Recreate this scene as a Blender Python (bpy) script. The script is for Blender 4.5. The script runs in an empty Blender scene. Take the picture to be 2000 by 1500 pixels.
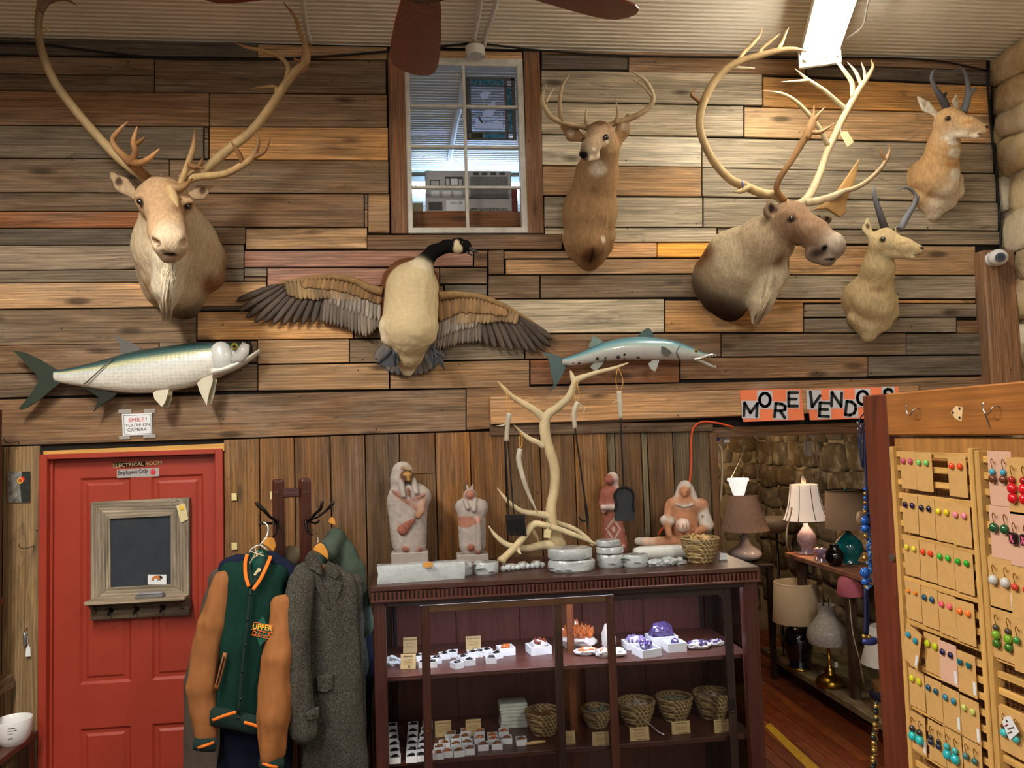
import bpy, bmesh, math, random
import numpy as np
from mathutils import Matrix, Vector, noise as mnoise
random.seed(7)
SC = bpy.context.scene
COL = SC.collection

# ------------------------------------------------------------------ camera
F = 1555.0; CAM_D = 4.2; CAM_H = 2.05
def cam_rot(yaw, pitch, roll):
    cy, sy = math.cos(yaw), math.sin(yaw); cp, sp = math.cos(pitch), math.sin(pitch); cr, sr = math.cos(roll), math.sin(roll)
    fwd = np.array([sy*cp, cy*cp, sp]); right = np.array([cy, -sy, 0.0]); up = np.cross(right, fwd)
    return np.array([right*cr+up*sr, up*cr-right*sr, fwd])
CM = cam_rot(*np.radians([6.56, 3.57, -1.84]))
CC = np.array([0.0, -CAM_D, CAM_H])
cam_data = bpy.data.cameras.new('camera'); cam_data.sensor_width = 36; cam_data.lens = F/2000*36
cam = bpy.data.objects.new('camera', cam_data); COL.objects.link(cam)
_m = Matrix(((CM[0][0], CM[1][0], -CM[2][0], CC[0]), (CM[0][1], CM[1][1], -CM[2][1], CC[1]), (CM[0][2], CM[1][2], -CM[2][2], CC[2]), (0, 0, 0, 1)))
cam.matrix_world = _m; cam_data.clip_start = 0.05
SC.camera = cam
def ray(x, y): return CM.T @ np.array([(x-1000)/F, -(y-750)/F, 1.0])
def P(x, y, out=0.0):                       # pixel on the plane `out` metres in front of the back wall
    d = ray(x, y); return CC + d*((-out-CC[1])/d[1])
def PX(x, y, X): d = ray(x, y); return CC + d*((X-CC[0])/d[0])
def PZ(x, y, Z): d = ray(x, y); return CC + d*((Z-CC[2])/d[2])

# ------------------------------------------------------------------ world, exposure, ceiling lights
CEIL = 4.15
SC.view_settings.view_transform = 'Standard'; SC.view_settings.look = 'None'
SC.view_settings.exposure = 0.0; SC.view_settings.gamma = 1.0; SC.view_settings.use_curve_mapping = False
world = bpy.data.worlds.new('world'); SC.world = world; world.use_nodes = True
world.node_tree.nodes['Background'].inputs['Color'].default_value = (1.0, 0.94, 0.86, 1)
world.node_tree.nodes['Background'].inputs['Strength'].default_value = 0.55
def area(name, loc, size, power, color, rot=(0, 0, 0)):
    l = bpy.data.lights.new(name, 'AREA'); l.shape = 'RECTANGLE'; l.size, l.size_y = size; l.energy = power; l.color = color
    o = bpy.data.objects.new(name, l); COL.objects.link(o); o.location = loc; o.rotation_euler = rot
    return o
WARM = (1.0, 0.93, 0.84)
area('ceiling_lamp_light', (-1.55, -2.3, CEIL-0.34), (0.25, 1.2), 100, WARM)
area('ceiling_lamp_light', (-1.55, -4.6, CEIL-0.34), (0.25, 1.2), 85, WARM)
area('ceiling_lamp_light', (1.6, -4.4, CEIL-0.34), (0.25, 1.2), 85, WARM)
area('window_room_light', (0.55, 2.2, CEIL-0.13), (1.1, 0.2), 45, (0.28, 0.52, 1.0))
area('window_room_light', (0.55, 2.2, CEIL-0.16), (1.1, 0.2), 85, (0.25, 0.50, 1.0), (math.pi, 0, 0))

# ------------------------------------------------------------------ helpers
def S(r, g, b):
    f = lambda c: ((c/255+0.055)/1.055)**2.4 if c/255 > 0.04045 else c/255/12.92
    return (f(r), f(g), f(b), 1.0)
class MB:
    def __init__(s): s.v = []; s.f = []; s.c = []
    def add(s, vs, fs, col=None):
        o = len(s.v); s.v += [tuple(map(float, p)) for p in vs]; s.f += [tuple(i+o for i in f) for f in fs]
        s.c += [col or (1, 1, 1, 1)]*len(vs); return s
    def box(s, lo, hi, col=None):
        (a, b, c), (d, e, g) = lo, hi
        return s.add([(a, b, c), (d, b, c), (d, e, c), (a, e, c), (a, b, g), (d, b, g), (d, e, g), (a, e, g)],
              [(0, 3, 2, 1), (4, 5, 6, 7), (0, 1, 5, 4), (1, 2, 6, 5), (2, 3, 7, 6), (3, 0, 4, 7)], col)
    def prism(s, poly, vec, col=None):          # planar polygon extruded along vec
        n = len(poly); a = [np.array(p, float) for p in poly]; v = np.array(vec, float)
        nn = sum((np.cross(a[i]-a[0], a[(i+1) % n]-a[0]) for i in range(n)), np.zeros(3))
        if nn @ v > 0: a = a[::-1]
        return s.add(a+[p+v for p in a], [tuple(range(n)), tuple(range(2*n-1, n-1, -1))]+[(i, n+i, n+(i+1) % n, (i+1) % n)[::-1] if 0 else ((i+1) % n, i, n+i, n+(i+1) % n) for i in range(n)], col)
    def rings(s, rings, cap=True, col=None, closed=True):
        n = len(rings[0]); vs = [p for r in rings for p in r]; fs = []
        for i in range(len(rings)-1):
            for j in range(n if closed else n-1):
                k = (j+1) % n; fs.append((i*n+j, i*n+k, (i+1)*n+k, (i+1)*n+j))
        if cap: fs += [tuple(range(n-1, -1, -1)), tuple((len(rings)-1)*n+j for j in range(n))]
        return s.add(vs, fs, col)
    def tube(s, pts, r, seg=8, col=None, flat=1.0, flatdir=None):
        pts = [np.array(p, float) for p in pts]; n = len(pts); rr = list(r) if hasattr(r, '__len__') else [r]*n
        R = []; up = None
        for i, p in enumerate(pts):
            t = pts[min(i+1, n-1)]-pts[max(i-1, 0)]; t = t/(np.linalg.norm(t)+1e-9)
            if up is None:
                up = np.array([0, 0, 1.0]) if abs(t[2]) < .9 else np.array([0, 1.0, 0])
                if flatdir is not None: up = np.array(flatdir, float)
            a = np.cross(t, up); a /= np.linalg.norm(a)+1e-9; up = np.cross(a, t); up /= np.linalg.norm(up)+1e-9
            R.append([p+rr[i]*(math.cos(u)*a+flat*math.sin(u)*up) for u in [2*math.pi*j/seg for j in range(seg)]])
        return s.rings(R, True, col)
    def lathe(s, prof, c=(0, 0, 0), seg=20, axis='z', col=None, sx=1, sy=1, cap=False):
        R = []
        for r, z in prof:
            ring = []
            for j in range(seg):
                u = 2*math.pi*j/seg; x, y = r*math.cos(u)*sx, r*math.sin(u)*sy
                q = (x, y, z) if axis == 'z' else ((z, x, y) if axis == 'x' else (y, z, x))
                ring.append((c[0]+q[0], c[1]+q[1], c[2]+q[2]))
            R.append(ring)
        return s.rings(R, cap, col)
    def ball(s, c, r, seg=12, rows=7, col=None):
        r = r if hasattr(r, '__len__') else (r, r, r)
        R = []
        for i in range(rows+1):
            t = math.pi*(0.02+0.96*i/rows); R.append([(c[0]+r[0]*math.sin(t)*math.cos(2*math.pi*j/seg), c[1]+r[1]*math.sin(t)*math.sin(2*math.pi*j/seg), c[2]-r[2]*math.cos(t)) for j in range(seg)])
        return s.rings(R, True, col)
def cr(pts, n=6):                                # Catmull-Rom through points (any dimension)
    p = [np.array(q, float) for q in pts]; p = [2*p[0]-p[1]]+p+[2*p[-1]-p[-2]]; out = []
    for i in range(1, len(p)-2):
        a, b, c, d = p[i-1:i+3]
        for k in range(n):
            t = k/n; out.append(.5*((2*b)+(c-a)*t+(2*a-5*b+4*c-d)*t*t+(3*b-a-3*c+d)*t**3))
    out.append(p[-2]); return out
def tag(o, label=None, cat=None, group=None, kind=None):
    for k, v in (('label', label), ('category', cat), ('group', group), ('kind', kind)):
        if v: o[k] = v
    return o
def mesh_of(mb, name):
    me = bpy.data.meshes.new(name); me.from_pydata(mb.v, [], mb.f); me.update()
    if any(c != (1, 1, 1, 1) for c in mb.c):
        at = me.color_attributes.new('Col', 'FLOAT_COLOR', 'POINT'); at.data.foreach_set('color', np.array(mb.c, np.float32).ravel())
    return me
def put(name, me, mat, parent=None, smooth=False, bevel=0, color=None, recalc=False, loc=None, bseg=1):
    if isinstance(me, MB): me = mesh_of(me, name)
    if bevel or recalc:
        bm = bmesh.new(); bm.from_mesh(me)
        if recalc: bmesh.ops.recalc_face_normals(bm, faces=bm.faces)
        if bevel: bmesh.ops.bevel(bm, geom=bm.edges[:], offset=bevel, segments=bseg, affect='EDGES', profile=.5)
        bm.to_mesh(me); bm.free()
    if smooth:
        me.polygons.foreach_set('use_smooth', [True]*len(me.polygons))
        if smooth == 2: me.set_sharp_from_angle(angle=math.radians(40))
    me.materials.clear()
    me.materials.append(mat)
    o = bpy.data.objects.new(name, me); COL.objects.link(o)
    if loc is not None: o.location = loc
    if parent is not None:
        o.parent = parent; o.matrix_parent_inverse = Matrix.Translation(-Vector(parent.location))
    if color: o.color = color
    return o
def thing(name, label, cat, loc=(0, 0, 0), group=None):
    o = bpy.data.objects.new(name, None); COL.objects.link(o); o.location = tuple(map(float, loc)); o.empty_display_size = .05
    return tag(o, label, cat, group)
def one(name, me, mat, label, cat, group=None, **k):
    return tag(put(name, me, mat, **k), label, cat, group)
def struct(name, me, mat, parent=None, **k):
    o = put(name, me, mat, parent, **k); o['kind'] = 'structure'; return o
def recenter(o):                                 # origin to the bounding-box centre
    me = o.data; n = len(me.vertices); a = np.empty(n*3, np.float32); me.vertices.foreach_get('co', a); a = a.reshape(-1, 3)
    c = (a.min(0)+a.max(0))/2; me.vertices.foreach_set('co', (a-c).ravel()); me.update(); o.location = Vector(o.location)+Vector(c.tolist()); return o
FONT = None
def text_mesh(txt, size, depth=0.0004, bold=0.0, align='CENTER', spacing=1.0, shear=0):
    cu = bpy.data.curves.new('lettering', 'FONT'); cu.body = txt; cu.size = size; cu.extrude = depth; cu.offset = bold; cu.align_x = align; cu.align_y = 'CENTER'
    cu.space_character = spacing; cu.resolution_u = 3; cu.shear = shear
    o = bpy.data.objects.new('lettering', cu); COL.objects.link(o)
    dg = bpy.context.evaluated_depsgraph_get(); dg.update()
    me = bpy.data.meshes.new_from_object(o.evaluated_get(dg)); bpy.data.objects.remove(o); bpy.data.curves.remove(cu)
    return me
def place_text(name, txt, size, origin, xdir, ydir, mat, parent, fit=None, **k):
    me = text_mesh(txt, size, **k)
    x = Vector([float(c) for c in xdir]).normalized(); y = Vector([float(c) for c in ydir]); y = (y-x*y.dot(x)).normalized(); z = x.cross(y)
    sx = 1.0
    if fit:
        xs = [v.co.x for v in me.vertices]; w = max(xs)-min(xs); sx = fit/w
    m = Matrix.Identity(4)
    for i in range(3): m[i][0] = x[i]*sx; m[i][1] = y[i]; m[i][2] = z[i]; m[i][3] = float(origin[i])
    me.transform(m); me.update()
    return put(name, me, mat, parent)

# ------------------------------------------------------------------ signed-distance sculpting (one continuous skin)
class Sculpt:
    def __init__(s, k=.03): s.p = []; s.k = k; s.paint = []
    def cap(s, a, b, ra, rb, col, k=None, lat=None, w=1.0, sub=False, cw=1.0):
        s.p.append((np.array(a, float), np.array(b, float), ra, rb, np.array(col[:3], float), s.k if k is None else k, None if lat is None else np.array(lat, float)/np.linalg.norm(lat), w, sub, cw)); return s
    def chain(s, pts, col, **k):
        for (a, ra), (b, rb) in zip(pts[:-1], pts[1:]): s.cap(a, b, ra, rb, col, **k)
        return s
    def blob(s, c, r, col, **k): return s.cap(c, np.array(c, float)+1e-4, r, r, col, **k)
    def spot(s, c, r, col, soft=.5): s.paint.append((np.array(c, float), r, np.array(col[:3], float), soft)); return s
    @staticmethod
    def dist(q, pr):
        a, b, ra, rb = pr[:4]; L = pr[6]; w = pr[7]
        ab = b-a; pa = q-a
        t = np.clip(pa @ ab/(ab @ ab), 0, 1); d = pa-t[..., None]*ab
        if L is not None:
            l = d @ L; d = d+(l*(1/w-1))[..., None]*L
        return np.sqrt((d*d).sum(-1))-(ra+(rb-ra)*t)
    def build(s, h, disp=None, csoft=.02):
        pos = [p for p in s.p if not p[8]]
        mx = lambda p: max(p[2], p[3])*max(1, p[7])
        lo = np.min([np.minimum(p[0], p[1])-mx(p) for p in pos], 0)-3*h; hi = np.max([np.maximum(p[0], p[1])+mx(p) for p in pos], 0)+3*h
        n = np.ceil((hi-lo)/h).astype(int)+1
        fld = np.full(n, 1.0, np.float32)
        ax = [lo[i]+h*np.arange(n[i]) for i in range(3)]
        for p in s.p:
            m = mx(p)+p[5]+3*h
            a = np.maximum(np.floor((np.minimum(p[0], p[1])-m-lo)/h).astype(int), 0); b = np.minimum(np.ceil((np.maximum(p[0], p[1])+m-lo)/h).astype(int)+1, n)
            if (b <= a).any(): continue
            g = np.stack(np.meshgrid(*[ax[i][a[i]:b[i]] for i in range(3)], indexing='ij'), -1)
            d = s.dist(g, p).astype(np.float32); sl = tuple(slice(a[i], b[i]) for i in range(3)); f = fld[sl]; k = max(p[5], 1e-5)
            if p[8]: fld[sl] = np.maximum(f, -d)+np.maximum(k-np.abs(f+d), 0)**2/(4*k)
            else: fld[sl] = np.minimum(f, d)-np.maximum(k-np.abs(f-d), 0)**2/(4*k)
        V, Fc = surface_nets(fld, lo, h)
        # colours
        best = np.full(len(V), 9.0); ds = []
        for p in pos: ds.append(s.dist(V, p)); best = np.minimum(best, ds[-1])
        acc = np.zeros((len(V), 3)); ws = np.zeros(len(V))
        for p, d in zip(pos, ds):
            w = np.exp(-(d-best)/csoft)*p[9]; acc += w[:, None]*p[4]; ws += w
        C = acc/ws[:, None]
        for c, r, col, soft in s.paint:
            r3 = np.array(r if hasattr(r, '__len__') else (r,)*3); d = np.sqrt((((V-c)/r3)**2).sum(1))
            w = np.clip((1-d)/soft, 0, 1)[:, None]; w = w*w*(3-2*w); C = C*(1-w)+col*w
        me = bpy.data.meshes.new('sculpt'); me.from_pydata(V.tolist(), [], Fc.tolist()); me.update()
        if disp is not None:
            nrm = np.empty(len(V)*3, np.float32); me.vertices.foreach_get('normal', nrm); nrm = nrm.reshape(-1, 3)
            V = V+nrm*disp(V)[:, None]; me.vertices.foreach_set('co', V.astype(np.float32).ravel()); me.update()
        at = me.color_attributes.new('Col', 'FLOAT_COLOR', 'POINT')
        at.data.foreach_set('color', np.concatenate([C, np.ones((len(V), 1))], 1).astype(np.float32).ravel())
        return me
def surface_nets(f, lo, h):
    ins = f < 0; n = np.array(f.shape)
    cs = np.zeros(n-1, np.int8)
    offs = [(i, j, k) for i in (0, 1) for j in (0, 1) for k in (0, 1)]
    for o in offs: cs += ins[o[0]:n[0]-1+o[0], o[1]:n[1]-1+o[1], o[2]:n[2]-1+o[2]]
    cells = np.argwhere((cs > 0) & (cs < 8)); idx = np.full(n-1, -1, np.int64); idx[tuple(cells.T)] = np.arange(len(cells))
    val = {o: f[cells[:, 0]+o[0], cells[:, 1]+o[1], cells[:, 2]+o[2]].astype(float) for o in offs}
    acc = np.zeros((len(cells), 3)); cnt = np.zeros(len(cells))
    for a in offs:
        for ax in range(3):
            if a[ax]: continue
            b = list(a); b[ax] = 1; b = tuple(b)
            m = (val[a] < 0) != (val[b] < 0); t = val[a]/(val[a]-val[b]+1e-12)
            p = np.array(a, float)[None]+0*acc; p[:, ax] = t
            acc[m] += p[m]; cnt[m] += 1
    V = (cells+acc/cnt[:, None])*h+lo
    Q = []
    for ax in range(3):
        u, v = (ax+1) % 3, (ax+2) % 3
        sl0 = [slice(None)]*3; sl1 = [slice(None)]*3; sl0[ax] = slice(0, -1); sl1[ax] = slice(1, None)
        ed = np.argwhere(ins[tuple(sl0)] != ins[tuple(sl1)])
        ed = ed[(ed[:, u] > 0) & (ed[:, v] > 0) & (ed[:, u] < n[u]-1) & (ed[:, v] < n[v]-1)]
        if not len(ed): continue
        inside = ins[tuple(ed.T)]
        q = []
        for du, dv in ((-1, -1), (0, -1), (0, 0), (-1, 0)):
            e = ed.copy(); e[:, u] += du; e[:, v] += dv; q.append(idx[tuple(e.T)])
        q = np.stack(q, 1); q[~inside] = q[~inside][:, ::-1]; Q.append(q)
    Q = np.concatenate(Q); return V, Q[(Q >= 0).all(1)]
def fnoise(freq, amp, stretch=(1, 1, 1), seed=0):
    st = np.array(stretch)*freq
    def g(V): return np.array([mnoise.noise(Vector(v)) for v in ((V+seed)*st).tolist()])*amp
    return g

# ------------------------------------------------------------------ materials
MATS = {}
def nodes(name):
    m = bpy.data.materials.new(name); m.use_nodes = True; t = m.node_tree; b = t.nodes['Principled BSDF']; return m, t, b
class NT:
    def __init__(s, t): s.t = t
    def n(s, typ, **k):
        x = s.t.nodes.new('ShaderNode'+typ)
        for a, v in k.items():
            if a.startswith('i_'): x.inputs[a[2:].replace('_', ' ')].default_value = v
            else: setattr(x, a, v)
        return x
    def l(s, a, b): s.t.links.new(a, b)
    def math(s, op, a, b=None, clamp=False):
        x = s.n('Math', operation=op); x.use_clamp = clamp
        for i, q in enumerate((a, b)):
            if q is None: continue
            if hasattr(q, 'links'): s.l(q, x.inputs[i])
            else: x.inputs[i].default_value = q
        return x.outputs[0]
    def noise(s, vec, scale, detail=4, rough=.6, dist=0):
        x = s.n('TexNoise', i_Scale=scale, i_Detail=detail, i_Roughness=rough, i_Distortion=dist); s.l(vec, x.inputs['Vector']); return x.outputs['Fac']
    def map(s, vec, sc):
        x = s.n('Mapping'); x.inputs['Scale'].default_value = sc; s.l(vec, x.inputs['Vector']); return x.outputs[0]
    def mix(s, fac, a, b, mode='MIX'):
        x = s.n('Mix', data_type='RGBA', blend_type=mode)
        for i, q in ((0, fac), (6, a), (7, b)):
            if hasattr(q, 'links'): s.l(q, x.inputs[i])
            else: x.inputs[i].default_value = q
        return x.outputs[2]
    def ramp(s, fac, lo, hi):
        x = s.n('MapRange'); s.l(fac, x.inputs[0]); x.inputs[1].default_value = lo[0]; x.inputs[2].default_value = hi[0]; x.inputs[3].default_value = lo[1]; x.inputs[4].default_value = hi[1]; x.clamp = True; return x.outputs[0]
def wood_mat(name, axis=0, knots=True, rough=.75, contrast=1.0, weather=1.0, gloss=.25, gain=1.0):
    m, t, b = nodes(name); q = NT(t)
    tc = q.n('TexCoord').outputs['Object']; oi = q.n('ObjectInfo')
    off = q.n('VectorMath', operation='SCALE'); off.inputs[0].default_value = (31.7, 17.3, 23.9); q.l(oi.outputs['Random'], off.inputs['Scale'])
    ad = q.n('VectorMath', operation='ADD'); q.l(tc, ad.inputs[0]); q.l(off.outputs[0], ad.inputs[1]); v = ad.outputs[0]
    def sc(a, c): r = [c, c, c]; r[axis] = a; return tuple(r)
    n1 = q.noise(q.map(v, sc(1.3, 16)), 1.6, 6, .65, .8)
    n2 = q.noise(q.map(v, sc(1.6, 75)), 1.8, 4, .6, .3)
    n3 = q.noise(q.map(v, sc(1.2, 3.5)), 1.7, 5, .6, .4)
    w = q.n('TexWave', wave_type='BANDS', bands_direction='ZYX'[axis] if axis != 0 else 'Z'); w.inputs['Scale'].default_value = 2.2; w.inputs['Distortion'].default_value = 9; w.inputs['Detail'].default_value = 3; w.inputs['Detail Scale'].default_value = .7; q.l(q.map(v, sc(.9, 9)), w.inputs['Vector'])
    g1 = q.ramp(n1, (.30, .55), (.70, 1.40)); g2 = q.ramp(n2, (.3, .66), (.68, 1.26)); g3 = q.ramp(w.outputs['Fac'], (0, .84), (1, 1.12))
    cr_ = q.ramp(q.noise(q.map(v, sc(.9, 120)), 1.4, 2, .5, .2), (.27, .45), (.36, 1))
    g = q.math('MULTIPLY', q.math('MULTIPLY', g1, g2), q.math('MULTIPLY', g3, cr_ if knots else 1.0))
    if gain != 1: g = q.math('MULTIPLY', g, gain)
    if contrast != 1: g = q.math('ADD', q.math('MULTIPLY', g, contrast), 1-contrast)
    base = q.mix(q.math('MULTIPLY', q.ramp(n3, (.42, 0), (.72, .5)), weather), oi.outputs['Color'], (0.20, .17, .13, 1))
    dark = q.ramp(q.noise(q.map(v, sc(1.0, 5)), 3.1, 3, .7, 1.2), (.60, 1), (.78, .45))
    c = q.mix(1.0, base, q.math('MULTIPLY', g, dark), 'MULTIPLY')
    if knots:
        vo = q.n('TexVoronoi'); vo.inputs['Scale'].default_value = 1.0; vo.inputs['Randomness'].default_value = 1; q.l(q.map(v, sc(2.0, 6.5)), vo.inputs['Vector'])
        kf = q.ramp(vo.outputs['Distance'], (.07, .75), (.16, 0)); c = q.mix(kf, c, (.035, .022, .014, 1))
        vn = q.n('TexVoronoi'); vn.inputs['Scale'].default_value = 9; q.l(v, vn.inputs['Vector'])
        nf = q.ramp(vn.outputs['Distance'], (.035, .9), (.06, 0)); c = q.mix(nf, c, (.02, .017, .015, 1))
    q.l(c, b.inputs['Base Color'])
    b.inputs['Roughness'].default_value = rough; b.inputs['Specular IOR Level'].default_value = gloss
    bp = q.n('Bump'); bp.inputs['Strength'].default_value = .35; bp.inputs['Distance'].default_value = .004; q.l(q.math('ADD', n2, q.math('MULTIPLY', n1, .8)), bp.inputs['Height']); q.l(bp.outputs[0], b.inputs['Normal'])
    return m
def mat(name, col, rough=.6, metal=0, var=.12, vs=9, bump=.0, bs=60, spec=.4, trans=0, emit=0, alpha=1, coat=0, stretch=(1, 1, 1), sub=0, attr=False, objcol=False, dist=.003, var2=None, rnd=False):
    if name in MATS: return MATS[name]
    m, t, b = nodes(name); q = NT(t); tc = q.map(q.n('TexCoord').outputs['Object'], stretch)
    if rnd:
        off = q.n('VectorMath', operation='SCALE'); off.inputs[0].default_value = (31.7, 17.3, 23.9); q.l(q.n('ObjectInfo').outputs['Random'], off.inputs['Scale']); ad = q.n('VectorMath', operation='ADD'); q.l(tc, ad.inputs[0]); q.l(off.outputs[0], ad.inputs[1]); tc = ad.outputs[0]
    if len(col) == 3: col = S(*col)
    src = col
    if attr: a = q.n('VertexColor', layer_name='Col'); src = a.outputs['Color']
    if objcol: src = q.n('ObjectInfo').outputs['Color']
    if var:
        f = q.ramp(q.noise(tc, vs, 5, .62), (.3, 1-var), (.7, 1+var)); src = q.mix(1.0, src, f, 'MULTIPLY')
    if var2 is not None: src = q.mix(q.ramp(q.noise(tc, var2[1], 4, .6), (.5, 0), (.65, var2[2])), src, S(*var2[0]))
    if hasattr(src, 'links'): q.l(src, b.inputs['Base Color'])
    else: b.inputs['Base Color'].default_value = src
    b.inputs['Roughness'].default_value = rough; b.inputs['Metallic'].default_value = metal; b.inputs['Specular IOR Level'].default_value = spec
    b.inputs['Transmission Weight'].default_value = trans; b.inputs['Alpha'].default_value = alpha; b.inputs['Coat Weight'].default_value = coat
    if emit:
        if hasattr(src, 'links'): q.l(src, b.inputs['Emission Color'])
        else: b.inputs['Emission Color'].default_value = src
        b.inputs['Emission Strength'].default_value = emit
    if bump:
        bp = q.n('Bump'); bp.inputs['Strength'].default_value = bump; bp.inputs['Distance'].default_value = dist; q.l(q.noise(tc, bs, 4, .65), bp.inputs['Height']); q.l(bp.outputs[0], b.inputs['Normal'])
    MATS[name] = m; return m
WOODX = wood_mat('plank_wood', gain=1.3); WOODZ = wood_mat('upright_plank_wood', axis=2, rough=.62, contrast=1.0, weather=.6, gloss=.35, gain=1.1)
WOODY = wood_mat('deep_plank_wood', axis=1)
SMOOTHX = wood_mat('furniture_wood', axis=0, knots=False, rough=.35, contrast=.55, weather=.15, gloss=.5)
SMOOTHZ = wood_mat('furniture_wood_upright', axis=2, knots=False, rough=.35, contrast=.55, weather=.15, gloss=.5)
SMOOTHY = wood_mat('furniture_wood_deep', axis=1, knots=False, rough=.4, contrast=.55, weather=.15, gloss=.5)
PINEX = wood_mat('pale_pine', axis=0, knots=False, rough=.5, contrast=.35, weather=.1); PINEZ = wood_mat('pale_pine_upright', axis=2, knots=False, rough=.5, contrast=.35, weather=.1); PINEY = wood_mat('pale_pine_deep', axis=1, knots=False, rough=.5, contrast=.35, weather=.1)
def clear_glass(name, tint=(1, 1, 1), refl=.08):
    m = bpy.data.materials.new(name); m.use_nodes = True; t = m.node_tree; t.nodes.clear(); q = NT(t)
    o = q.n('OutputMaterial'); tr = q.n('BsdfTransparent'); tr.inputs[0].default_value = (*tint, 1); gl = q.n('BsdfGlossy'); gl.inputs['Roughness'].default_value = .03
    fr = q.n('Fresnel', i_IOR=1.45); mx = q.n('MixShader'); q.l(q.math('MULTIPLY', fr.outputs[0], refl*12), mx.inputs[0]); q.l(tr.outputs[0], mx.inputs[1]); q.l(gl.outputs[0], mx.inputs[2]); q.l(mx.outputs[0], o.inputs[0])
    return m
def translucent(name, col, rough=.3):
    m = bpy.data.materials.new(name); m.use_nodes = True; t = m.node_tree; t.nodes.clear(); q = NT(t); o = q.n('OutputMaterial'); a = q.n('BsdfTranslucent'); d = q.n('BsdfDiffuse'); mx = q.n('MixShader'); mx.inputs[0].default_value = .35
    c = q.mix(q.ramp(q.noise(q.n('TexCoord').outputs['Object'], 70, 3, .6), (.45, 0), (.65, .4)), S(*col), (.9, .95, 1, 1)) if rough < .5 else None
    for n_ in (a, d):
        if c is not None: q.l(c, n_.inputs[0])
        else: n_.inputs[0].default_value = S(*col)
    q.l(a.outputs[0], mx.inputs[1]); q.l(d.outputs[0], mx.inputs[2]); q.l(mx.outputs[0], o.inputs[0]); return m
GLASS = clear_glass('window_glass')
METAL_B = mat('black_metal', (28, 26, 25), .45, .3, var=.05); BRASS = mat('brass', (190, 150, 60), .25, 1, var=.1); STEEL = mat('steel', (190, 188, 180), .3, 1, var=.05)
BLACK = mat('black_cable', (16, 15, 15), .6, var=0); WHITE = mat('white_paint', (214, 210, 200), .5, var=.06, vs=20)
EYE = mat('glass_eye', (14, 9, 6), .05, spec=.8, var=0, coat=1)
# ================================================================== STRUCTURE
XL, XR = -3.1, 3.37
DX0, DX1, DZ = P(82, 895)[0], P(438, 886)[0], 2.022      # red door rough opening
OX0, OX1, OZ = 1.575, 3.37, 2.02                          # doorway into the lamp room
WX0, WX1, WZ0, WZ1 = P(791, 300)[0], P(1025, 300)[0], P(900, 457)[2], P(900, 112)[2]
wb = MB()
T0, T1 = 0.0, 0.10
for x0, x1, z0, z1 in [(XL, DX0, 0, DZ), (DX1, OX0, 0, DZ), (XL, OX0, DZ, OZ), (XL, XR, OZ, WZ0), (XL, WX0, WZ0, WZ1), (WX1, XR, WZ0, WZ1), (XL, XR, WZ1, CEIL+.03)]:
    wb.box((x0, T0, z0), (x1, T1, z1))
wall = struct('wall_back', wb, mat('wall_backing', (24, 19, 15), .9))
fl = MB(); fl.box((XL, -7, -.06), (XR+.2, 4.6, 0))
floor = struct('floor', fl, mat('floor_under', (60, 34, 20), .8))
# floor boards in the lamp room and through the doorway
FLOORM = wood_mat('floor_board_wood', axis=1, knots=False, rough=.32, contrast=.8, weather=.25, gloss=.5)
i = 0; x = 0.9
while x < 3.3:
    y0 = -1.4+random.uniform(-.6, 0)
    while y0 < 4.3:
        y1 = min(y0+random.uniform(1.6, 2.6), 4.4); b = MB(); b.box((x+.0015, y0+.0015, 0), (x+.087, y1, .012))
        c = random.choice([(142, 66, 26), (128, 56, 22), (150, 76, 32), (112, 50, 22), (136, 60, 26)])
        recenter(put('floor_board', b, FLOORM, floor, color=S(*c), bevel=.002)); y0 = y1
    x += .0885
b = MB(); b.prism([PZ(*p, .0125) for p in ((1494, 1418), (1504, 1412), (1600, 1500), (1575, 1500))], (0, 0, .0006))
put('yellow_floor_stripe', b, mat('yellow_tape', (206, 160, 24), .5, var=.2, vs=30), floor)['label'] = 'yellow painted stripe on floor boards'
# corrugated ceiling: ridges run along the wall
cb = MB(); ys = []; zs = []
per = .040; yy = -6.0
while yy < 4.4:
    for k, dz in ((0, 0), (.34, 0), (.5, .018), (.84, .018)): ys.append(yy+per*k); zs.append(dz)
    yy += per
vs = [(xx, a, CEIL+z) for a, z in zip(ys, zs) for xx in (XL, XR+.05)]
cb.add(vs, [(2*i, 2*i+1, 2*i+3, 2*i+2) for i in range(len(ys)-1)])
ceiling = struct('ceiling', cb, mat('corrugated_metal', (232, 222, 200), .5, 0, var=.10, vs=3, bump=.1, bs=30))
roof = MB(); roof.box((XL, -6.0, CEIL+.04), (XR+.05, 4.4, CEIL+.1)); put('roof_deck', roof, mat('deck', (60, 50, 40), .9), ceiling)
lw = MB(); lw.box((XL-.1, -6, 0), (XL, .1, CEIL)); struct('wall_left', lw, mat('left_boards', (104, 80, 58), .85, var=.35, vs=2.2, bump=.3, bs=12, stretch=(1, .4, 8)))

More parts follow.
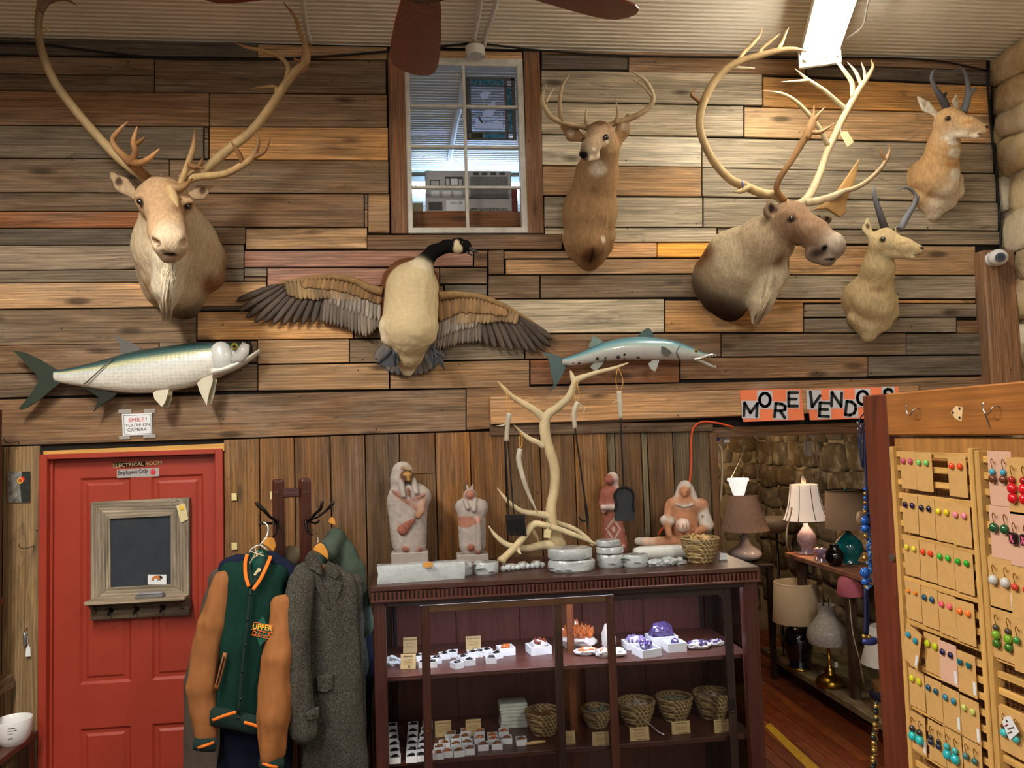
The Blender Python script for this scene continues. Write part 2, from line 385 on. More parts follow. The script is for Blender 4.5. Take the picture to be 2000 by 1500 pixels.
# ---------------------------------------------------------------- planks of the upper wall: (x_left, top, bottom, x_right, top, bottom, colour)
K = dict(d=(110, 90, 68), g=(124, 110, 90), m=(136, 108, 78), o=(186, 138, 84), t=(168, 132, 92), l=(184, 168, 140), w=(202, 190, 164), r=(132, 84, 50), p=(146, 106, 88), b=(124, 94, 66), n=(154, 120, 84), y=(212, 150, 66), h=(162, 148, 124), k=(86, 76, 64), f=(198, 150, 100), e=(206, 168, 122))
PL = [
 (0, 73, 110, 503, 83, 112, 'k'), (503, 86, 112, 756, 92, 116, 't'),
 (0, 111, 145, 301, 114, 147, 'd'), (0, 146, 178, 301, 148, 180, 'd'), (302, 115, 180, 754, 119, 183, 'd'),
 (0, 179, 246, 408, 181, 247, 'b'), (409, 182, 247, 756, 185, 248, 'm'),
 (0, 247, 309, 397, 248, 310, 'g'), (399, 249, 270, 407, 249, 270, 'd'), (399, 271, 309, 407, 271, 309, 'g'), (409, 248, 311, 758, 249, 313, 'o'),
 (0, 310, 376, 330, 311, 376, 'd'), (331, 312, 376, 759, 314, 378, 'm'),
 (0, 377, 412, 300, 377, 412, 'd'), (0, 413, 445, 300, 413, 445, 'r'), (0, 446, 478, 300, 446, 478, 'k'),
 (301, 378, 442, 711, 379, 444, 'b'), (712, 379, 409, 718, 379, 409, 'd'), (712, 410, 444, 718, 410, 444, 'n'), (719, 379, 454, 761, 379, 455, 'n'),
 (301, 444, 478, 479, 444, 477, 'd'), (480, 446, 487, 717, 445, 485, 't'),
 (0, 479, 528, 476, 478, 524, (128, 112, 92)), (0, 529, 551, 476, 525, 549, 'g'),
 (477, 490, 522, 924, 488, 520, 'p'), (477, 524, 540, 521, 524, 540, 'g'), (717, 459, 488, 1098, 457, 486, 'b'),
 (0, 552, 603, 520, 550, 597, 't'), (522, 524, 560, 858, 523, 556, 'p'), (477, 541, 549, 520, 541, 549, 'd'),
 (522, 562, 604, 866, 558, 600, 'b'),
 (0, 604, 674, 383, 601, 669, 'd'), (385, 598, 607, 521, 597, 606, 'k'), (385, 609, 664, 690, 606, 661, 'o'), (692, 603, 661, 965, 600, 655, 'b'),
 (0, 675, 728, 310, 670, 724, 'b'), (311, 669, 712, 502, 666, 708, 'd'), (503, 664, 711, 682, 662, 708, 't'), (683, 663, 708, 862, 661, 706, 'd'),
 (0, 729, 778, 310, 725, 768, 'd'), (311, 714, 766, 503, 710, 763, 'd'), (504, 713, 763, 760, 709, 760, 't'), (762, 709, 760, 1034, 703, 756, 'n'),
 (926, 489, 521, 952, 489, 521, 'b'), (954, 489, 536, 984, 488, 535, 'b'), (859, 523, 554, 951, 523, 554, 'd'), (868, 556, 581, 951, 556, 580, 'k'),
 (954, 538, 583, 1054, 538, 582, 'd'), (985, 490, 505, 1190, 489, 504, 'b'), (988, 507, 536, 1375, 505, 534, 'n'), (1056, 538, 582, 1385, 536, 580, 'd'),
 (967, 585, 651, 1297, 584, 649, 'l'), (864, 657, 704, 1024, 654, 701, 'g'), (1026, 653, 701, 1408, 651, 696, 'b'), (1036, 703, 751, 1327, 700, 747, 'r'),
 # above and beside the window
 (850, 98, 113, 1020, 101, 115, 't'), (1058, 107, 135, 1226, 109, 136, 'k'), (1058, 98, 106, 1640, 107, 113, 'n'), (1228, 111, 141, 1573, 115, 146, 'b'), (1640, 112, 127, 1927, 115, 137, 'b'), (1575, 128, 148, 1941, 138, 166, 'k'),
 (1057, 137, 198, 1489, 144, 205, 'h'), (1491, 150, 208, 1935, 168, 221, (208, 154, 88)), (1057, 200, 261, 1452, 207, 266, 'l'), (1454, 209, 267, 1937, 223, 280, 'e'),
 (1058, 263, 322, 1370, 268, 326, 'w'), (1372, 269, 327, 1941, 282, 338, 'h'), (1060, 324, 381, 1370, 327, 383, 't'), (1372, 328, 383, 1946, 340, 394, 'h'),
 (1063, 384, 443, 1372, 386, 443, 'h'), (1374, 386, 444, 1950, 396, 450, 'h'), (1064, 445, 473, 1400, 445, 472, 'h'), (1402, 446, 474, 1955, 452, 478, 'g'),
 (1180, 474, 503, 1283, 474, 502, 'f'), (1284, 474, 502, 1400, 474, 502, 'y'), (1402, 476, 503, 1540, 477, 503, 'h'), (1541, 479, 536, 1905, 481, 537, 't'),
 (1377, 505, 535, 1539, 505, 535, 'g'), (1387, 537, 582, 1906, 539, 583, 'h'), (1430, 585, 591, 1905, 586, 592, 'o'),
 (1299, 587, 649, 1569, 587, 649, 'o'), (1571, 594, 619, 1908, 593, 619, 'g'), (1571, 622, 650, 1868, 620, 649, 'g'), (1870, 626, 651, 1915, 626, 651, 'b'),
 (1410, 652, 697, 1770, 651, 693, 'd'), (1771, 652, 693, 1921, 651, 692, 'k'), (1329, 699, 741, 1695, 696, 736, 'b'), (1697, 696, 735, 1924, 694, 732, 'k'),
 # the long beam under the cladding
 (0, 779, 872, 910, 760, 841, 'b'), (911, 758, 840, 1925, 735, 790, 'b'),
]
def plank(px, mt, key, name='plank', out=.022, thick=.022, parent=wall, ext=True, jit=.004):
    (xa, ya), (xb, yb), (xc, yc), (xd, yd) = px
    o = out+random.uniform(-jit, jit)
    q = [P(xa, ya, o), P(xb, yb, o), P(xc, yc, o), P(xd, yd, o)]        # TL BL BR TR
    if ext and xa <= 0:
        q[0][0] = q[1][0] = XL
    g = .0012
    q[0] += (g, 0, -g); q[1] += (g, 0, g); q[2] += (-g, 0, g); q[3] += (-g, 0, -g)
    b = MB(); b.prism(q, (0, thick+o-out, 0))
    c = K[key] if isinstance(key, str) else key; j = random.uniform(.9, 1.1)
    return recenter(put(name, b, mt, parent, color=S(*[min(255, v*j) for v in c]), bevel=.0018))
for xl, a, b_, xr, c, d, key in PL:
    plank(((xl, a), (xl, b_), (xr, d), (xr, c)), WOODX, key)
# beam stands a little proud; its lower rail over the doorway
hb = MB(); hb.prism([P(957, 829, .035), P(1393, 824, .035), P(1393, 842, .035), P(957, 851, .035)], (0, .035, 0)); recenter(put('plank', hb, WOODX, wall, color=S(86, 62, 42), bevel=.003))
# ---------------------------------------------------------------- upright planks below the beam
VP = [(5, 84, 'n', 873), (439, 505, (150, 104, 60), 859), (506, 574, (140, 94, 52), 857), (575, 644, (128, 86, 50), 855), (645, 712, (118, 80, 48), 852), (713, 779, (104, 74, 48), 850), (780, 849, (124, 84, 50), 848), (850, 917, (156, 100, 48), 846), (918, 985, (134, 88, 46), 844),
      (986, 1053, (122, 84, 48), 842), (1054, 1120, (130, 88, 50), 840), (1121, 1184, (160, 106, 54), 838), (1185, 1199, (128, 112, 90), 836), (1200, 1251, (112, 78, 48), 835), (1252, 1263, (132, 116, 92), 834), (1264, 1313, (120, 84, 52), 833), (1314, 1394, (104, 84, 62), 832)]
for xl, xr, key, yt in VP:
    a = P(xl, yt, .022); b_ = P(xr, yt, .022)
    def vbox(x0, x1, z0, z1, kk):
        o = .020+random.uniform(-.004, .004); b = MB(); b.box((x0+.0012, -o, z0), (x1-.0012, 0.0, z1))
        c = K[kk] if isinstance(kk, str) else kk; c = (c[0]*.86, c[1]*.88, c[2]*.82); recenter(put('upright_plank', b, WOODZ, wall, color=S(*c), bevel=.0018))
    z1 = a[2]
    x0 = XL if xl == 5 else (DX1+.002 if xl == 439 else a[0]); x1 = DX0-.002 if xl == 5 else (OX0-.03 if xr == 1394 else b_[0])
    if xl == 5:
        vbox(P(5, 1000, .022)[0], x1, 0, z1, key); x1 = P(4, 1000, .022)[0]; k_ = 0
        while x1 > XL+.05: vbox(max(x1-.19, XL), x1, 0, z1, (108, 82, 54)); x1 -= .192
    elif xl == 780:
        zc = P(815, 926, .022)[2]; vbox(x0, x1, zc+.001, z1, key); vbox(x0, x1, 0, zc-.001, (120, 84, 50))
    else: vbox(x0, x1, 0, z1, key)
# doorway jamb and header in the lamp-room opening
jb = MB(); jb.box((OX0-.03, -.03, 0), (OX0+.012, .14, OZ)); recenter(put('door_jamb', jb, WOODZ, wall, color=S(104, 72, 44), bevel=.003))
jb = MB(); jb.box((OX0-.03, -.012, OZ-.03), (XR, .14, OZ+.03)); recenter(put('door_header', jb, WOODX, wall, color=S(92, 62, 36), bevel=.003))
# long board that carries the paper sign
sb = MB(); sb.prism([P(957, 775, .06), P(959, 829, .06), P(1795, 800, .06), P(1795, 753, .06)], (0, .045, 0))
recenter(one('sign_board', sb, WOODX, 'long rough pine board fixed across the beam behind the paper lettering', 'board', color=S(176, 134, 92), bevel=.004))
# corner post
x0, x1 = P(1929, 620, .10)[0], XR-.01
pb = MB(); pb.box((x0, -.10, OZ+.03), (x1, 0, P(1940, 488, .10)[2]))
recenter(one('corner_post', pb, WOODZ, 'weathered square timber post in the corner by the stone wall', 'post', color=S(142, 104, 72), bevel=.008))

# ---------------------------------------------------------------- stone walls: each stone a piece in a mortar bed
wr = MB(); wr.box((XR+.03, -6, 0), (XR+.25, 4.6, CEIL+.02))
wall_r = struct('wall_right', wr, mat('mortar', (176, 162, 132), .95, var=.25, vs=6, bump=.6, bs=22, dist=.02))
STONE = mat('limestone', (200, 180, 140), .92, var=.28, vs=7, bump=.9, bs=16, dist=.02, objcol=True, var2=((214, 202, 178), 6, .45), rnd=True)
def stone(name, c, sz, axis, parent, col):
    bm = bmesh.new(); bmesh.ops.create_cube(bm, size=1); bmesh.ops.subdivide_edges(bm, edges=bm.edges[:], cuts=3, use_grid_fill=True)
    sd = random.random()*50
    for v in bm.verts:
        p = v.co.copy(); m = max(abs(p.x), abs(p.y), abs(p.z)); ln = p.length
        q = p*(.55+.45*(m*2*.5/ln)*1.25) if ln else p
        q = Vector((q.x*sz[0], q.y*sz[1], q.z*sz[2])); nz = mnoise.noise_vector(q*7+Vector((sd, sd, sd))); v.co = q+nz*.028
    me = bpy.data.meshes.new(name); bm.to_mesh(me); bm.free()
    put(name, me, STONE, parent, smooth=True, color=col, loc=c)
def stones(axis, u0, u1, z0, z1, plane, parent, dim=1.0, size=(.2, .42)):  # dim puts the darkness of the lamp room into the stone colours
    z = z0
    while z < z1:
        hh = random.uniform(.13, .26); u = u0-random.uniform(0, .2)
        while u < u1:
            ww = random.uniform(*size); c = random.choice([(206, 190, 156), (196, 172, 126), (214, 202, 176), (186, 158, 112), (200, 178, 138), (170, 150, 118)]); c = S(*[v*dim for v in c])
            cu, cz = u+ww/2, z+hh/2+random.uniform(-.02, .02); d = random.uniform(.09, .13)
            if axis == 'x': stone('stone', (plane+.045, cu, cz), (d, ww*.97, hh*.97), axis, parent, c)
            else: stone('stone', (cu, plane+.045, cz), (ww*.97, d, hh*.97), axis, parent, c)
            u += ww
        z += hh
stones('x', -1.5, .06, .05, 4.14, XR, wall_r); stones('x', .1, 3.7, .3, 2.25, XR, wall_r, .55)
# lamp room: back wall, left partition, ceiling
LB = 3.6
wl = MB(); wl.box((1.2, LB, 0), (XR+.2, LB+.15, 2.5)); wback = struct('wall_lamp_room', wl, MATS['mortar'])
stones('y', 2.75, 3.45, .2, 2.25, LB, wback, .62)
xx = 1.25
while xx < 2.72:
    b = MB(); b.box((xx, LB-.03, 0), (xx+.148, LB, 2.4)); recenter(put('upright_plank', b, WOODZ, wback, color=S(*random.choice([(92, 62, 40), (110, 74, 46), (84, 60, 42)])), bevel=.002)); xx += .15
pl_ = MB(); pl_.box((1.42, .1, 0), (1.5, LB, 2.5)); struct('wall_lamp_room_side', pl_, mat('dark_boards', (70, 48, 32), .85, var=.3, vs=4, stretch=(1, 6, 1)))
cl = MB(); cl.box((1.2, .1, 2.36), (XR+.2, LB+.1, 2.42)); struct('ceiling_lamp_room', cl, MATS['dark_boards'])
for yb in (.75, 1.9, 3.0):
    bm_ = MB(); bm_.box((1.5, yb-.06, 2.0 if yb < 1 else 2.16), (XR, yb+.06, 2.36)); recenter(struct('trim_beam', bm_, WOODX, color=S(84, 60, 44), bevel=.006))
# room behind the upper window
ub = MB(); ub.box((-2.2, 3.4, 2.42), (3.0, 3.5, CEIL)); struct('wall_upper_room', ub, mat('upper_wall', (150, 160, 172), .8))
ub = MB(); ub.box((-2.2, .1, 2.43), (1.15, 3.5, 2.5)); struct('floor_upper_room', ub, mat('upper_floor', (110, 100, 90), .8))

# ---------------------------------------------------------------- window
def wp(px, py, o=0.0): return P(px, py, o)
wx0, wx1, wz0, wz1 = P(791, 300, .0)[0], P(1026, 300)[0], P(900, 457)[2], P(900, 113)[2]
fr = MB(); fw = .033
fr.box((wx0, -.022, wz0), (wx0+fw, .05, wz1)); fr.box((wx1-fw, -.022, wz0), (wx1, .05, wz1)); fr.box((wx0+fw, -.022, wz1-.05), (wx1-fw, .05, wz1)); fr.box((wx0+fw, -.022, wz0), (wx1-fw, .05, wz0+.03))
win = struct('window_1', MB().box((wx0, .05, wz0), (wx0+fw, .055, wz1)), mat('window_paint', (206, 202, 190), .6, var=.2, vs=14, bump=.2, bs=40))
put('window_frame', fr, MATS['window_paint'], win, bevel=.003)
ix0, ix1, iz0, iz1 = wx0+fw, wx1-fw, wz0+.03, wz1-.05; cx = (ix0+ix1)/2
mb = MB(); mb.box((cx-.008, -.014, iz0), (cx+.008, .018, iz1)); put('muntin', mb, MATS['window_paint'], win, bevel=.002)
hz = [iz0+(iz1-iz0)*k/4 for k in range(5)]
for k in (1, 2, 3):
    mb = MB(); mb.box((ix0, -.012, hz[k]-.007), (ix1, .016, hz[k]+.007)); put('muntin', mb, MATS['window_paint'], win, bevel=.002)
for k in range(4):
    for a, b_ in ((ix0, cx), (cx, ix1)):
        mb = MB(); mb.box((a, .001, hz[k]), (b_, .004, hz[k+1])); put('pane', mb, GLASS, win)
for xa, xb, xc, xd, yb in ((756, 790, 797, 764, 456), (1022, 1054, 1063, 1031, 456)):
    plank(((xa, 99), (xd, yb), (xc, yb), (xb, 99)), WOODZ, (142, 96, 60), 'window_trim', out=.03, thick=.03, ext=False)

# ---------------------------------------------------------------- red door
RED = mat('red_paint', (158, 57, 40), .42, var=.07, vs=5, bump=.12, bs=130, spec=.45)
d0, d1, dt = DX0, DX1, DZ
door = struct('door_1', MB().box((d0, .085, 0), (d1, .09, dt)), RED)
fb = MB(); t = .038
fb.box((d0, -.035, 0), (d0+t, .085, dt)); put('door_frame', fb, RED, door, bevel=.003)
fb = MB(); fb.box((d1-t, -.035, 0), (d1, .085, dt)); put('door_frame', fb, RED, door, bevel=.003)
fb = MB(); fb.box((d0+t, -.035, dt-.026), (d1-t, .085, dt)); put('door_frame', fb, RED, door, bevel=.003)
fb = MB(); fb.box((d0+t, .0, 0), (d0+t+.012, .085, dt-.026)); fb.box((d1-t-.012, .0, 0), (d1-t, .085, dt-.026)); put('door_stop', fb, RED, door, bevel=.002)
# slab with four moulded panels
s0, s1, st = d0+t+.012, d1-t-.012, dt-.030; DY = .022
def pxz(px, py, o=-DY): q = P(px, py, o); return q[0], q[2]
pan = [(156, 934, 255, 1338), (295, 927, 397, 1330), (156, 1424, 255, 1500), (295, 1416, 397, 1500)]
holes = []
for xa, ya, xb, yb in pan:
    x0, z1 = pxz(xa, ya); x1, _ = pxz(xb, ya); z0 = pxz(xa, yb)[1]
    if yb >= 1500: z0 = .18
    holes.append((x0, x1, z0, z1))
zs_ = sorted({0.004, st}|{h[2] for h in holes}|{h[3] for h in holes}); 
hb_ = [holes[0], holes[2]]; (a0, a1), (b0, b1) = holes[0][:2], holes[1][:2]
sl = MB()
sl.box((s0, DY, .004), (a0, DY+.04, st)); sl.box((a1, DY, .004), (b0, DY+.04, st)); sl.box((b1, DY, .004), (s1, DY+.04, st))
zt, zm1, zm0, zb = holes[0][3], holes[0][2], holes[2][3], holes[2][2]
for xa, xb in ((a0, a1), (b0, b1)):
    sl.box((xa, DY, zt), (xb, DY+.04, st)); sl.box((xa, DY, zm0), (xb, DY+.04, zm1)); sl.box((xa, DY, .004), (xb, DY+.04, zb))
put('door_slab', sl, RED, door)
for xa, xb in ((a0, a1), (b0, b1)):
    for z0, z1 in ((zm1, zt), (zb, zm0)):
        pnl = MB(); R_ = []
        for ins, yy in ((0, DY), (.012, DY+.011), (.028, DY+.011), (.04, DY+.004)):
            R_.append([(xa+ins, yy, z0+ins), (xb-ins, yy, z0+ins), (xb-ins, yy, z1-ins), (xa+ins, yy, z1-ins)])
        pnl.rings(R_, False); pnl.add(R_[-1], [(0, 1, 2, 3)]); put('door_panel', pnl, RED, door, recalc=False)
lt = MB(); lt.prism([P(84, 881, .03), P(84, 893, .03), P(438, 881, .03), P(438, 866, .03)], (0, .03, 0))
recenter(put('door_lintel', lt, PINEX, wall, color=S(208, 158, 84), bevel=.002))
# ================================================================== CEILING THINGS
# fluorescent fixture (far end near the wall, running towards the room)
FZ = 3.95
def fixture(cx, cy, ang, L, W, lab, grp, z=FZ, emit=42, ntube=4):
    t = thing('fluorescent_fixture', lab, 'light fixture', (cx, cy, z), grp)
    ca, sa = math.cos(ang), math.sin(ang)
    def tf(u, v, w): return (cx+u*ca-v*sa, cy+u*sa+v*ca, z+w)     # v along the length
    def bx(n, lo, hi, m, bev=.002):
        b = MB(); b.box(lo, hi); b.v = [tf(*p) for p in b.v]; return put(n, b, m, t, bevel=bev)
    bx('housing', (-W/2, -L/2, .03), (W/2, L/2, .075), WHITE)
    for s in (-1, 1): bx('end_plate', (-W/2-.01, s*L/2-.012, -.03), (W/2+.01, s*L/2+.012, .07), WHITE)
    for k in range(ntube):
        u = (k-(ntube-1)/2)*W/ntube*1.0
        b = MB(); b.tube([tf(u, -L/2+.03, .008), tf(u, L/2-.03, .008)], .0125, 10); put('tube', b, mat('tube_glow_%d' % emit, (255, 250, 240), .4, var=0, emit=emit), t, smooth=True)
        for s in (-1, 1):
            b = MB(); b.tube([tf(u, s*(L/2-.035), .008), tf(u, s*(L/2-.012), .008)], .0145, 10); put('tube_cap', b, WHITE, t, smooth=2)
    for s in (-1, 1):
        b = MB(); b.tube([tf(0, s*L/2*.8, .075), tf(0, s*L/2*.8, CEIL-z+.003)], .004, 6); put('hanger_rod', b, STEEL, t)
    return t
a0 = np.array([2.12, -.355]); ax_ = np.array([-.21, -.57]); ax_ /= np.linalg.norm(ax_); cen = a0+ax_*.61
fixture(cen[0], cen[1], math.atan2(ax_[1], ax_[0])-math.pi/2+math.pi, 1.22, .19, 'glowing bare-tube fluorescent fixture above the large right caribou antlers', None)
# the same kind of fixture, further into the room, houses the other ceiling lights
for x_, y_ in ((-1.55, -2.3), (-1.55, -4.6), (1.6, -4.4)):
    fixture(x_, y_, 0, 1.3, .25, 'fluorescent ceiling fixture over the shop floor', 'shop floor ceiling fixtures', z=CEIL-.27, emit=40, ntube=2)
fixture(.55, 2.2, math.pi/2, 1.22, .25, 'fluorescent fixture glowing beyond the upper window', None, z=CEIL-.1, emit=50, ntube=2)
# ceiling fan
FH = np.array([0.045, -2.15, 3.33])
fan = thing('ceiling_fan', 'dark red-brown wooden ceiling fan with broad rounded blades', 'fan', FH)
MAHOG = wood_mat('fan_blade_wood', axis=0, knots=False, rough=.3, contrast=.5, weather=.05, gloss=.5)
b = MB(); b.lathe([(.0, -.10), (.07, -.095), (.10, -.05), (.105, .03), (.06, .08), (.012, .10), (.012, CEIL-FH[2]-.06), (.06, CEIL-FH[2]-.05), (.06, CEIL-FH[2])], FH, 24); put('motor', b, mat('fan_bronze', (70, 44, 28), .35, .6), fan, smooth=2)
for k in range(5):
    a = math.radians(94-72*k); d = np.array([math.cos(a), math.sin(a), 0]); s = np.array([-d[1], d[0], 0])
    prof = [(.16, .048), (.22, .058), (.34, .070), (.48, .079), (.58, .080), (.63, .073), (.66, .055), (.675, .025), (.678, .004)]
    R_ = []
    for r, w in prof:
        c = FH+d*r+np.array([0, 0, -.012]); tl = .20*w
        R_.append([c+s*w+np.array([0, 0, tl+.003]), c+s*w+np.array([0, 0, tl-.003]), c-s*w+np.array([0, 0, -tl-.003]), c-s*w+np.array([0, 0, -tl+.003])])
    b = MB(); b.rings(R_); o = put('blade', b, MAHOG, fan, smooth=2, color=S(112, 42, 24))
    b = MB(); b.box((0, 0, 0), (1, 1, 1)); b.v = [tuple(FH+d*(.08+.13*u)+s*(v-.5)*.05+np.array([0, 0, -.02+.012*w])) for u, v, w in b.v]; put('blade_arm', b, MATS['fan_bronze'], fan)
# conduits, junction box, cables on the ceiling
CONDM = mat('painted_conduit', (206, 200, 186), .5, var=.06)
def cpath(pts): return [PZ(x, y, CEIL-.02) for x, y in pts]
for pts, lab in (([(588, -40), (596, 40), (606, 84)], 'thin painted conduit on the ceiling above the left caribou antlers'), ([(949, -60), (936, 20), (924, 88)], 'straight painted conduit running to the round junction box'), ([(980, -40), (962, 30), (950, 62), (944, 92)], 'kinked painted conduit beside the straight one at the junction box')):
    b = MB(); b.tube(cr(cpath(pts), 4), .013, 10); one('ceiling_conduit', b, CONDM, lab, 'conduit', smooth=True)
jc = P(928, 100, .10)
jb_ = thing('junction_box', 'round painted junction box where the ceiling conduits meet the wall', 'electrical box', jc)
b = MB(); b.lathe([(.0, -.03), (.05, -.03), (.052, -.025), (.052, .02), (0, .02)], jc, 24); put('box', b, CONDM, jb_, smooth=2)
for s in (-1, 1): b = MB(); b.ball((jc[0]+s*.035, jc[1]-.02, jc[2]-.032), .005, 8, 4); put('screw', b, STEEL, jb_)
def wire(name, pts, r, m, lab, cat='cable', n=6, seg=6):
    b = MB(); b.tube(cr(pts, n), r, seg); return one(name, b, m, lab, cat, smooth=True)
wire('black_cable', [P(x, y, o) for x, y, o in ((-60, 84, .04), (70, 86, .05), (170, 98, .05), (300, 112, .05), (480, 116, .05), (640, 110, .05), (760, 100, .05), (850, 92, .05), (915, 85, .06))], .006, BLACK, 'long black cable sagging along the top of the plank wall')
wire('black_cable', [P(x, y, o) for x, y, o in ((940, 85, .06), (1040, 97, .05), (1160, 106, .05), (1300, 110, .05), (1560, 112, .05), (1800, 116, .05), (1930, 138, .05))], .005, BLACK, 'black cable from the junction box running above the whitetail deer')
wire('black_cable', [P(x, y, o) for x, y, o in ((1931, 132, .05), (1930, 170, .04), (1936, 250, .04), (1945, 330, .04), (1951, 400, .04), (1955, 470, .05), (1950, 490, .1))], .007, BLACK, 'black cable dropping down the corner to the white security camera')
wire('grey_cord', [PZ(x, y, 4.03) for x, y in ((1640, 80), (1660, 70), (1685, 50), (1692, 20), (1700, -20))], .005, mat('grey_cord', (120, 112, 100), .6), 'grey power cord looping off the fluorescent fixture')
# security camera
sc_ = P(1949, 503, .15)
cm = thing('security_camera', 'white turret security camera on top of the corner post', 'camera', sc_+np.array([0, 0, -.05]))
b = MB(); b.ball(sc_, (.052, .05, .046), 20, 12); put('shell', b, mat('white_plastic', (222, 222, 220), .35, var=.02), cm, smooth=True)
b = MB(); b.lathe([(.0, -.01), (.035, -.01), (.04, .0), (.04, .06), (0, .06)], (sc_[0], sc_[1]+.03, sc_[2]), 20, 'y'); put('base', b, MATS['white_plastic'], cm, smooth=2)
ld = np.array([-.42, -.9, -.18]); ld /= np.linalg.norm(ld)
b = MB(); b.tube([sc_+ld*.035, sc_+ld*.056], .026, 20); put('lens_ring', b, mat('lens_ring', (70, 74, 84), .3), cm, smooth=2)
b = MB(); b.tube([sc_+ld*.05, sc_+ld*.059], .014, 16); put('lens', b, mat('lens', (10, 12, 22), .08, spec=.8, var=0), cm, smooth=2)

# ================================================================== SIGNS
def rect(name, quad, out, th, m, parent=None, bev=0):
    b = MB(); b.prism([P(x, y, out) for x, y in quad], (0, th, 0)); return put(name, b, m, parent, bevel=bev)
INK = mat('black_ink', (26, 30, 30), .6, var=0); REDINK = mat('red_ink', (205, 52, 62), .6, var=0)
def letter(txt, px, py, hpx, out, m, parent, tilt=0.0, wpx=None, bold=.0, name='lettering', spacing=1.0, shear=0):
    me = text_mesh(txt, 1.0, depth=.004, bold=bold, spacing=spacing, shear=shear)
    n = len(me.vertices); a = np.empty(n*3, np.float32); me.vertices.foreach_get('co', a); a = a.reshape(-1, 3)
    lo, hi = a.min(0), a.max(0); c = P(px, py, out); up = P(px, py-hpx, out)
    H = np.linalg.norm(up-c); s = H/(hi[1]-lo[1]); sx = s
    if wpx: sx = np.linalg.norm(P(px+wpx, py, out)-c)/(hi[0]-lo[0])
    a = (a-(lo+hi)/2)*[sx, s, .0008/.008]
    ca, sa = math.cos(tilt), math.sin(tilt); x = a[:, 0]*ca-a[:, 1]*sa; y = a[:, 0]*sa+a[:, 1]*ca
    me.vertices.foreach_set('co', np.stack([c[0]+x, c[1]-a[:, 2], c[2]+y], 1).astype(np.float32).ravel()); me.update()
    return put(name, me, m, parent)
STROKE = {'M': [[(0, 0), (0, 1), (.5, .25), (1, 1), (1, 0)]], 'R': [[(0, 0), (0, 1), (.6, 1), (.95, .85), (.95, .62), (.6, .48), (0, .48)], [(.5, .48), (1, 0)]], 'E': [[(1, 1), (0, 1), (0, 0), (1, 0)], [(0, .52), (.85, .52)]], 'V': [[(0, 1), (.45, 0), (1, .85)]], 'N': [[(0, 0), (0, 1), (1, 0), (1, 1)]], 'D': [[(0, 0), (0, 1), (.5, 1), (.9, .8), (1, .5), (.9, .2), (.5, 0), (0, 0)]],
  'O': [[(.5+.5*math.cos(k*math.pi/8), .5+.5*math.sin(k*math.pi/8)) for k in range(17)]], 'S': [[(.95, .8), (.75, .97), (.4, 1), (.08, .85), (.08, .65), (.4, .54), (.75, .45), (.97, .28), (.85, .08), (.5, 0), (.15, .06), (0, .22)]]}
def stroke_letter(ch, px, py, hpx, wpx, out, m, parent, tilt):
    b = MB(); c_, s_ = math.cos(tilt), math.sin(tilt); hw = 2.9
    for pl in STROKE[ch]:
        pts = [((u-.5)*(wpx-5), (v-.5)*(hpx-5)) for u, v in pl]
        for (x0, y0), (x1, y1) in zip(pts[:-1], pts[1:]):
            L = math.hypot(x1-x0, y1-y0); dx, dy = (x1-x0)/L, (y1-y0)/L; n = 8
            loop = [(x1+hw*(dx*math.cos(t)-dy*math.sin(t)), y1+hw*(dy*math.cos(t)+dx*math.sin(t))) for t in [-math.pi/2+k*math.pi/n for k in range(n+1)]]+[(x0+hw*(dx*math.cos(t)-dy*math.sin(t)), y0+hw*(dy*math.cos(t)+dx*math.sin(t))) for t in [math.pi/2+k*math.pi/n for k in range(n+1)]]
            b.prism([P(px+x*c_-y*s_, py-(x*s_+y*c_), out) for x, y in loop], (0, .0007, 0))
    put('letter', b, m, parent)
ORANGE = mat('orange_paper', (252, 138, 92), .8, var=.05); CUT = mat('grey_cut_paper', (206, 206, 212), .8, var=.03)
def paper_sign(quad, letters, lab):
    c = sum((P(x, y, .064) for x, y in quad))/4
    t = thing('paper_sign', lab, 'sign', c); rect('paper', quad, .0645, .0008, ORANGE, t)
    for ch, x, y, h, w, tl in letters:
        lc = rect('letter_card', [(x-w*.60, y-h*.58), (x-w*.56, y+h*.58), (x+w*.60, y+h*.57), (x+w*.56, y-h*.58)], .0662+.0004*random.random(), .0006, CUT, t)
        stroke_letter(ch, x, y, h, w, .0674, INK, lc, tl)
paper_sign([(1444, 762), (1452, 824), (1571, 820), (1564, 759)], [('M', 1466, 800, 30, 30, -.06), ('O', 1494, 781, 31, 26, .0), ('R', 1524, 802, 31, 25, -.1), ('E', 1549, 780, 31, 22, -.0)], 'orange paper sign with cut-out letters reading MORE')
paper_sign([(1575, 762), (1582, 821), (1757, 815), (1755, 755)], [('V', 1590, 781, 33, 25, -.18), ('E', 1610, 800, 31, 23, -.05), ('N', 1634, 780, 31, 24, -.04), ('D', 1662, 798, 31, 24, -.12), ('O', 1685, 777, 31, 26, 0), ('R', 1710, 797, 31, 24, -.08), ('S', 1735, 773, 31, 22, 0)], 'orange paper sign with cut-out letters reading VENDORS')
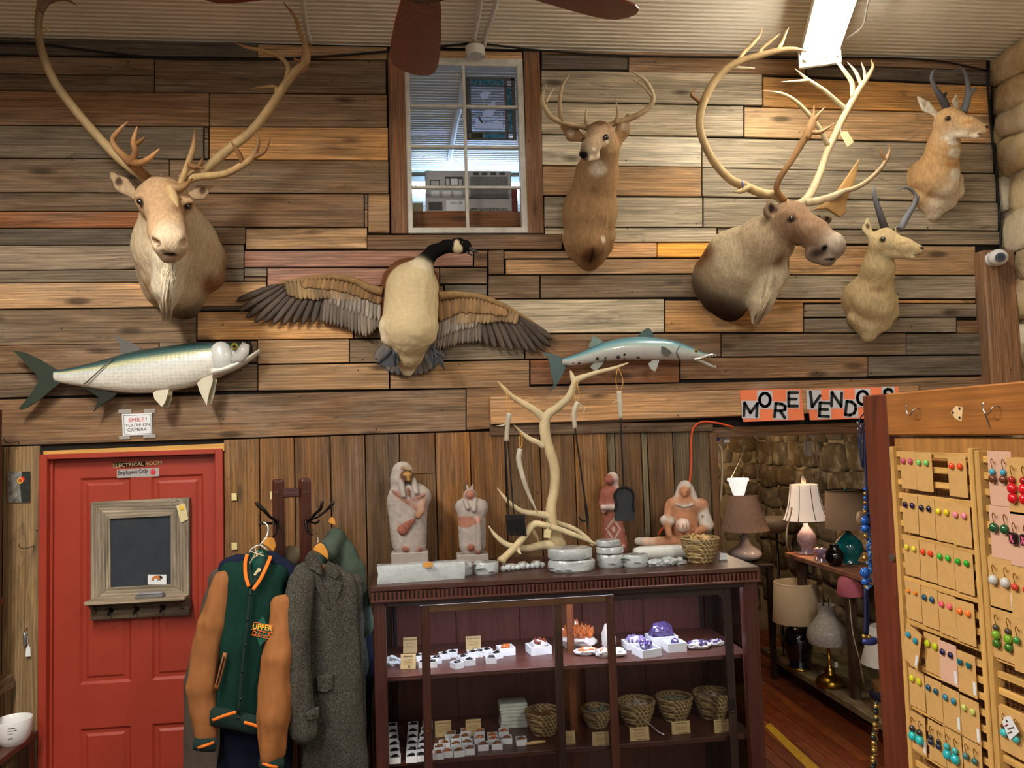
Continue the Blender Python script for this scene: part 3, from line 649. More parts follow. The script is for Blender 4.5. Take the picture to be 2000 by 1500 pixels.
# smile sign
t = thing('camera_notice', 'white printed notice reading SMILE! YOU\'RE ON CAMERA! taped over the red door', 'sign', P(268, 851, .03))
PAPER = mat('white_paper', (226, 230, 232), .7, var=.02)
rect('paper', [(238, 808.6), (239.7, 851), (297.5, 849), (296.5, 806.7)], .0285, .001, PAPER, t)
for q in ([(241, 811), (242.5, 848.5), (243.3, 848.5), (241.8, 811)], [(294, 809.5), (294.8, 847), (295.6, 847), (294.8, 809.5)], [(241, 811), (241, 811.9), (294.8, 810.3), (294.8, 809.4)], [(242.5, 847.7), (242.5, 848.6), (295.5, 847.2), (295.5, 846.3)]):
    rect('border_line', q, .0289, .0004, INK, t)
letter('SMILE', 266.5, 819.8, 7.8, .029, REDINK, t, .03, 31, 0); letter('!', 285.6, 819, 8, .029, INK, t, .03, 2, 0)
letter("YOU'RE ON", 268.5, 830, 6, .029, INK, t, .03, 47, 0); letter('CAMERA!', 269, 838.8, 6, .029, INK, t, .03, 40, 0)
TAPE = mat('clear_tape', (190, 186, 180), .35, var=.03, alpha=.55)
for q in ([(231, 800), (232, 808), (257, 807), (256, 799)], [(281, 799), (282, 807), (303, 806), (302, 798)], [(232, 851), (233, 858), (254, 857), (253, 850)], [(279, 849), (280, 856), (304, 855), (303, 848)]): rect('tape', q, .0295, .0003, TAPE, t)
# door plaques
DO = -DY+.001
t = thing('room_plaque', 'dark plaque with brass letters reading ELECTRICAL ROOM on the red door', 'sign', P(268, 913, DO))
rect('plate', [(220.5, 903.5), (221, 913.5), (285, 911), (285, 901)], DO+.001, .001, mat('dark_plaque', (36, 22, 16), .25, var=.1), t)
letter('ELECTRICAL ROOM', 268.5, 906.6, 7.6, DO+.0018, mat('brass_letters', (222, 190, 140), .3, .6, var=0), t, .03, 94, .02)
t = thing('staff_sticker', 'silver sticker reading Employees Only with a red hand on the red door', 'sticker', P(269, 931, DO))
rect('sticker', [(228, 917), (228.5, 933.5), (310.5, 930), (310, 913.5)], DO+.001, .001, mat('silver_sticker', (176, 170, 168), .4, .2, var=.05), t)
letter('Employees Only', 259.5, 922.6, 11.5, DO+.0018, INK, t, .035, 58, .012)
hand = MB(); hc = (299.5, 921.5); pts = [(-4, 6), (-5.5, 1), (-5, -4), (-4, -4.2), (-3.5, -.8), (-2.8, -6.2), (-1.6, -6.4), (-1, -1.2), (-.2, -7), (1, -7), (1.1, -1.2), (2.4, -6), (3.4, -5.7), (3, -.3), (4.4, -1.6), (5.4, -1), (3.8, 3.2), (1.8, 6.2)]
hand.prism([P(hc[0]+a, hc[1]+c, DO+.0018) for a, c in pts], (0, .0005, 0)); put('red_hand', hand, REDINK, t)

# ================================================================== CHALKBOARD ON THE DOOR
BO = .012
GREYW = wood_mat('barn_wood', axis=0, rough=.85, contrast=1.1, weather=.5); GREYWZ = wood_mat('barn_wood_upright', axis=2, rough=.85, contrast=1.1, weather=.5)
t = thing('chalkboard', 'chalkboard in a weathered grey barn-wood frame with ledge and coat hooks on the red door', 'chalkboard', P(272, 1206, BO))
o4 = [(177, 981), (176, 1212), (369.7, 1201), (368.5, 972)]; i4 = [(214, 1013.7), (215, 1148), (333.5, 1141), (333, 1007.7)]
l4 = [(176.7, 1176), (369, 1164)]
gc = S(150, 138, 118)
for nm, q, m in (('frame_stile', [o4[0], l4[0], i4[1], i4[0]], GREYWZ), ('frame_stile', [o4[3], i4[3], i4[2], l4[1]], GREYWZ), ('frame_rail', [o4[0], i4[0], i4[3], o4[3]], GREYW), ('frame_rail', [i4[1], l4[0], l4[1], i4[2]], GREYW)):
    recenter(put(nm, MB().prism([P(x, y, BO) for x, y in q], (0, BO+DY, 0)), m, t, color=gc, bevel=.002))
rect('slate', [(213, 1012), (214, 1149), (335, 1142), (334, 1006)], BO-.012, .006, mat('slate', (44, 50, 58), .75, var=.2, vs=14), t)
recenter(put('hook_rail', MB().prism([P(x, y, BO) for x, y in ((176.7, 1176), (176, 1212), (369.7, 1201), (369, 1164))], (0, BO+DY, 0)), GREYW, t, color=S(112, 98, 80), bevel=.002))
lz = P(270, 1172, .07)[2]; lx0, lx1 = P(163, 1175, .10)[0], P(360, 1168, .10)[0]
recenter(put('ledge', MB().box((lx0, -.10, lz-.008), (lx1, -BO, lz+.008)), GREYW, t, color=S(158, 142, 118), bevel=.002))
for xx in (186, 356):
    a = P(xx, 1180, BO); b = MB(); b.prism([(a[0]-.008, -BO, lz-.008), (a[0]-.008, -.085, lz-.008), (a[0]-.008, -BO, lz-.07)], (.016, 0, 0)); recenter(put('bracket', b, GREYW, t, color=S(110, 96, 78)))
for x, y in ((218, 1192), (268, 1189), (319, 1186)):
    a = P(x, y, BO); b = MB()
    b.lathe([(.0, .0), (.012, 0), (.010, .004), (0, .005)], (a[0], -BO-.005, a[2]), 10, 'y')
    b.tube(cr([a+np.array(v) for v in ((0, -.004, 0), (-.004, -.02, -.012), (-.002, -.036, -.02), (0, -.045, -.008), (0, -.046, .004))], 3), .0035, 6); b.tube(cr([a+np.array(v) for v in ((0, -.004, .004), (.002, -.02, .012), (-.008, -.036, .018))], 3), .0032, 6)
    put('coat_hook', b, METAL_B, t, smooth=True)
tg = MB(); tg.prism([P(x, y, BO+.006) for x, y in ((344, 988), (353, 1021), (368, 1014), (362, 985), (357, 983))], (0, .0008, 0)); tgo = put('price_tag', tg, mat('kraft_tag', (212, 196, 150), .8, var=.05), t)
put('tag_flower', MB().ball(P(355, 992, BO+.008), (.011, .001, .011), 10, 5), mat('yellow_ink', (232, 190, 40), .7, var=0), tgo)
put('tag_string', MB().tube(cr([P(x, y, BO+.004) for x, y in ((355, 985), (352, 976), (344, 977), (332, 982))], 4), .0008, 5), PAPER, t)
cd = thing('bison_card', 'small white card with a striped bison drawing leaning on the chalkboard slate', 'card', P(307, 1142, BO+.003))
rect('card', [(288.5, 1122.5), (288.5, 1142), (325, 1142), (325, 1122.5)], BO+.001, .001, PAPER, cd)
def poly(pts, out, m, parent, name): b = MB(); b.prism([P(x, y, out) for x, y in pts], (0, .0004, 0)); return put(name, b, m, parent)
poly([(296, 1129), (301, 1125), (306, 1124), (311, 1124), (316, 1126), (317, 1129), (314, 1132), (309, 1131), (302, 1130), (299, 1132), (297, 1135), (295.6, 1134.6)], BO+.0016, mat('bison_orange', (200, 120, 50), .7, var=.3, vs=300), cd, 'bison_body')
poly([(311, 1124.5), (314, 1124), (317.5, 1127), (316.5, 1131), (313, 1131)], BO+.002, INK, cd, 'bison_head')
for l in ([(297, 1134), (299.5, 1131), (301, 1131.5), (300.4, 1135.4), (299.6, 1135.4), (299.7, 1132)], [(310, 1131), (314, 1135.2), (315, 1135.2), (312, 1131)], [(309, 1131), (306, 1135.2), (307, 1135.2), (311, 1131)]): poly(l, BO+.002, INK, cd, 'bison_leg')
er = P(284, 1166, .06)
e = thing('chalk_eraser', 'grey felt chalk eraser lying on the chalkboard ledge', 'eraser', (er[0], -.06, lz+.008))
x0, x1 = P(266, 1160, .07)[0], P(320, 1155, .07)[0]
put('felt', MB().box((x0, -.085, lz+.008), (x1, -.045, lz+.024)), mat('grey_felt', (112, 112, 112), .95), e, bevel=.003); put('grip', MB().box((x0+.004, -.083, lz+.024), (x1-.004, -.047, lz+.034)), mat('grip_grey', (140, 140, 140), .7), e, bevel=.004)

# ---------------------------------------------------------------- things on the boards left of the door
t = thing('bird_picture', 'small picture of a bird on a tree trunk pinned left of the red door', 'picture', P(37, 982, .028))
rect('print', [(15.5, 921), (15.5, 981.5), (59, 981.5), (59, 921)], .026, .001, mat('bark_print', (128, 124, 116), .7, var=.45, vs=60, var2=((60, 58, 52), 40, .7)), t)
poly([(43, 921), (39, 950), (42, 981), (59, 981), (59, 921)], .0266, mat('dark_print', (34, 38, 32), .7, var=.6, vs=40), t, 'print_shade')
put('bird_head', MB().ball(P(43, 936, .027), (.012, .0006, .012), 12, 6), mat('print_red', (214, 30, 44), .7, var=0), t); put('bird_ring', MB().lathe([(.009, 0), (.014, 0), (.014, .001), (.009, .001)], P(39, 939, .0285), 16, 'y'), mat('print_yellow', (232, 172, 40), .7, var=0), t)
for x, y, lab in ((66, 1066, 'bent rusty nail in the board beside the red door'), (37, 862, 'bent nail in the beam above the bird picture')):
    a = P(x, y, .02); b = MB(); b.tube(cr([a, a+(0, -.03, -.002), a+(-.02, -.04, -.006), a+(-.045, -.04, .0), a+(-.05, -.04, .016)], 4), .0022, 6); one('bent_nail', b, mat('rust', (70, 50, 36), .7, .4), lab, 'nail', smooth=True)
t = thing('key_ornament', 'silver bullet ornament with a white tag hanging on a hook by the red door', 'ornament', P(53, 1275, .035)); a = P(53, 1230, .024)
put('hook', MB().tube([a+(0, 0, .01), a+(0, -.02, 0)], .003, 6), BRASS, t); put('body', MB().lathe([(.0, -.075), (.007, -.072), (.009, -.045), (.010, -.04), (.010, -.02), (.005, -.01), (.0, -.006)], a+(-.004, -.012, 0), 12), mat('pewter', (140, 140, 140), .35, .7), t, smooth=2)
put('tag', MB().prism([a+v for v in ((.001, -.012, -.085), (-.002, -.012, -.125), (.022, -.012, -.125), (.02, -.012, -.085), (.012, -.012, -.07))], (0, .001, 0)), PAPER, t); put('string', MB().tube([a+(0, -.012, 0), a+(.008, -.012, -.04), a+(.011, -.012, -.075)], .0008, 5), PAPER, t)
for q, lab in (([(452, 963.5), (452.5, 977.5), (462.5, 977), (462, 963)], 'square yellowed sticker on the planks beside the red door, the upper one'), ([(452, 1060), (452.5, 1074), (463.5, 1073.5), (463, 1060)], 'square yellowed sticker on the planks beside the red door, the lower one'), ([(527, 960), (527.5, 975), (531, 975), (531, 960)], 'yellowed sticker half hidden by the coat rack post')):
    tag(rect('wall_sticker', q, .027, .001, mat('old_sticker', (222, 206, 150), .8)), lab, 'sticker')
# shelf unit along the left with a soup mug
DKW = S(86, 52, 36); sz = .70; sx = P(76, 1434, .03)[0]
t = thing('wooden_shelf', 'dark wooden shelf unit with a rough upper rail left of the red door', 'shelf', (sx-.3, -.4, 0))
recenter(put('shelf_board', MB().box((sx-.6, -1.4, sz-.03), (sx, -.035, sz)), SMOOTHY, t, color=DKW, bevel=.003)); recenter(put('leg', MB().box((sx-.06, -.10, 0), (sx-.01, -.045, sz-.03)), SMOOTHZ, t, color=DKW, bevel=.003)); recenter(put('leg', MB().box((sx-.06, -1.38, 0), (sx-.01, -1.32, sz-.03)), SMOOTHZ, t, color=DKW, bevel=.003))
u = P(28, 1316, .05); recenter(put('upper_rail', MB().box((u[0]-.06, -1.3, u[2]-.065), (u[0], -.05, u[2])), WOODY, t, color=S(128, 96, 62), bevel=.004)); recenter(put('rail_post', MB().box((u[0]-.055, -.10, sz), (u[0]-.012, -.05, u[2]-.065)), WOODZ, t, color=S(118, 88, 56), bevel=.003))
p0 = P(3, 1000, .20); recenter(put('tall_post', MB().box((p0[0]-.08, -.26, sz), (p0[0], -.20, P(3, 800, .2)[2])), SMOOTHZ, t, color=S(70, 30, 20), bevel=.003)); recenter(put('post_foot', MB().box((p0[0]-.08, -.26, P(3, 1168, .2)[2]-.03), (p0[0]+.012, -.2, P(3, 1168, .2)[2])), SMOOTHZ, t, color=S(80, 36, 22)))
mc = PZ(26, 1452, sz); mc[2] = sz; MUG = mat('white_ceramic', (226, 226, 224), .2, var=.02, coat=.4)
t = thing('soup_mug', 'wide white soup mug with small black print on the dark shelf', 'mug', mc); r = .078
put('bowl', MB().lathe([(.0, .003), (r*.62, 0), (r*.68, .004), (r*.88, .03), (r*.97, .065), (r, .11), (r*.985, .113), (r*.95, .11), (r*.91, .065), (r*.8, .03), (0, .01)], mc, 28), MUG, t, smooth=2)
put('handle', MB().tube(cr([mc+(-r*.93, -.01, .092), mc+(-r-.03, -.015, .088), mc+(-r-.035, -.015, .05), mc+(-r*.86, -.01, .03)], 5), .008, 8, flat=1.4), MUG, t, smooth=True)
for k, (uu, zz, w) in enumerate(((-.9, .09, .03), (-.95, .079, .035), (-.8, .066, .022), (-.75, .045, .02))):
    b = MB(); aa = uu-.0; R1 = r*.975+.001-.0012*k; pts = [mc+(R1*math.sin(th)*1, -R1*math.cos(th), zz) for th in np.linspace(.15, .15+w/r, 6)]; b.tube(pts, .0016, 4, flat=1.2); put('printed_line', b, INK, t)
# ================================================================== MOUNTED ANIMALS
FUR = mat('fur', (200, 180, 150), .95, var=.22, vs=75, bump=.8, bs=130, spec=.12, attr=True, stretch=(1, 1, .35), dist=.006)
ANT = mat('antler', (190, 165, 120), .55, var=.22, vs=16, bump=.4, bs=70, spec=.3, attr=True, stretch=(1, 1, .5))
def C3(r, g, b): return S(r, g, b)
W = lambda x, y, o: P(x, y, o)
def tines(name, parent, tubes, m=ANT, seg=10):
    b = MB()
    for pts, *cs in tubes:
        c0 = cs[0] if cs else (176, 146, 98); c1 = cs[1] if len(cs) > 1 else c0
        q = cr([(*W(x, y, o), r) for x, y, o, r in pts], 5); n0 = len(b.v)
        b.tube([p[:3] for p in q], [max(p[3], .0012) for p in q], seg)
        a, d = np.array(C3(*c0)), np.array(C3(*c1)); N = len(q)
        for i in range(N):
            t = i/(N-1); b.c[n0+i*seg:n0+(i+1)*seg] = [tuple(a*(1-t)+d*t)]*seg
    return put(name, b, m, parent, smooth=True)
def eyes(parent, pts, r):
    for x, y, o in pts: put('eye', MB().ball(W(x, y, o), r, 14, 8), EYE, parent, smooth=True)
def lens_flat(poly, out, th, m, parent, name, bev=.004, col=None):     # flat palm of an antler
    b = MB(); b.prism([W(x, y, out) for x, y in poly], (0, th, 0)); b.c = [C3(*(col or (170, 130, 78)))]*len(b.v); return put(name, b, m, parent, bevel=bev, bseg=2, smooth=2)
def ear(s, pts, r, col, inner, k=.02):
    a, m_, b_ = [W(*p) for p in pts]; L = (0, 1, .12); n = np.array([0, -1.0, 0])
    s.cap(a, m_, r*.55, r, col, lat=L, w=.34, k=k).cap(m_, b_, r, r*.28, col, lat=L, w=.34, k=.01)
    s.cap(m_*.75+a*.25+n*r*.42, m_*.45+b_*.55+n*r*.36, r*.5, r*.32, inner, sub=True, k=.006, lat=L, w=.6); s.spot(m_*.8+b_*.2+n*r*.2, (r*.62, r, r*.75), inner, .5)
TN, BR, CRM = (196, 168, 118), (132, 92, 54), (206, 190, 152)

# ---------------- left caribou
car = thing('caribou_mount', 'pale caribou head mount facing the room with wide antlers above the silver tarpon', 'mounted animal', P(345, 620, 0.02))
s = Sculpt(.05); cream = C3(206, 186, 152); tan = C3(188, 154, 116); wht = C3(226, 214, 186); brn = C3(140, 98, 62); dkb = C3(66, 44, 30)
s.cap(W(345, 490, .03), W(343, 485, .20), .205, .195, cream, lat=(1, 0, 0), w=1.02).cap(W(345, 545, .02), W(342, 545, .17), .175, .14, cream)
s.cap(W(420, 505, .02), W(415, 540, .03), .05, .06, brn, k=.08).cap(W(362, 592, .03), W(360, 585, .10), .08, .06, dkb)
s.cap(W(343, 470, .18), W(325, 405, .36), .175, .115, cream)
s.cap(W(330, 505, .38), W(325, 560, .32), .07, .055, wht).cap(W(325, 560, .32), W(326, 612, .24), .055, .022, wht)
s.blob(W(318, 388, .43), .098, tan).cap(W(318, 392, .46), W(328, 452, .62), .092, .07, tan).cap(W(328, 452, .62), W(333, 474, .67), .074, .070, tan)
s.cap(W(266, 384, .515), W(288, 390, .545), .010, .012, tan, k=.015).cap(W(354, 396, .535), W(374, 394, .50), .012, .010, tan, k=.015).blob(W(281, 386, .46), .038, tan, k=.03).blob(W(364, 396, .46), .038, tan, k=.03)
s.blob(W(333, 471, .69), .062, C3(224, 206, 178), k=.04).cap(W(330, 485, .58), W(331, 496, .66), .052, .042, C3(196, 172, 140), k=.02)
s.cap(W(309, 477, .75), W(305, 468, .70), .012, .014, dkb, sub=True, k=.012).cap(W(356, 481, .75), W(359, 472, .70), .012, .014, dkb, sub=True, k=.012)
s.cap(W(316, 495, .73), W(346, 497, .73), .009, .009, dkb, sub=True, k=.01)
ear(s, ((264, 383, .41), (238, 360, .41), (214, 338, .40)), .038, C3(176, 150, 118), C3(84, 66, 50)); ear(s, ((366, 386, .40), (392, 376, .39), (416, 363, .38)), .034, C3(176, 150, 118), C3(84, 66, 50))
s.spot(W(307, 475, .74), .022, C3(36, 26, 22), .5).spot(W(358, 480, .74), .022, C3(36, 26, 22), .5).spot(W(331, 496, .72), (.042, .05, .009), C3(34, 22, 18), .5)
s.spot(W(276, 396, .53), .036, C3(96, 74, 56), .6).spot(W(368, 404, .50), .032, C3(96, 74, 56), .6).spot(W(300, 560, .2), (.09, .2, .05), C3(176, 140, 100), .8).spot(W(368, 555, .18), (.05, .15, .045), C3(110, 80, 54), .7).spot(W(405, 555, .1), (.09, .2, .08), brn, .8).spot(W(352, 420, .55), (.03, .1, .1), C3(158, 118, 84), .8)
put('body', s.build(.0085, fnoise(30, .004, (1, 1, .35))), FUR, car, smooth=True)
eyes(car, ((274, 394, .528), (368, 403, .50)), .0155)
tines('antler', car, [  # image-right antler
 ([(352, 352, .42, .024), (372, 346, .41, .024), (405, 327, .40, .023), (448, 290, .40, .022), (490, 257, .42, .021), (525, 213, .46, .020), (553, 171, .50, .019), (574, 143, .53, .019), (592, 126, .55, .022), (598, 108, .57, .020), (595, 84, .58, .013), (585, 60, .58, .010), (578, 38, .57, .008), (568, 22, .56, .006), (553, 5, .55, .002)], TN, BR),
 ([(560, 156, .51, .014), (563, 132, .52, .012), (550, 114, .54, .010), (518, 100, .57, .009), (483, 93, .60, .007), (458, 83, .62, .002)], TN, BR), ([(542, 184, .49, .012), (537, 170, .50, .009), (518, 170, .53, .007), (490, 173, .56, .002)], TN, BR), ([(590, 122, .56, .010), (574, 115, .58, .006)], BR), ([(596, 104, .56, .014), (597, 130, .55, .014), (589, 144, .54, .006)], BR),
 ([(368, 352, .43, .019), (388, 345, .46, .018), (437, 340, .52, .016), (469, 325, .56, .016), (490, 311, .59, .016), (500, 294, .61, .012), (504, 273, .63, .009), (497, 256, .64, .002)], TN, BR), ([(476, 322, .57, .012), (465, 297, .60, .010), (451, 276, .62, .002)], BR), ([(495, 308, .60, .011), (518, 294, .61, .008), (528, 268, .62, .002)], BR),
 ([(352, 360, .45, .016), (364, 329, .48, .014), (373, 304, .50, .014), (379, 278, .51, .010), (381, 250, .52, .002)], TN, BR), ([(368, 322, .49, .014), (386, 326, .50, .012), (397, 308, .51, .003)], BR), ([(384, 325, .50, .010), (399, 330, .51, .003)], BR)])
tines('antler', car, [
 ([(318, 352, .42, .024), (297, 353, .41, .024), (262, 332, .40, .023), (224, 301, .40, .022), (175, 248, .42, .021), (140, 206, .45, .020), (112, 168, .48, .019), (91, 126, .51, .018), (78, 84, .54, .017), (75, 45, .56, .016), (80, 10, .57, .016), (84, -20, .57, .014), (90, -40, .56, .008)], TN, (110, 92, 70)),
 ([(79, 22, .57, .014), (96, 3, .59, .011), (126, -2, .62, .008), (150, 10, .64, .002)], (120, 100, 78)), ([(82, 62, .55, .008), (92, 54, .56, .006), (100, 45, .57, .001)], TN),
 ([(297, 354, .43, .018), (276, 335, .48, .019), (258, 321, .52, .022), (243, 306, .55, .018), (227, 290, .57, .014), (220, 273, .58, .012), (231, 256, .60, .010), (250, 237, .61, .002)], BR, (170, 128, 84)), ([(255, 320, .53, .020), (264, 298, .57, .014), (261, 276, .59, .013), (268, 247, .61, .003)], BR, (176, 130, 84)), ([(263, 284, .58, .011), (276, 274, .60, .009), (283, 267, .61, .003)], BR), ([(258, 318, .53, .018), (275, 318, .57, .015), (292, 309, .60, .012), (311, 291, .63, .003)], BR, (190, 140, 92))])
tines('brow_shovel', car, [([(300, 352, .45, .018), (318, 358, .50, .020), (335, 366, .53, .022), (355, 366, .53, .018), (376, 349, .52, .004)], TN, BR), ([(330, 362, .52, .018), (338, 385, .56, .022), (345, 402, .57, .012), (346, 414, .57, .003)], TN, (196, 164, 118))])
def mane(parent, top, bot, wpx, n, r, c0, c1):
    b = MB(); rr = random.Random(5)
    for k in range(n):
        u = rr.uniform(-1, 1); a = P(top[0]+u*wpx*.6, top[1]+rr.uniform(-10, 32), top[2]+.052-.03*u*u-.0*k); t = rr.uniform(.75, 1.05)
        e_ = P(bot[0]+u*wpx*(.75-.35*t), bot[1]*t+top[1]*(1-t), bot[2]+.04-.02*u*u); m_ = (a+e_)/2+np.array([rr.uniform(-.006, .006), -.018, 0]); n0 = len(b.v); b.tube([a, m_, e_], [r*.5, r, r*.12], 4); j = rr.uniform(.86, 1.1); cc = c0 if rr.random() < .8 else c1; b.c[n0:] = [C3(*[v*j for v in cc])]*(len(b.v)-n0)
    o = put('mane', b, FUR, parent, smooth=True); o['kind'] = 'stuff'
mane(car, (330, 515, .40), (326, 625, .24), 24, 170, .0045, (226, 214, 188), (196, 176, 140))
# ---------------- right caribou
ca2 = thing('caribou_mount', 'brown-faced caribou head mount turned towards the stone wall with tall antlers', 'mounted animal', P(1440, 630, .02))
s = Sculpt(.05); cream = C3(200, 182, 148); hb2 = C3(140, 110, 84); dk = C3(52, 34, 24)
s.cap(W(1410, 535, .02), W(1440, 520, .14), .145, .18, cream).cap(W(1395, 555, .02), W(1408, 575, .06), .12, .11, dk, k=.06).cap(W(1425, 592, .03), W(1432, 588, .15), .10, .085, dk, k=.03)
s.cap(W(1375, 530, .0), W(1380, 560, .0), .05, .06, C3(96, 66, 44)).cap(W(1440, 510, .14), W(1498, 472, .31), .175, .13, cream).cap(W(1498, 472, .31), W(1532, 440, .42), .13, .086, C3(178, 152, 118))
s.cap(W(1516, 535, .30), W(1488, 590, .26), .065, .05, C3(214, 198, 166)).cap(W(1488, 590, .26), W(1475, 628, .22), .05, .02, C3(206, 188, 154))
s.blob(W(1546, 427, .45), .078, hb2).cap(W(1548, 432, .46), W(1588, 456, .53), .082, .066, hb2).cap(W(1588, 456, .53), W(1624, 481, .58), .066, .058, hb2).cap(W(1532, 418, .51), W(1556, 422, .54), .012, .014, hb2, k=.015).cap(W(1560, 440, .52), W(1590, 470, .57), .03, .02, hb2, k=.03)
s.blob(W(1628, 480, .60), .052, C3(200, 188, 168), k=.04).cap(W(1590, 495, .54), W(1618, 507, .585), .045, .034, C3(150, 132, 112), k=.02)
s.blob(W(1546, 420, .49), .036, hb2, k=.03)
s.cap(W(1610, 476, .645), W(1620, 490, .65), .010, .013, dk, sub=True, k=.01).cap(W(1610, 508, .64), W(1636, 504, .64), .008, .01, dk, sub=True, k=.01)
ear(s, ((1517, 430, .44), (1506, 412, .45), (1501, 393, .45)), .040, C3(120, 98, 76), C3(44, 34, 28)); ear(s, ((1600, 430, .42), (1613, 430, .41), (1627, 427, .40)), .026, C3(120, 98, 76), C3(44, 34, 28))
s.spot(W(1598, 492, .61), (.055, .09, .042), C3(58, 42, 34), .7).spot(W(1624, 506, .62), (.036, .09, .008), C3(22, 14, 12), .4).spot(W(1615, 482, .64), (.012, .08, .020), C3(22, 16, 14), .4).spot(W(1545, 430, .53), (.034, .05, .02), C3(70, 52, 40), .7).spot(W(1580, 440, .58), (.06, .06, .03), C3(150, 122, 96), .9).spot(W(1515, 510, .35), (.05, .15, .07), C3(128, 100, 74), .9).spot(W(1370, 500, .1), (.06, .3, .1), C3(130, 96, 68), .8)
put('body', s.build(.0085, fnoise(30, .004, (1, 1, .35))), FUR, ca2, smooth=True)
mane(ca2, (1508, 545, .32), (1476, 634, .21), 14, 110, .0042, (206, 190, 158), (172, 148, 112))
eyes(ca2, ((1545, 428, .535),), .0155); eyes(ca2, ((1598, 425, .44),), .0145)
tines('antler', ca2, [
 ([(1556, 400, .43, .022), (1541, 402, .42, .022), (1517, 382, .42, .023), (1489, 378, .43, .022), (1457, 364, .44, .022), (1426, 350, .46, .021), (1394, 315, .48, .020), (1373, 273, .50, .019), (1366, 238, .52, .019), (1373, 203, .54, .019), (1391, 165, .56, .019), (1415, 137, .58, .018), (1447, 119, .60, .017), (1485, 108, .62, .016), (1524, 98, .64, .014), (1555, 96, .66, .009), (1576, 101, .67, .003)], TN, (150, 120, 78)),
 ([(1443, 121, .60, .012), (1450, 106, .60, .010), (1471, 84, .61, .009), (1485, 66, .61, .006), (1489, 51, .61, .001)], TN), ([(1482, 107, .62, .010), (1489, 94, .63, .008), (1510, 77, .65, .006), (1524, 65, .66, .001)], TN), ([(1519, 97, .64, .010), (1527, 84, .64, .008), (1534, 66, .65, .006), (1541, 53, .65, .001)], TN), ([(1375, 205, .54, .014), (1363, 196, .54, .010), (1351, 186, .54, .009), (1355, 178, .54, .006), (1363, 170, .54, .001)], BR), ([(1412, 140, .58, .011), (1428, 132, .55, .009), (1450, 133, .53, .008), (1474, 133, .52, .002)], CRM), ([(1462, 366, .45, .018), (1445, 374, .46, .012), (1433, 374, .46, .004)], TN),
 ([(1532, 392, .44, .017), (1517, 370, .47, .015), (1524, 346, .50, .015), (1545, 315, .53, .015), (1566, 280, .56, .018), (1580, 252, .58, .020), (1588, 226, .59, .010), (1590, 205, .60, .001)], (150, 108, 66), (166, 128, 84)), ([(1583, 245, .58, .015), (1597, 226, .60, .010), (1611, 209, .61, .001)], (160, 120, 76)), ([(1582, 258, .58, .014), (1603, 258, .60, .010), (1633, 239, .63, .001)], (160, 120, 76)), ([(1574, 272, .57, .02), (1584, 248, .58, .022), (1592, 232, .59, .012)], (158, 118, 74))])
tines('antler', ca2, [
 ([(1556, 400, .42, .022), (1572, 392, .41, .022), (1587, 371, .39, .021), (1604, 332, .37, .019), (1615, 297, .36, .018), (1629, 269, .36, .018), (1643, 238, .37, .018), (1660, 206, .38, .018), (1678, 175, .40, .016), (1695, 150, .42, .012), (1705, 130, .43, .008), (1701, 116, .44, .001)], CRM, TN),
 ([(1665, 190, .39, .012), (1664, 162, .39, .012), (1650, 140, .40, .010), (1629, 112, .41, .007), (1609, 94, .42, .001)], CRM), ([(1682, 165, .40, .010), (1671, 140, .40, .008), (1655, 121, .40, .001)], CRM), ([(1690, 155, .41, .009), (1688, 138, .41, .007), (1682, 121, .41, .001)], CRM),
 ([(1652, 214, .37, .014), (1632, 196, .39, .012), (1608, 175, .42, .010), (1576, 154, .45, .008), (1552, 134, .47, .001)], CRM), ([(1580, 156, .45, .008), (1560, 158, .46, .006), (1523, 160, .48, .001)], CRM), ([(1618, 285, .36, .014), (1601, 252, .40, .012), (1580, 224, .43, .011), (1552, 196, .46, .009), (1524, 182, .48, .007), (1487, 177, .50, .001)], CRM, TN),
 ([(1575, 396, .42, .02), (1600, 392, .46, .02), (1625, 385, .50, .02), (1648, 374, .52, .014), (1671, 367, .53, .012), (1695, 353, .54, .012), (1720, 329, .55, .011), (1733, 308, .56, .010), (1738, 294, .56, .007), (1736, 279, .56, .001)], CRM, BR), ([(1731, 314, .56, .008), (1722, 301, .56, .006), (1718, 288, .56, .001)], BR)])
lens_flat([(1588, 409), (1625, 388), (1650, 352), (1680, 309), (1673, 345), (1662, 375), (1655, 393), (1653, 416), (1641, 423), (1616, 407)], .50, .022, ANT, ca2, 'brow_shovel', .007)
put('blue_band', MB().lathe([(.027, -.003), (.027, .003)], W(1447, 363, .45), 16, 'x'), mat('blue_tape', (34, 62, 150), .5, var=0), ca2)
tg = put('price_tag', MB().prism([W(x, y, .40) for x, y in ((1641, 262), (1655, 287), (1668, 277), (1655, 256), (1645, 257))], (0, .001, 0)), MATS['kraft_tag'], ca2); put('tag_string', MB().tube([W(1643, 258, .40), W(1640, 246, .39)], .001, 5), PAPER, ca2)
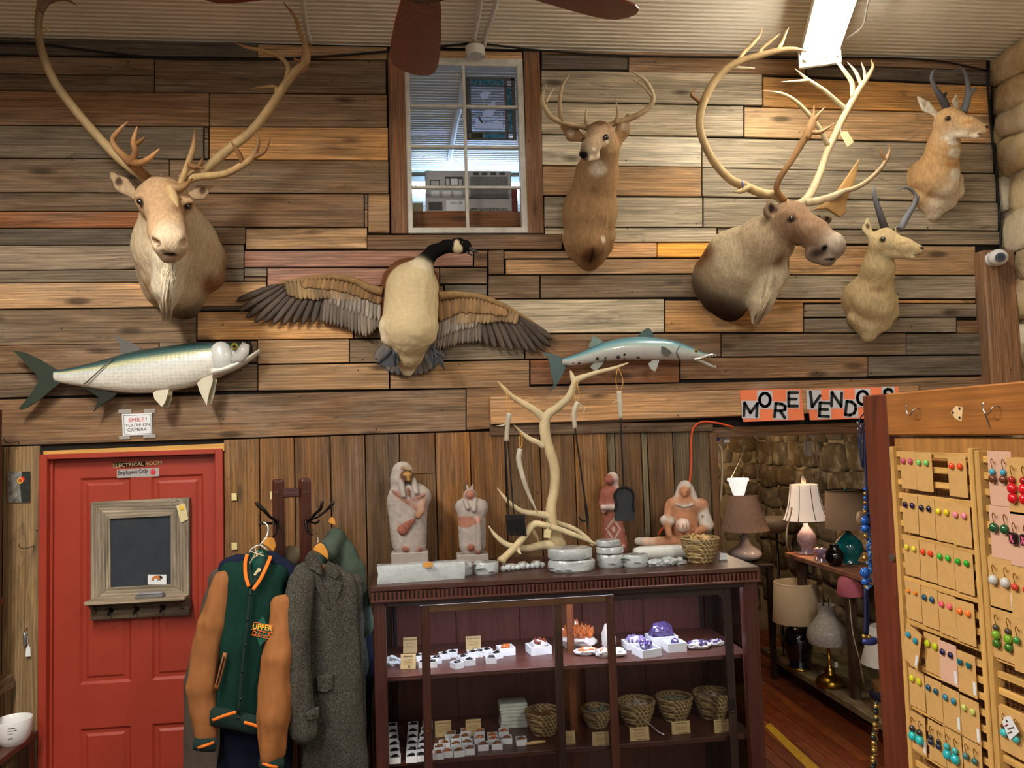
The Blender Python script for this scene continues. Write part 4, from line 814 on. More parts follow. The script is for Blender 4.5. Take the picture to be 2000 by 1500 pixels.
# ---------------- whitetail deer
de = thing('deer_mount', 'whitetail deer head mount with small antlers beside the window', 'mounted animal', P(1150, 522, .02))
s = Sculpt(.045); t1 = C3(158, 124, 86); t2 = C3(150, 108, 70); wh = C3(220, 206, 178); dk = C3(84, 54, 34)
s.cap(W(1148, 455, .02), W(1152, 415, .10), .132, .14, t1).cap(W(1152, 415, .10), W(1165, 345, .21), .135, .105, t1).cap(W(1165, 345, .21), W(1178, 290, .33), .105, .085, t1)
s.cap(W(1150, 490, .02), W(1150, 470, .11), .10, .10, t1).cap(W(1148, 508, .03), W(1155, 480, .13), .055, .07, C3(120, 84, 54), k=.02).cap(W(1120, 490, .03), W(1117, 470, .07), .04, .05, t1, k=.03).cap(W(1182, 480, .03), W(1184, 460, .08), .045, .05, t1, k=.03)
s.blob(W(1172, 262, .38), .066, C3(160, 124, 88)).cap(W(1170, 266, .41), W(1152, 288, .49), .056, .038, C3(178, 150, 118), k=.03).cap(W(1152, 288, .49), W(1143, 300, .535), .038, .027, C3(170, 142, 112), k=.03)
s.cap(W(1160, 302, .44), W(1147, 309, .515), .03, .018, wh, k=.015).blob(W(1186, 262, .42), .026, C3(170, 136, 100), k=.02).blob(W(1150, 266, .43), .022, C3(170, 136, 100), k=.02)
s.blob(W(1139, 301, .545), .021, C3(30, 26, 26), k=.01, cw=3)
ear(s, ((1137, 271, .37), (1118, 261, .36), (1097, 246, .35)), .040, C3(150, 116, 80), C3(178, 158, 132)); ear(s, ((1209, 278, .36), (1217, 254, .37), (1226, 226, .37)), .038, C3(150, 116, 80), C3(168, 146, 120))
s.spot(W(1168, 330, .33), (.06, .12, .05), wh, .7).spot(W(1152, 312, .5), (.05, .06, .022), wh, .6).spot(W(1185, 277, .44), (.02, .05, .012), wh, .7).spot(W(1172, 244, .42), (.07, .1, .03), C3(104, 74, 48), .8).spot(W(1165, 366, .33), (.05, .1, .035), C3(128, 98, 70), .8).spot(W(1152, 500, .15), (.06, .15, .055), C3(96, 62, 38), .7).spot(W(1182, 430, .16), (.008, .1, .10), C3(206, 178, 134), .9).spot(W(1176, 470, .16), (.02, .1, .03), wh, .7).spot(W(1156, 500, .16), (.01, .1, .06), C3(50, 32, 22), .6).spot(W(1140, 302, .56), (.022, .03, .018), C3(16, 14, 14), .3).spot(W(1158, 293, .52), (.02, .04, .012), wh, .6).spot(W(1186, 252, .42), (.02, .05, .02), C3(120, 88, 60), .7).spot(W(1162, 284, .5), (.018, .04, .02), C3(136, 108, 82), .8)
put('body', s.build(.0075, fnoise(35, .003, (1, 1, .35))), FUR, de, smooth=True)
eyes(de, ((1184, 268, .482), (1142, 274, .46)), .0145)
GA, GB = (150, 120, 82), (196, 176, 138)
tines('antler', de, [([(1150, 250, .38, .017), (1132, 246, .39, .015), (1101, 240, .42, .014), (1076, 228, .45, .013), (1062, 207, .48, .012), (1059, 187, .50, .008), (1068, 165, .51, .001)], GA, GB), ([(1066, 200, .48, .009), (1072, 187, .48, .007), (1083, 171, .48, .001)], GB), ([(1097, 238, .43, .011), (1093, 205, .44, .010), (1098, 170, .45, .007), (1113, 144, .46, .001)], GA, GB), ([(1146, 248, .39, .011), (1144, 230, .40, .009), (1145, 212, .41, .002)], GA, GB)])
tines('antler', de, [([(1186, 248, .37, .017), (1200, 241, .37, .016), (1236, 229, .38, .015), (1261, 215, .40, .014), (1275, 198, .42, .013), (1272, 176, .44, .010), (1257, 154, .46, .008), (1227, 136, .47, .001)], GA, GB), ([(1272, 186, .43, .010), (1255, 166, .44, .008), (1233, 154, .45, .001)], GB), ([(1202, 242, .38, .012), (1207, 222, .39, .009), (1202, 192, .40, .001)], GA, GB)])
# ---------------- pronghorns
def pronghorn(lab, dx, dy, low):
    t = thing('pronghorn_mount', lab, 'mounted animal', P(1822+dx, 430+dy, .02)); s = Sculpt(.04); g = lambda x, y, o: W(x+dx, y+dy, o)
    tan = C3(200, 160, 110) if not low else C3(206, 182, 136); wh = C3(232, 222, 198) if not low else C3(216, 198, 154); td = C3(190, 138, 84) if not low else C3(170, 136, 94)
    s.cap(g(1815, 355, .02), g(1828, 345, .10), .125, .115, tan).cap(g(1795, 350, .02), g(1800, 340, .05), .075, .07, tan).cap(g(1828, 345, .10), g(1842, 290, .19), .112, .078, tan).cap(g(1842, 290, .19), g(1848, 245, .25), .078, .062, tan)
    s.cap(g(1838, 385, .05), g(1846, 365, .13), .09, .07, wh, k=.03).cap(g(1822, 415, .03), g(1824, 400, .06), .05, .05, wh, k=.03).cap(g(1868, 375, .05), g(1866, 350, .09), .04, .04, wh, k=.03).cap(g(1812, 395, .04), g(1800, 385, .05), .06, .05, tan, k=.02)
    s.blob(g(1853, 232, .27), .06, tan).cap(g(1860, 234, .29), g(1895, 246, .35), .053, .038, tan, k=.03).cap(g(1895, 246, .35), g(1922, 252, .385), .038, .026, tan, k=.03)
    s.cap(g(1862, 256, .28), g(1908, 265, .37), .036, .016, wh, k=.018)
    ex, ey = dx, dy
    for pts, r in (((((1829, 225, .25), (1808, 207, .25), (1790, 188, .25)), .030), (((1869, 212, .22), (1866, 198, .22), (1868, 183, .22)), .020)) if not low else ((((1831, 234, .25), (1820, 211, .25), (1822, 187, .25)), .027), (((1873, 220, .20), (1880, 210, .20), (1884, 202, .20)), .014))): ear(s, [(x+dx, y+dy, o) for x, y, o in pts], r, wh, C3(196, 176, 144) if not low else C3(110, 90, 68))
    s.spot(g(1864, 262, .33), (.07, .1, .028), wh, .6).spot(g(1830, 250, .29), (.02, .06, .05), wh, .6)
    if not low: s.spot(g(1863, 300, .24), (.06, .08, .032), wh, .4).spot(g(1860, 280, .27), (.04, .06, .016), wh, .5).spot(g(1858, 344, .18), (.05, .1, .045), wh, .4).spot(g(1838, 265, .3), (.02, .06, .04), td, .7).spot(g(1855, 323, .22), (.06, .08, .018), td, .6)
    else: s.spot(g(1838, 330, .2), (.07, .12, .03), C3(158, 126, 88), .9).spot(g(1830, 268, .28), (.016, .06, .05), C3(100, 76, 54), .7)
    s.spot(g(1926, 249, .40), (.018, .03, .014), C3(28, 26, 28), .5).spot(g(1918, 261, .395), (.03, .03, .004), C3(40, 32, 30), .6)
    s.spot(g(1850, 232, .325), .022, C3(70, 52, 40), .6).spot(g(1890, 240, .37), (.05, .04, .016), td, .8)
    put('body', s.build(.0068, fnoise(35, .003, (1, 1, .35))), FUR, t, smooth=True)
    eyes(t, ((1852+dx, 231+dy, .325), (1875+dx, 233+dy, .255)), .0125)
    return t
HK, HG = (52, 46, 44), (120, 122, 128)
pa = pronghorn('tan and white pronghorn head mount close to the stone wall', 0, 0, False)
tines('horn', pa, [([(1852, 222, .27, .022), (1846, 204, .28, .020), (1838, 190, .29, .018), (1828, 174, .30, .013), (1820, 156, .31, .010), (1821, 143, .31, .008), (1826, 135, .31, .003)], HK, HG), ([(1840, 194, .29, .014), (1846, 184, .30, .009), (1850, 180, .31, .002)], HK)], seg=12)
tines('horn', pa, [([(1882, 218, .24, .021), (1888, 200, .24, .020), (1891, 182, .24, .016), (1890, 165, .25, .012), (1885, 145, .26, .010), (1875, 133, .28, .007), (1859, 141, .30, .001)], HG, HG), ([(1888, 194, .24, .016), (1899, 178, .25, .011), (1909, 170, .26, .002)], HG)], seg=12)
pb_ = pronghorn('cream pronghorn head mount below and left of the tan one, next to the brown-faced caribou', -127, 236, True)
tines('horn', pb_, [([(1730, 452, .27, .021), (1724, 434, .28, .019), (1717, 412, .29, .016), (1711, 394, .30, .013), (1706, 376, .31, .009), (1707, 362, .31, .003)], HK, HG), ([(1713, 400, .30, .010), (1717, 386, .31, .002)], HK)], seg=12)
tines('horn', pb_, [([(1757, 448, .24, .020), (1765, 434, .24, .019), (1775, 417, .25, .016), (1785, 400, .26, .013), (1788, 382, .27, .010), (1778, 370, .28, .008), (1765, 367, .29, .006), (1751, 373, .30, .001)], HG, HG), ([(1781, 408, .25, .012), (1791, 394, .26, .008), (1797, 379, .27, .001)], HK, HG)], seg=12)

# ================================================================== CANADA GOOSE
go = thing('goose_mount', 'mounted goose with spread wings, black neck and webbed feet under the window', 'mounted animal', P(800, 735, .03))
s = Sculpt(.04); cr_ = C3(212, 192, 150); cw = C3(226, 212, 178); bk = C3(20, 18, 18); bb = C3(116, 74, 46)
s.cap(W(802, 560, .07), W(802, 620, .07), .15, .145, bb).cap(W(806, 565, .17), W(800, 640, .17), .125, .135, cr_, cw=2).cap(W(800, 640, .17), W(798, 690, .12), .13, .075, cr_, cw=2)
s.cap(W(812, 545, .19), W(826, 518, .20), .085, .048, cw, cw=2).cap(W(798, 690, .11), W(796, 722, .07), .06, .035, cw, lat=(0, 1, 0), w=.7)
s.cap(W(760, 640, .2), W(757, 660, .2), .045, .03, cw).cap(W(832, 640, .2), W(835, 655, .2), .045, .03, cw)
for a, b_, r0, r1 in (((829, 511, .2), (846, 492, .21), .043, .034), ((846, 492, .21), (872, 481, .23), .034, .031), ((872, 481, .23), (896, 480, .24), .031, .036), ((896, 480, .24), (908, 482, .25), .037, .034)): s.cap(W(*a), W(*b_), r0, r1, bk, k=.015, cw=3)
s.spot(W(894, 487, .275), (.026, .05, .034), C3(222, 206, 168), .25).spot(W(892, 480, .28), (.018, .05, .04), C3(222, 206, 168), .3)
put('body', s.build(.007, fnoise(45, .003, (1, 1, .5)), csoft=.003), mat('down', (210, 190, 150), .95, var=.09, vs=60, bump=.5, bs=110, spec=.1, attr=True, dist=.005), go, smooth=True)
eyes(go, ((903, 474, .288),), .006)
BILL = mat('bill', (60, 58, 58), .35, var=.1)
put('upper_bill', MB().tube([W(912, 482, .255), W(920, 487, .262), W(928, 491, .27), (W(934, 494, .275))], [.022, .016, .011, .004], 10, flat=.7), BILL, go, smooth=True); put('lower_bill', MB().tube([W(909, 490, .255), W(918, 496, .262), W(928, 504, .27)], [.015, .010, .003], 10, flat=.5), BILL, go, smooth=True)
FEA = mat('feather', (120, 105, 92), .8, var=.2, vs=40, objcol=True, bump=.3, bs=200, stretch=(1, 1, .3))
def feather(parent, base, tip, w, col, curl=.1, name='feather', tipw=.55):
    base, tip = np.array(base), np.array(tip); d = tip-base; L = np.linalg.norm(d); d = d/L; nrm = np.array([0, -1.0, 0]); sd = np.cross(d, nrm); sd /= np.linalg.norm(sd)
    j_ = random.uniform(.85, 1.12); b = MB(); rows = []; prof = [(0, .35), (.15, .7), (.4, .95), (.7, 1), (.88, .85), (.96, tipw), (1, .12)]
    for t, ww in prof:
        c = base+d*L*t+nrm*(curl*L*t*(1-t)); hw = w*ww*.5
        rows.append([c-sd*hw-nrm*.004, c-sd*hw*.5+nrm*.002, c+nrm*.004, c+sd*hw*.5+nrm*.002, c+sd*hw-nrm*.004, c-nrm*.003])
    b.rings(rows); put(name, b, FEA, parent, smooth=True, color=C3(*[v*j_ for v in col]))
def interp(poly, t):
    p = np.array(poly, float); seg = np.linalg.norm(np.diff(p, axis=0), axis=1); cum = np.concatenate([[0], np.cumsum(seg)])/seg.sum(); return np.array([np.interp(t, cum, p[:, i]) for i in range(p.shape[1])])
def row(parent, bases, tips, n, w, c0, c1, o0, o1, curl=.08):
    for k in range(n):
        t = k/(n-1); a = interp(bases, t); b_ = interp(tips, t)+np.array([random.uniform(-1.2, 1.2), random.uniform(-1.5, 1.5)]); c = tuple(np.array(c0)*(1-t)+np.array(c1)*t)
        feather(parent, W(a[0], a[1], o0+.0015*(k % 2)), W(b_[0], b_[1], o1+.0015*(k % 2)), w, c, curl)
def wing(lead, prim, secb, sect, cov1, cov2, lab):
    q = cr([(*W(x, y, o), r) for x, y, o, r in lead], 5)
    w = put('wing', MB().tube([p[:3] for p in q], [p[3] for p in q], 10, flat=.8), mat('wing_down', (150, 118, 78), .95, var=.25, vs=40, bump=.6, bs=90), go, smooth=True)
    row(w, prim[0], prim[1], 11, .036, (78, 66, 58), (98, 86, 76), .085, .065); row(w, secb, sect, 17, .026, (112, 100, 90), (150, 136, 122), .09, .075)
    row(w, *cov1, 18, .034, (150, 124, 88), (156, 132, 98), .102, .095, .05); row(w, *cov2, 13, .026, (150, 140, 128), (160, 150, 138), .10, .09, .05)
    return w
wl_ = wing([(748, 570, .13, .03), (720, 562, .12, .026), (697, 550, .11, .023), (656, 541, .10, .022), (623, 543, .095, .02), (574, 549, .085, .014), (524, 560, .075, .006), (470, 585, .07, .002)],
     ([(545, 555), (580, 560), (640, 562)], [(461, 589), (466, 604), (490, 630), (514, 631), (539, 632), (579, 633), (610, 633), (628, 629)]),
     [(640, 560), (680, 570), (738, 580)], [(632, 630), (680, 645), (715, 660), (738, 640)], ([(560, 549), (610, 545), (690, 556)], [(566, 578), (590, 586), (620, 586), (655, 585), (700, 590)]), ([(650, 552), (690, 560), (742, 578)], [(645, 595), (690, 610), (740, 628)]), '')
row(wl_, [(600, 545), (650, 545), (700, 556), (745, 568)], [(596, 562), (645, 566), (695, 578), (738, 594)], 18, .042, (150, 118, 78), (140, 108, 70), .112, .108, .05)
wr_ = wing([(856, 578, .13, .03), (880, 576, .12, .026), (897, 576, .11, .023), (936, 580, .10, .022), (977, 595, .095, .02), (1008, 611, .085, .014), (1040, 629, .075, .007), (1076, 658, .07, .002)],
     ([(1020, 620), (985, 606), (928, 606)], [(1080, 662), (1078, 673), (1068, 686), (1048, 690), (1026, 685), (1000, 684), (967, 681), (938, 672)]),
     [(935, 596), (900, 600), (862, 606)], [(936, 668), (900, 672), (870, 680), (848, 684)], ([(1010, 612), (960, 592), (890, 590)], [(1004, 632), (975, 630), (940, 632), (880, 634)]), ([(930, 590), (900, 592), (864, 598)], [(930, 640), (890, 648), (856, 664)]), '')
row(wr_, [(985, 602), (936, 584), (895, 580), (860, 584)], [(985, 618), (936, 612), (895, 612), (862, 628)], 18, .042, (150, 118, 78), (142, 110, 72), .112, .108, .05)
row(go, [(765, 665), (800, 690), (838, 668)], [(732, 700), (760, 728), (797, 736), (835, 728), (868, 700)], 15, .05, (110, 106, 102), (108, 102, 98), .06, .05, .05)
WEB = mat('webbed_foot', (58, 62, 68), .5, var=.25, vs=40, bump=.4, bs=60)
for kx in (((757, 664), (768, 682), [(768, 680), (742, 700), (737, 712), (756, 716), (772, 716), (781, 706), (775, 690)]), ((836, 660), (846, 686), [(842, 678), (836, 700), (848, 720), (856, 708), (868, 722), (866, 700), (852, 682)])):
    f = put('foot', MB().tube([W(*kx[0], .2), W(*kx[1], .19)], [.013, .010], 8), WEB, go, smooth=True); ap = kx[2][0]
    b = MB(); b.prism([W(x, y, .185) for x, y in kx[2]], (0, .006, 0)); put('web', b, WEB, f, bevel=.0015)
    for tip in (kx[2][2], kx[2][4], kx[2][5]): put('toe', MB().tube([W(*ap, .192), W((ap[0]+tip[0])/2, (ap[1]+tip[1])/2, .194), W(*tip, .19)], [.008, .006, .003], 6), WEB, f, smooth=True)

# ================================================================== FISH
FISH = mat('fish_skin', (200, 200, 190), .28, var=.06, vs=30, attr=True, spec=.6, coat=.5)
def fish_body(cols, out, thick, cfun, n=6, seg=28):
    q = cr([(x, (a+b_)/2, (b_-a)/2, th) for x, a, b_, th in cols], n); R_ = []; colr = []
    for x, yc, hh, th in q:
        c = W(x, yc, out); up = np.linalg.norm(W(x, yc-hh, out)-c); ring = []
        for j in range(seg):
            u = 2*math.pi*j/seg; ring.append((c[0], c[1]+th*math.sin(u), c[2]+up*math.cos(u))); colr.append(C3(*cfun(x, math.cos(u))))
        R_.append(ring)
    b = MB(); b.rings(R_); b.c = colr; return b
def lerp3(v, st):
    for (a, ca), (b_, cb) in zip(st[:-1], st[1:]):
        if v <= b_: t = (v-a)/(b_-a); return tuple(ca[i]*(1-t)+cb[i]*t for i in range(3))
    return st[-1][1]
def fin(parent, name, pts, out, th, cols, m=FISH):
    b = MB(); b.prism([W(x, y, out) for x, y in pts], (0, th, 0)); n = len(pts)
    b.c = ([C3(*c) for c in cols]*2 if len(cols) == n else [C3(*cols[0])]*(2*n)); return put(name, b, m, parent, recalc=False)
sc5 = lambda x: x/3.846; ty = lambda y: 640+y/3.846
ta = thing('tarpon_mount', 'large silver tarpon fish mount with dark forked tail on the planks above the red door', 'mounted fish', P(260, 760, .03))
cols = [(410, 318, 400, .018), (470, 312, 418, .025), (600, 285, 440, .038), (800, 235, 474, .055), (1000, 180, 490, .068), (1200, 145, 484, .074), (1400, 118, 455, .076), (1550, 107, 408, .075), (1660, 104, 366, .068), (1760, 103, 318, .055), (1830, 108, 285, .042), (1868, 130, 262, .03)]
tst = [(-1, (226, 222, 206)), (-.2, (214, 212, 200)), (.25, (196, 202, 200)), (.45, (190, 190, 140)), (.62, (74, 104, 100)), (.85, (30, 58, 60)), (1, (26, 48, 48))]
def tcol(x, v): c = lerp3(v, tst); return tuple(c[i]*(1 if v < .3 else 1) for i in range(3))
SCALE, st_, sb_ = nodes('tarpon_scales'); q_ = NT(st_)
vc = q_.n('VertexColor', layer_name='Col'); tc_ = q_.map(q_.n('TexCoord').outputs['Object'], (48, 48, 62)); vo = q_.n('TexVoronoi'); vo.inputs['Scale'].default_value = 1; vo.inputs['Randomness'].default_value = .35; q_.l(tc_, vo.inputs['Vector'])
q_.l(q_.mix(1.0, vc.outputs['Color'], q_.ramp(vo.outputs['Distance'], (.2, .95), (.75, 1.18)), 'MULTIPLY'), sb_.inputs['Base Color']); sb_.inputs['Roughness'].default_value = .3; sb_.inputs['Coat Weight'].default_value = .4
bp_ = q_.n('Bump'); bp_.inputs['Strength'].default_value = .35; bp_.inputs['Distance'].default_value = .004; bp_.invert = True; q_.l(vo.outputs['Distance'], bp_.inputs['Height']); q_.l(bp_.outputs[0], sb_.inputs['Normal'])
put('body', fish_body([(sc5(x), ty(a), ty(b_), th) for x, a, b_, th in cols], .10, 0, tcol), SCALE, ta, smooth=True)
G0, G1 = (24, 36, 32), (40, 56, 48); tp = lambda pts: [(sc5(x), ty(y)) for x, y in pts]
fin(ta, 'tail_fin', tp([(440, 318), (400, 300), (300, 240), (200, 190), (90, 168), (150, 225), (220, 300), (280, 360), (290, 400), (250, 470), (190, 550), (138, 605), (155, 618), (220, 590), (310, 530), (380, 470), (450, 415)]), .105, .012, [G1])
fin(ta, 'dorsal_fin', tp([(905, 205), (905, 150), (885, 105), (850, 62), (890, 68), (950, 98), (1010, 125), (1060, 160), (1000, 185)]), .103, .008, [(96, 96, 92)])
fin(ta, 'anal_fin', tp([(560, 425), (640, 432), (760, 470), (880, 488), (850, 520), (780, 565), (730, 600), (702, 630), (725, 570), (740, 525), (680, 480)]), .105, .010, [G0])
fin(ta, 'pelvic_fin', tp([(1270, 462), (1180, 470), (1148, 490), (1160, 535), (1215, 595), (1240, 560)]), .15, .006, [(214, 208, 184)]); fin(ta, 'pelvic_fin', tp([(1270, 470), (1240, 540), (1225, 585), (1262, 610), (1290, 540), (1296, 470)]), .11, .006, [(150, 140, 110)])
fin(ta, 'pectoral_fin', tp([(1595, 350), (1520, 380), (1480, 415), (1500, 480), (1530, 540), (1552, 585), (1568, 500), (1598, 400)]), .16, .006, [(206, 200, 176)]); fin(ta, 'pectoral_fin', tp([(1600, 380), (1585, 450), (1565, 520), (1585, 575), (1610, 500), (1630, 390)]), .13, .006, [(168, 160, 134)])
put('gill_plate', MB().ball(W(sc5(1660), ty(220), .145), (.060, .034, .078), 20, 10, C3(206, 208, 204)), FISH, ta, smooth=True)
put('upper_jaw', MB().tube([W(sc5(x), ty(y), .165) for x, y in ((1740, 250), (1795, 225), (1830, 170), (1848, 120))], [.012, .03, .03, .02], 10, C3(210, 210, 204), flat=.6, flatdir=(0, 1, 0)), FISH, ta, smooth=True)
b = fish_body([(sc5(1600), ty(300), ty(372), .05), (sc5(1720), ty(275), ty(340), .05), (sc5(1820), ty(235), ty(290), .045), (sc5(1900), ty(190), ty(235), .035), (sc5(1950), ty(158), ty(188), .02)], .12, 0, lambda x, v: (222, 220, 208)); put('lower_jaw', b, FISH, ta, smooth=True)
put('mouth', MB().ball(W(sc5(1868), ty(165), .12), (.02, .035, .045), 12, 8), mat('dark_mouth', (22, 18, 16), .7), ta, smooth=True)
e = put('eye', MB().ball(W(sc5(1762), ty(140), .165), (.018, .012, .018), 16, 8), mat('fish_iris', (160, 150, 60), .15, var=.1), ta, smooth=True); put('pupil', MB().ball(W(sc5(1762), ty(140), .172), (.010, .008, .010), 12, 6), EYE, e, smooth=True)
wire('fishing_line', [], 0, None, '') if 0 else None
put('back_ray', MB().tube(cr([W(sc5(x), ty(y), o) for x, y, o in ((850, 232, .15), (770, 300, .165), (690, 375, .16), (630, 425, .14))], 4), .003, 6, C3(60, 56, 44)), FISH, ta, smooth=True)
# barracuda
bx_ = lambda x: 1050+x/5.556; by_ = lambda y: 630+y/5.556
ba = thing('barracuda_mount', 'slender blue-backed barracuda mount with black spots and open toothed jaws', 'mounted fish', P(1230, 720, .03))
cols = [(265, 392, 452, .010), (350, 365, 468, .018), (500, 310, 452, .026), (700, 222, 425, .036), (900, 172, 408, .042), (1100, 155, 405, .045), (1300, 165, 408, .046), (1480, 195, 412, .044), (1600, 235, 412, .040), (1700, 280, 408, .034), (1780, 318, 400, .024), (1850, 338, 378, .016), (1930, 340, 358, .008)]
bst = [(-1, (196, 194, 188)), (-.1, (186, 186, 182)), (.15, (176, 186, 176)), (.4, (150, 186, 182)), (.62, (104, 156, 172)), (.85, (84, 134, 146)), (1, (70, 112, 112))]
put('body', fish_body([(bx_(x), by_(a), by_(b_), th) for x, a, b_, th in cols], .10, 0, lambda x, v: lerp3(v, bst)), FISH, ba, smooth=True)
fp = lambda pts: [(bx_(x), by_(y)) for x, y in pts]; T0_, T1_ = (44, 74, 72), (96, 120, 112)
fin(ba, 'tail_fin', fp([(290, 395), (230, 365), (150, 335), (40, 322), (105, 365), (130, 450), (150, 560), (175, 650), (165, 700), (120, 765), (200, 690), (250, 600), (300, 500), (310, 455)]), .103, .008, [T0_])
fin(ba, 'second_dorsal_fin', fp([(545, 275), (580, 200), (595, 140), (650, 165), (715, 205), (640, 245)]), .103, .006, [T1_]); fin(ba, 'dorsal_fin', fp([(1075, 158), (1130, 100), (1180, 62), (1215, 62), (1245, 100), (1270, 160)]), .103, .006, [T0_])
fin(ba, 'anal_fin', fp([(620, 428), (570, 480), (600, 510), (640, 520), (690, 470), (720, 428)]), .103, .006, [(140, 146, 136)]); fin(ba, 'pelvic_fin', fp([(1250, 410), (1200, 445), (1225, 500), (1275, 532), (1300, 480), (1320, 412)]), .13, .005, [(160, 164, 158)])
fin(ba, 'pectoral_fin', fp([(1345, 255), (1400, 275), (1460, 325), (1420, 358), (1380, 362), (1345, 320)]), .152, .006, [(66, 70, 62)])
put('lower_jaw', fish_body([(bx_(1690), by_(385), by_(418), .028), (bx_(1780), by_(405), by_(450), .02), (bx_(1860), by_(440), by_(485), .014), (bx_(1935), by_(480), by_(500), .006)], .10, 0, lambda x, v: (176, 172, 160)), FISH, ba, smooth=True)
put('mouth_line', MB().tube([W(bx_(x), by_(y), .125) for x, y in ((1700, 400), (1760, 390), (1830, 362), (1900, 345))], .006, 6, C3(200, 192, 176)), FISH, ba)
for x, y, u in ((1898, 358, -1), (1930, 352, -1), (1870, 372, -1), (1930, 482, 1), (1860, 455, 1), (1800, 430, 1)): put('tooth', MB().tube([W(bx_(x), by_(y-4*u), .11), W(bx_(x), by_(y-18*u), .11)], [.003, .0006], 6), PAPER, ba)
e = put('eye', MB().ball(W(bx_(1715), by_(308), .13), (.012, .008, .012), 14, 8), MATS['fish_iris'], ba, smooth=True); put('pupil', MB().ball(W(bx_(1717), by_(308), .135), (.007, .005, .007), 10, 6), EYE, e, smooth=True)
put('gill_line', MB().tube(cr([W(bx_(x), by_(y), o) for x, y, o in ((1550, 250, .136), (1512, 300, .146), (1515, 350, .146), (1545, 405, .13))], 4), .0028, 6, C3(50, 56, 54)), FISH, ba)
for x, y, a, b_ in ((308, 470, 9, 9), (385, 440, 9, 9), (452, 440, 16, 12), (648, 385, 18, 26), (738, 382, 10, 10), (735, 408, 18, 10), (875, 375, 20, 22), (942, 340, 16, 24), (942, 392, 14, 10), (1092, 380, 22, 12)):
    d_ = next(((1-t)*c0[3]+t*c1[3]) for c0, c1 in zip(cols[:-1], cols[1:]) if c0[0] <= x <= c1[0] for t in [(x-c0[0])/(c1[0]-c0[0])])
    put('spot', MB().ball(W(bx_(x), by_(y), .10+d_*.80), (a/5.556/390, .004, b_/5.556/390), 10, 6), mat('spot_black', (24, 20, 20), .4, var=0), ba, smooth=True)
# ================================================================== DISPLAY CABINET
YF, YB, ZT = -.72, -.12, 1.42
f_ = .72
CX0, CX1 = P(729, 1200, f_)[0], P(1482, 1200, f_)[0]
DM = S(56, 26, 19); DK = S(36, 18, 14)
cab = thing('display_cabinet', 'tall dark mahogany display cabinet with sliding glass doors and two shelves', 'cabinet', ((CX0+CX1)/2, (YF+YB)/2, 0))
def cbox(n, lo, hi, m=None, col=DM, par=None, bev=.003): return recenter(put(n, MB().box(lo, hi), m or SMOOTHX, par or cab, color=col, bevel=bev))
cbox('top_board', (CX0-.01, YF-.01, ZT-.022), (CX1+.01, YB, ZT), col=S(66, 36, 27))
mz0, mz1 = ZT-.062, ZT-.022
cbox('cornice', (CX0-.004, YF-.004, mz0), (CX1+.004, YB, mz1), col=DK)
de_ = MB(); x = CX0-.006                                                   # dentil blocks
while x < CX1: 
    de_.box((x, YF-.016, mz0+.006), (x+.011, YF-.004, mz1-.002)); x += .0185
y = YF
while y < YB: de_.box((CX1+.004, y, mz0+.006), (CX1+.014, y+.011, mz1-.002)); y += .0185
dd = put('dentil_moulding', de_, SMOOTHZ, cab, color=S(80, 36, 22)); dd['kind'] = 'stuff'
cbox('moulding_lip', (CX0-.012, YF-.02, mz0-.006), (CX1+.012, YB, mz0+.006), col=S(70, 34, 24))
lpx = P(755, 1300, f_)[0]; rpx = P(1457, 1250, f_)[0]
for a, b_ in ((CX0, lpx), (rpx, CX1)): cbox('front_post', (a, YF, 0), (b_, YF+.05, mz0), SMOOTHZ, S(62, 28, 20))
for a, b_ in ((CX0, CX0+.05), (CX1-.05, CX1)): cbox('rear_post', (a, YB-.05, 0), (b_, YB, mz0), SMOOTHZ, DK)
cbox('top_rail', (lpx, YF+.002, mz0-.028), (rpx, YF+.045, mz0), col=DK)
cbox('bottom_rail', (lpx, YF+.002, .05), (rpx, YF+.045, .13)); cbox('floor_board', (CX0+.02, YF+.05, .10), (CX1-.02, YB-.02, .125))
BACKM = wood_mat('cabinet_back_wood', axis=2, knots=False, rough=.45, contrast=.5, weather=.05, gloss=.4)
bx0 = CX0+.05; nb = 5
for k in range(nb):
    w = (CX1-CX0-.1)/nb; cbox('back_panel', (bx0+k*w+.001, YB-.02, .1), (bx0+(k+1)*w-.001, YB-.008, mz0), BACKM, S(104, 62, 56), bev=.002)
for xx in (CX0+.06, CX1-.075):
    cbox('shelf_standard', (xx, YB-.028, .13), (xx+.016, YB-.02, mz0-.02), mat('standard_metal', (60, 58, 60), .4, .6)); 
Z1 = P(760, 1322, f_-.07)[2]; Z2 = P(760, 1489, f_-.07)[2]
for z in (Z1, Z2): cbox('shelf', (CX0+.025, YF+.07, z-.022), (CX1-.025, YB-.03, z), col=S(78, 42, 34))
for s, xx in ((0, CX0), (1, CX1)):
    cbox('side_rail', (xx-.0+(.004 if not s else -.03), YF+.05, mz0-.04), (xx+(.03 if not s else -.004), YB-.05, mz0), SMOOTHY, DK); cbox('side_rail', (xx+(.004 if not s else -.03), YF+.05, .05), (xx+(.03 if not s else -.004), YB-.05, .13), SMOOTHY, DK)
    put('side_glass', MB().box((xx+(.014 if not s else -.018), YF+.05, .13), (xx+(.018 if not s else -.014), YB-.05, mz0-.04)), GLASS, cab)
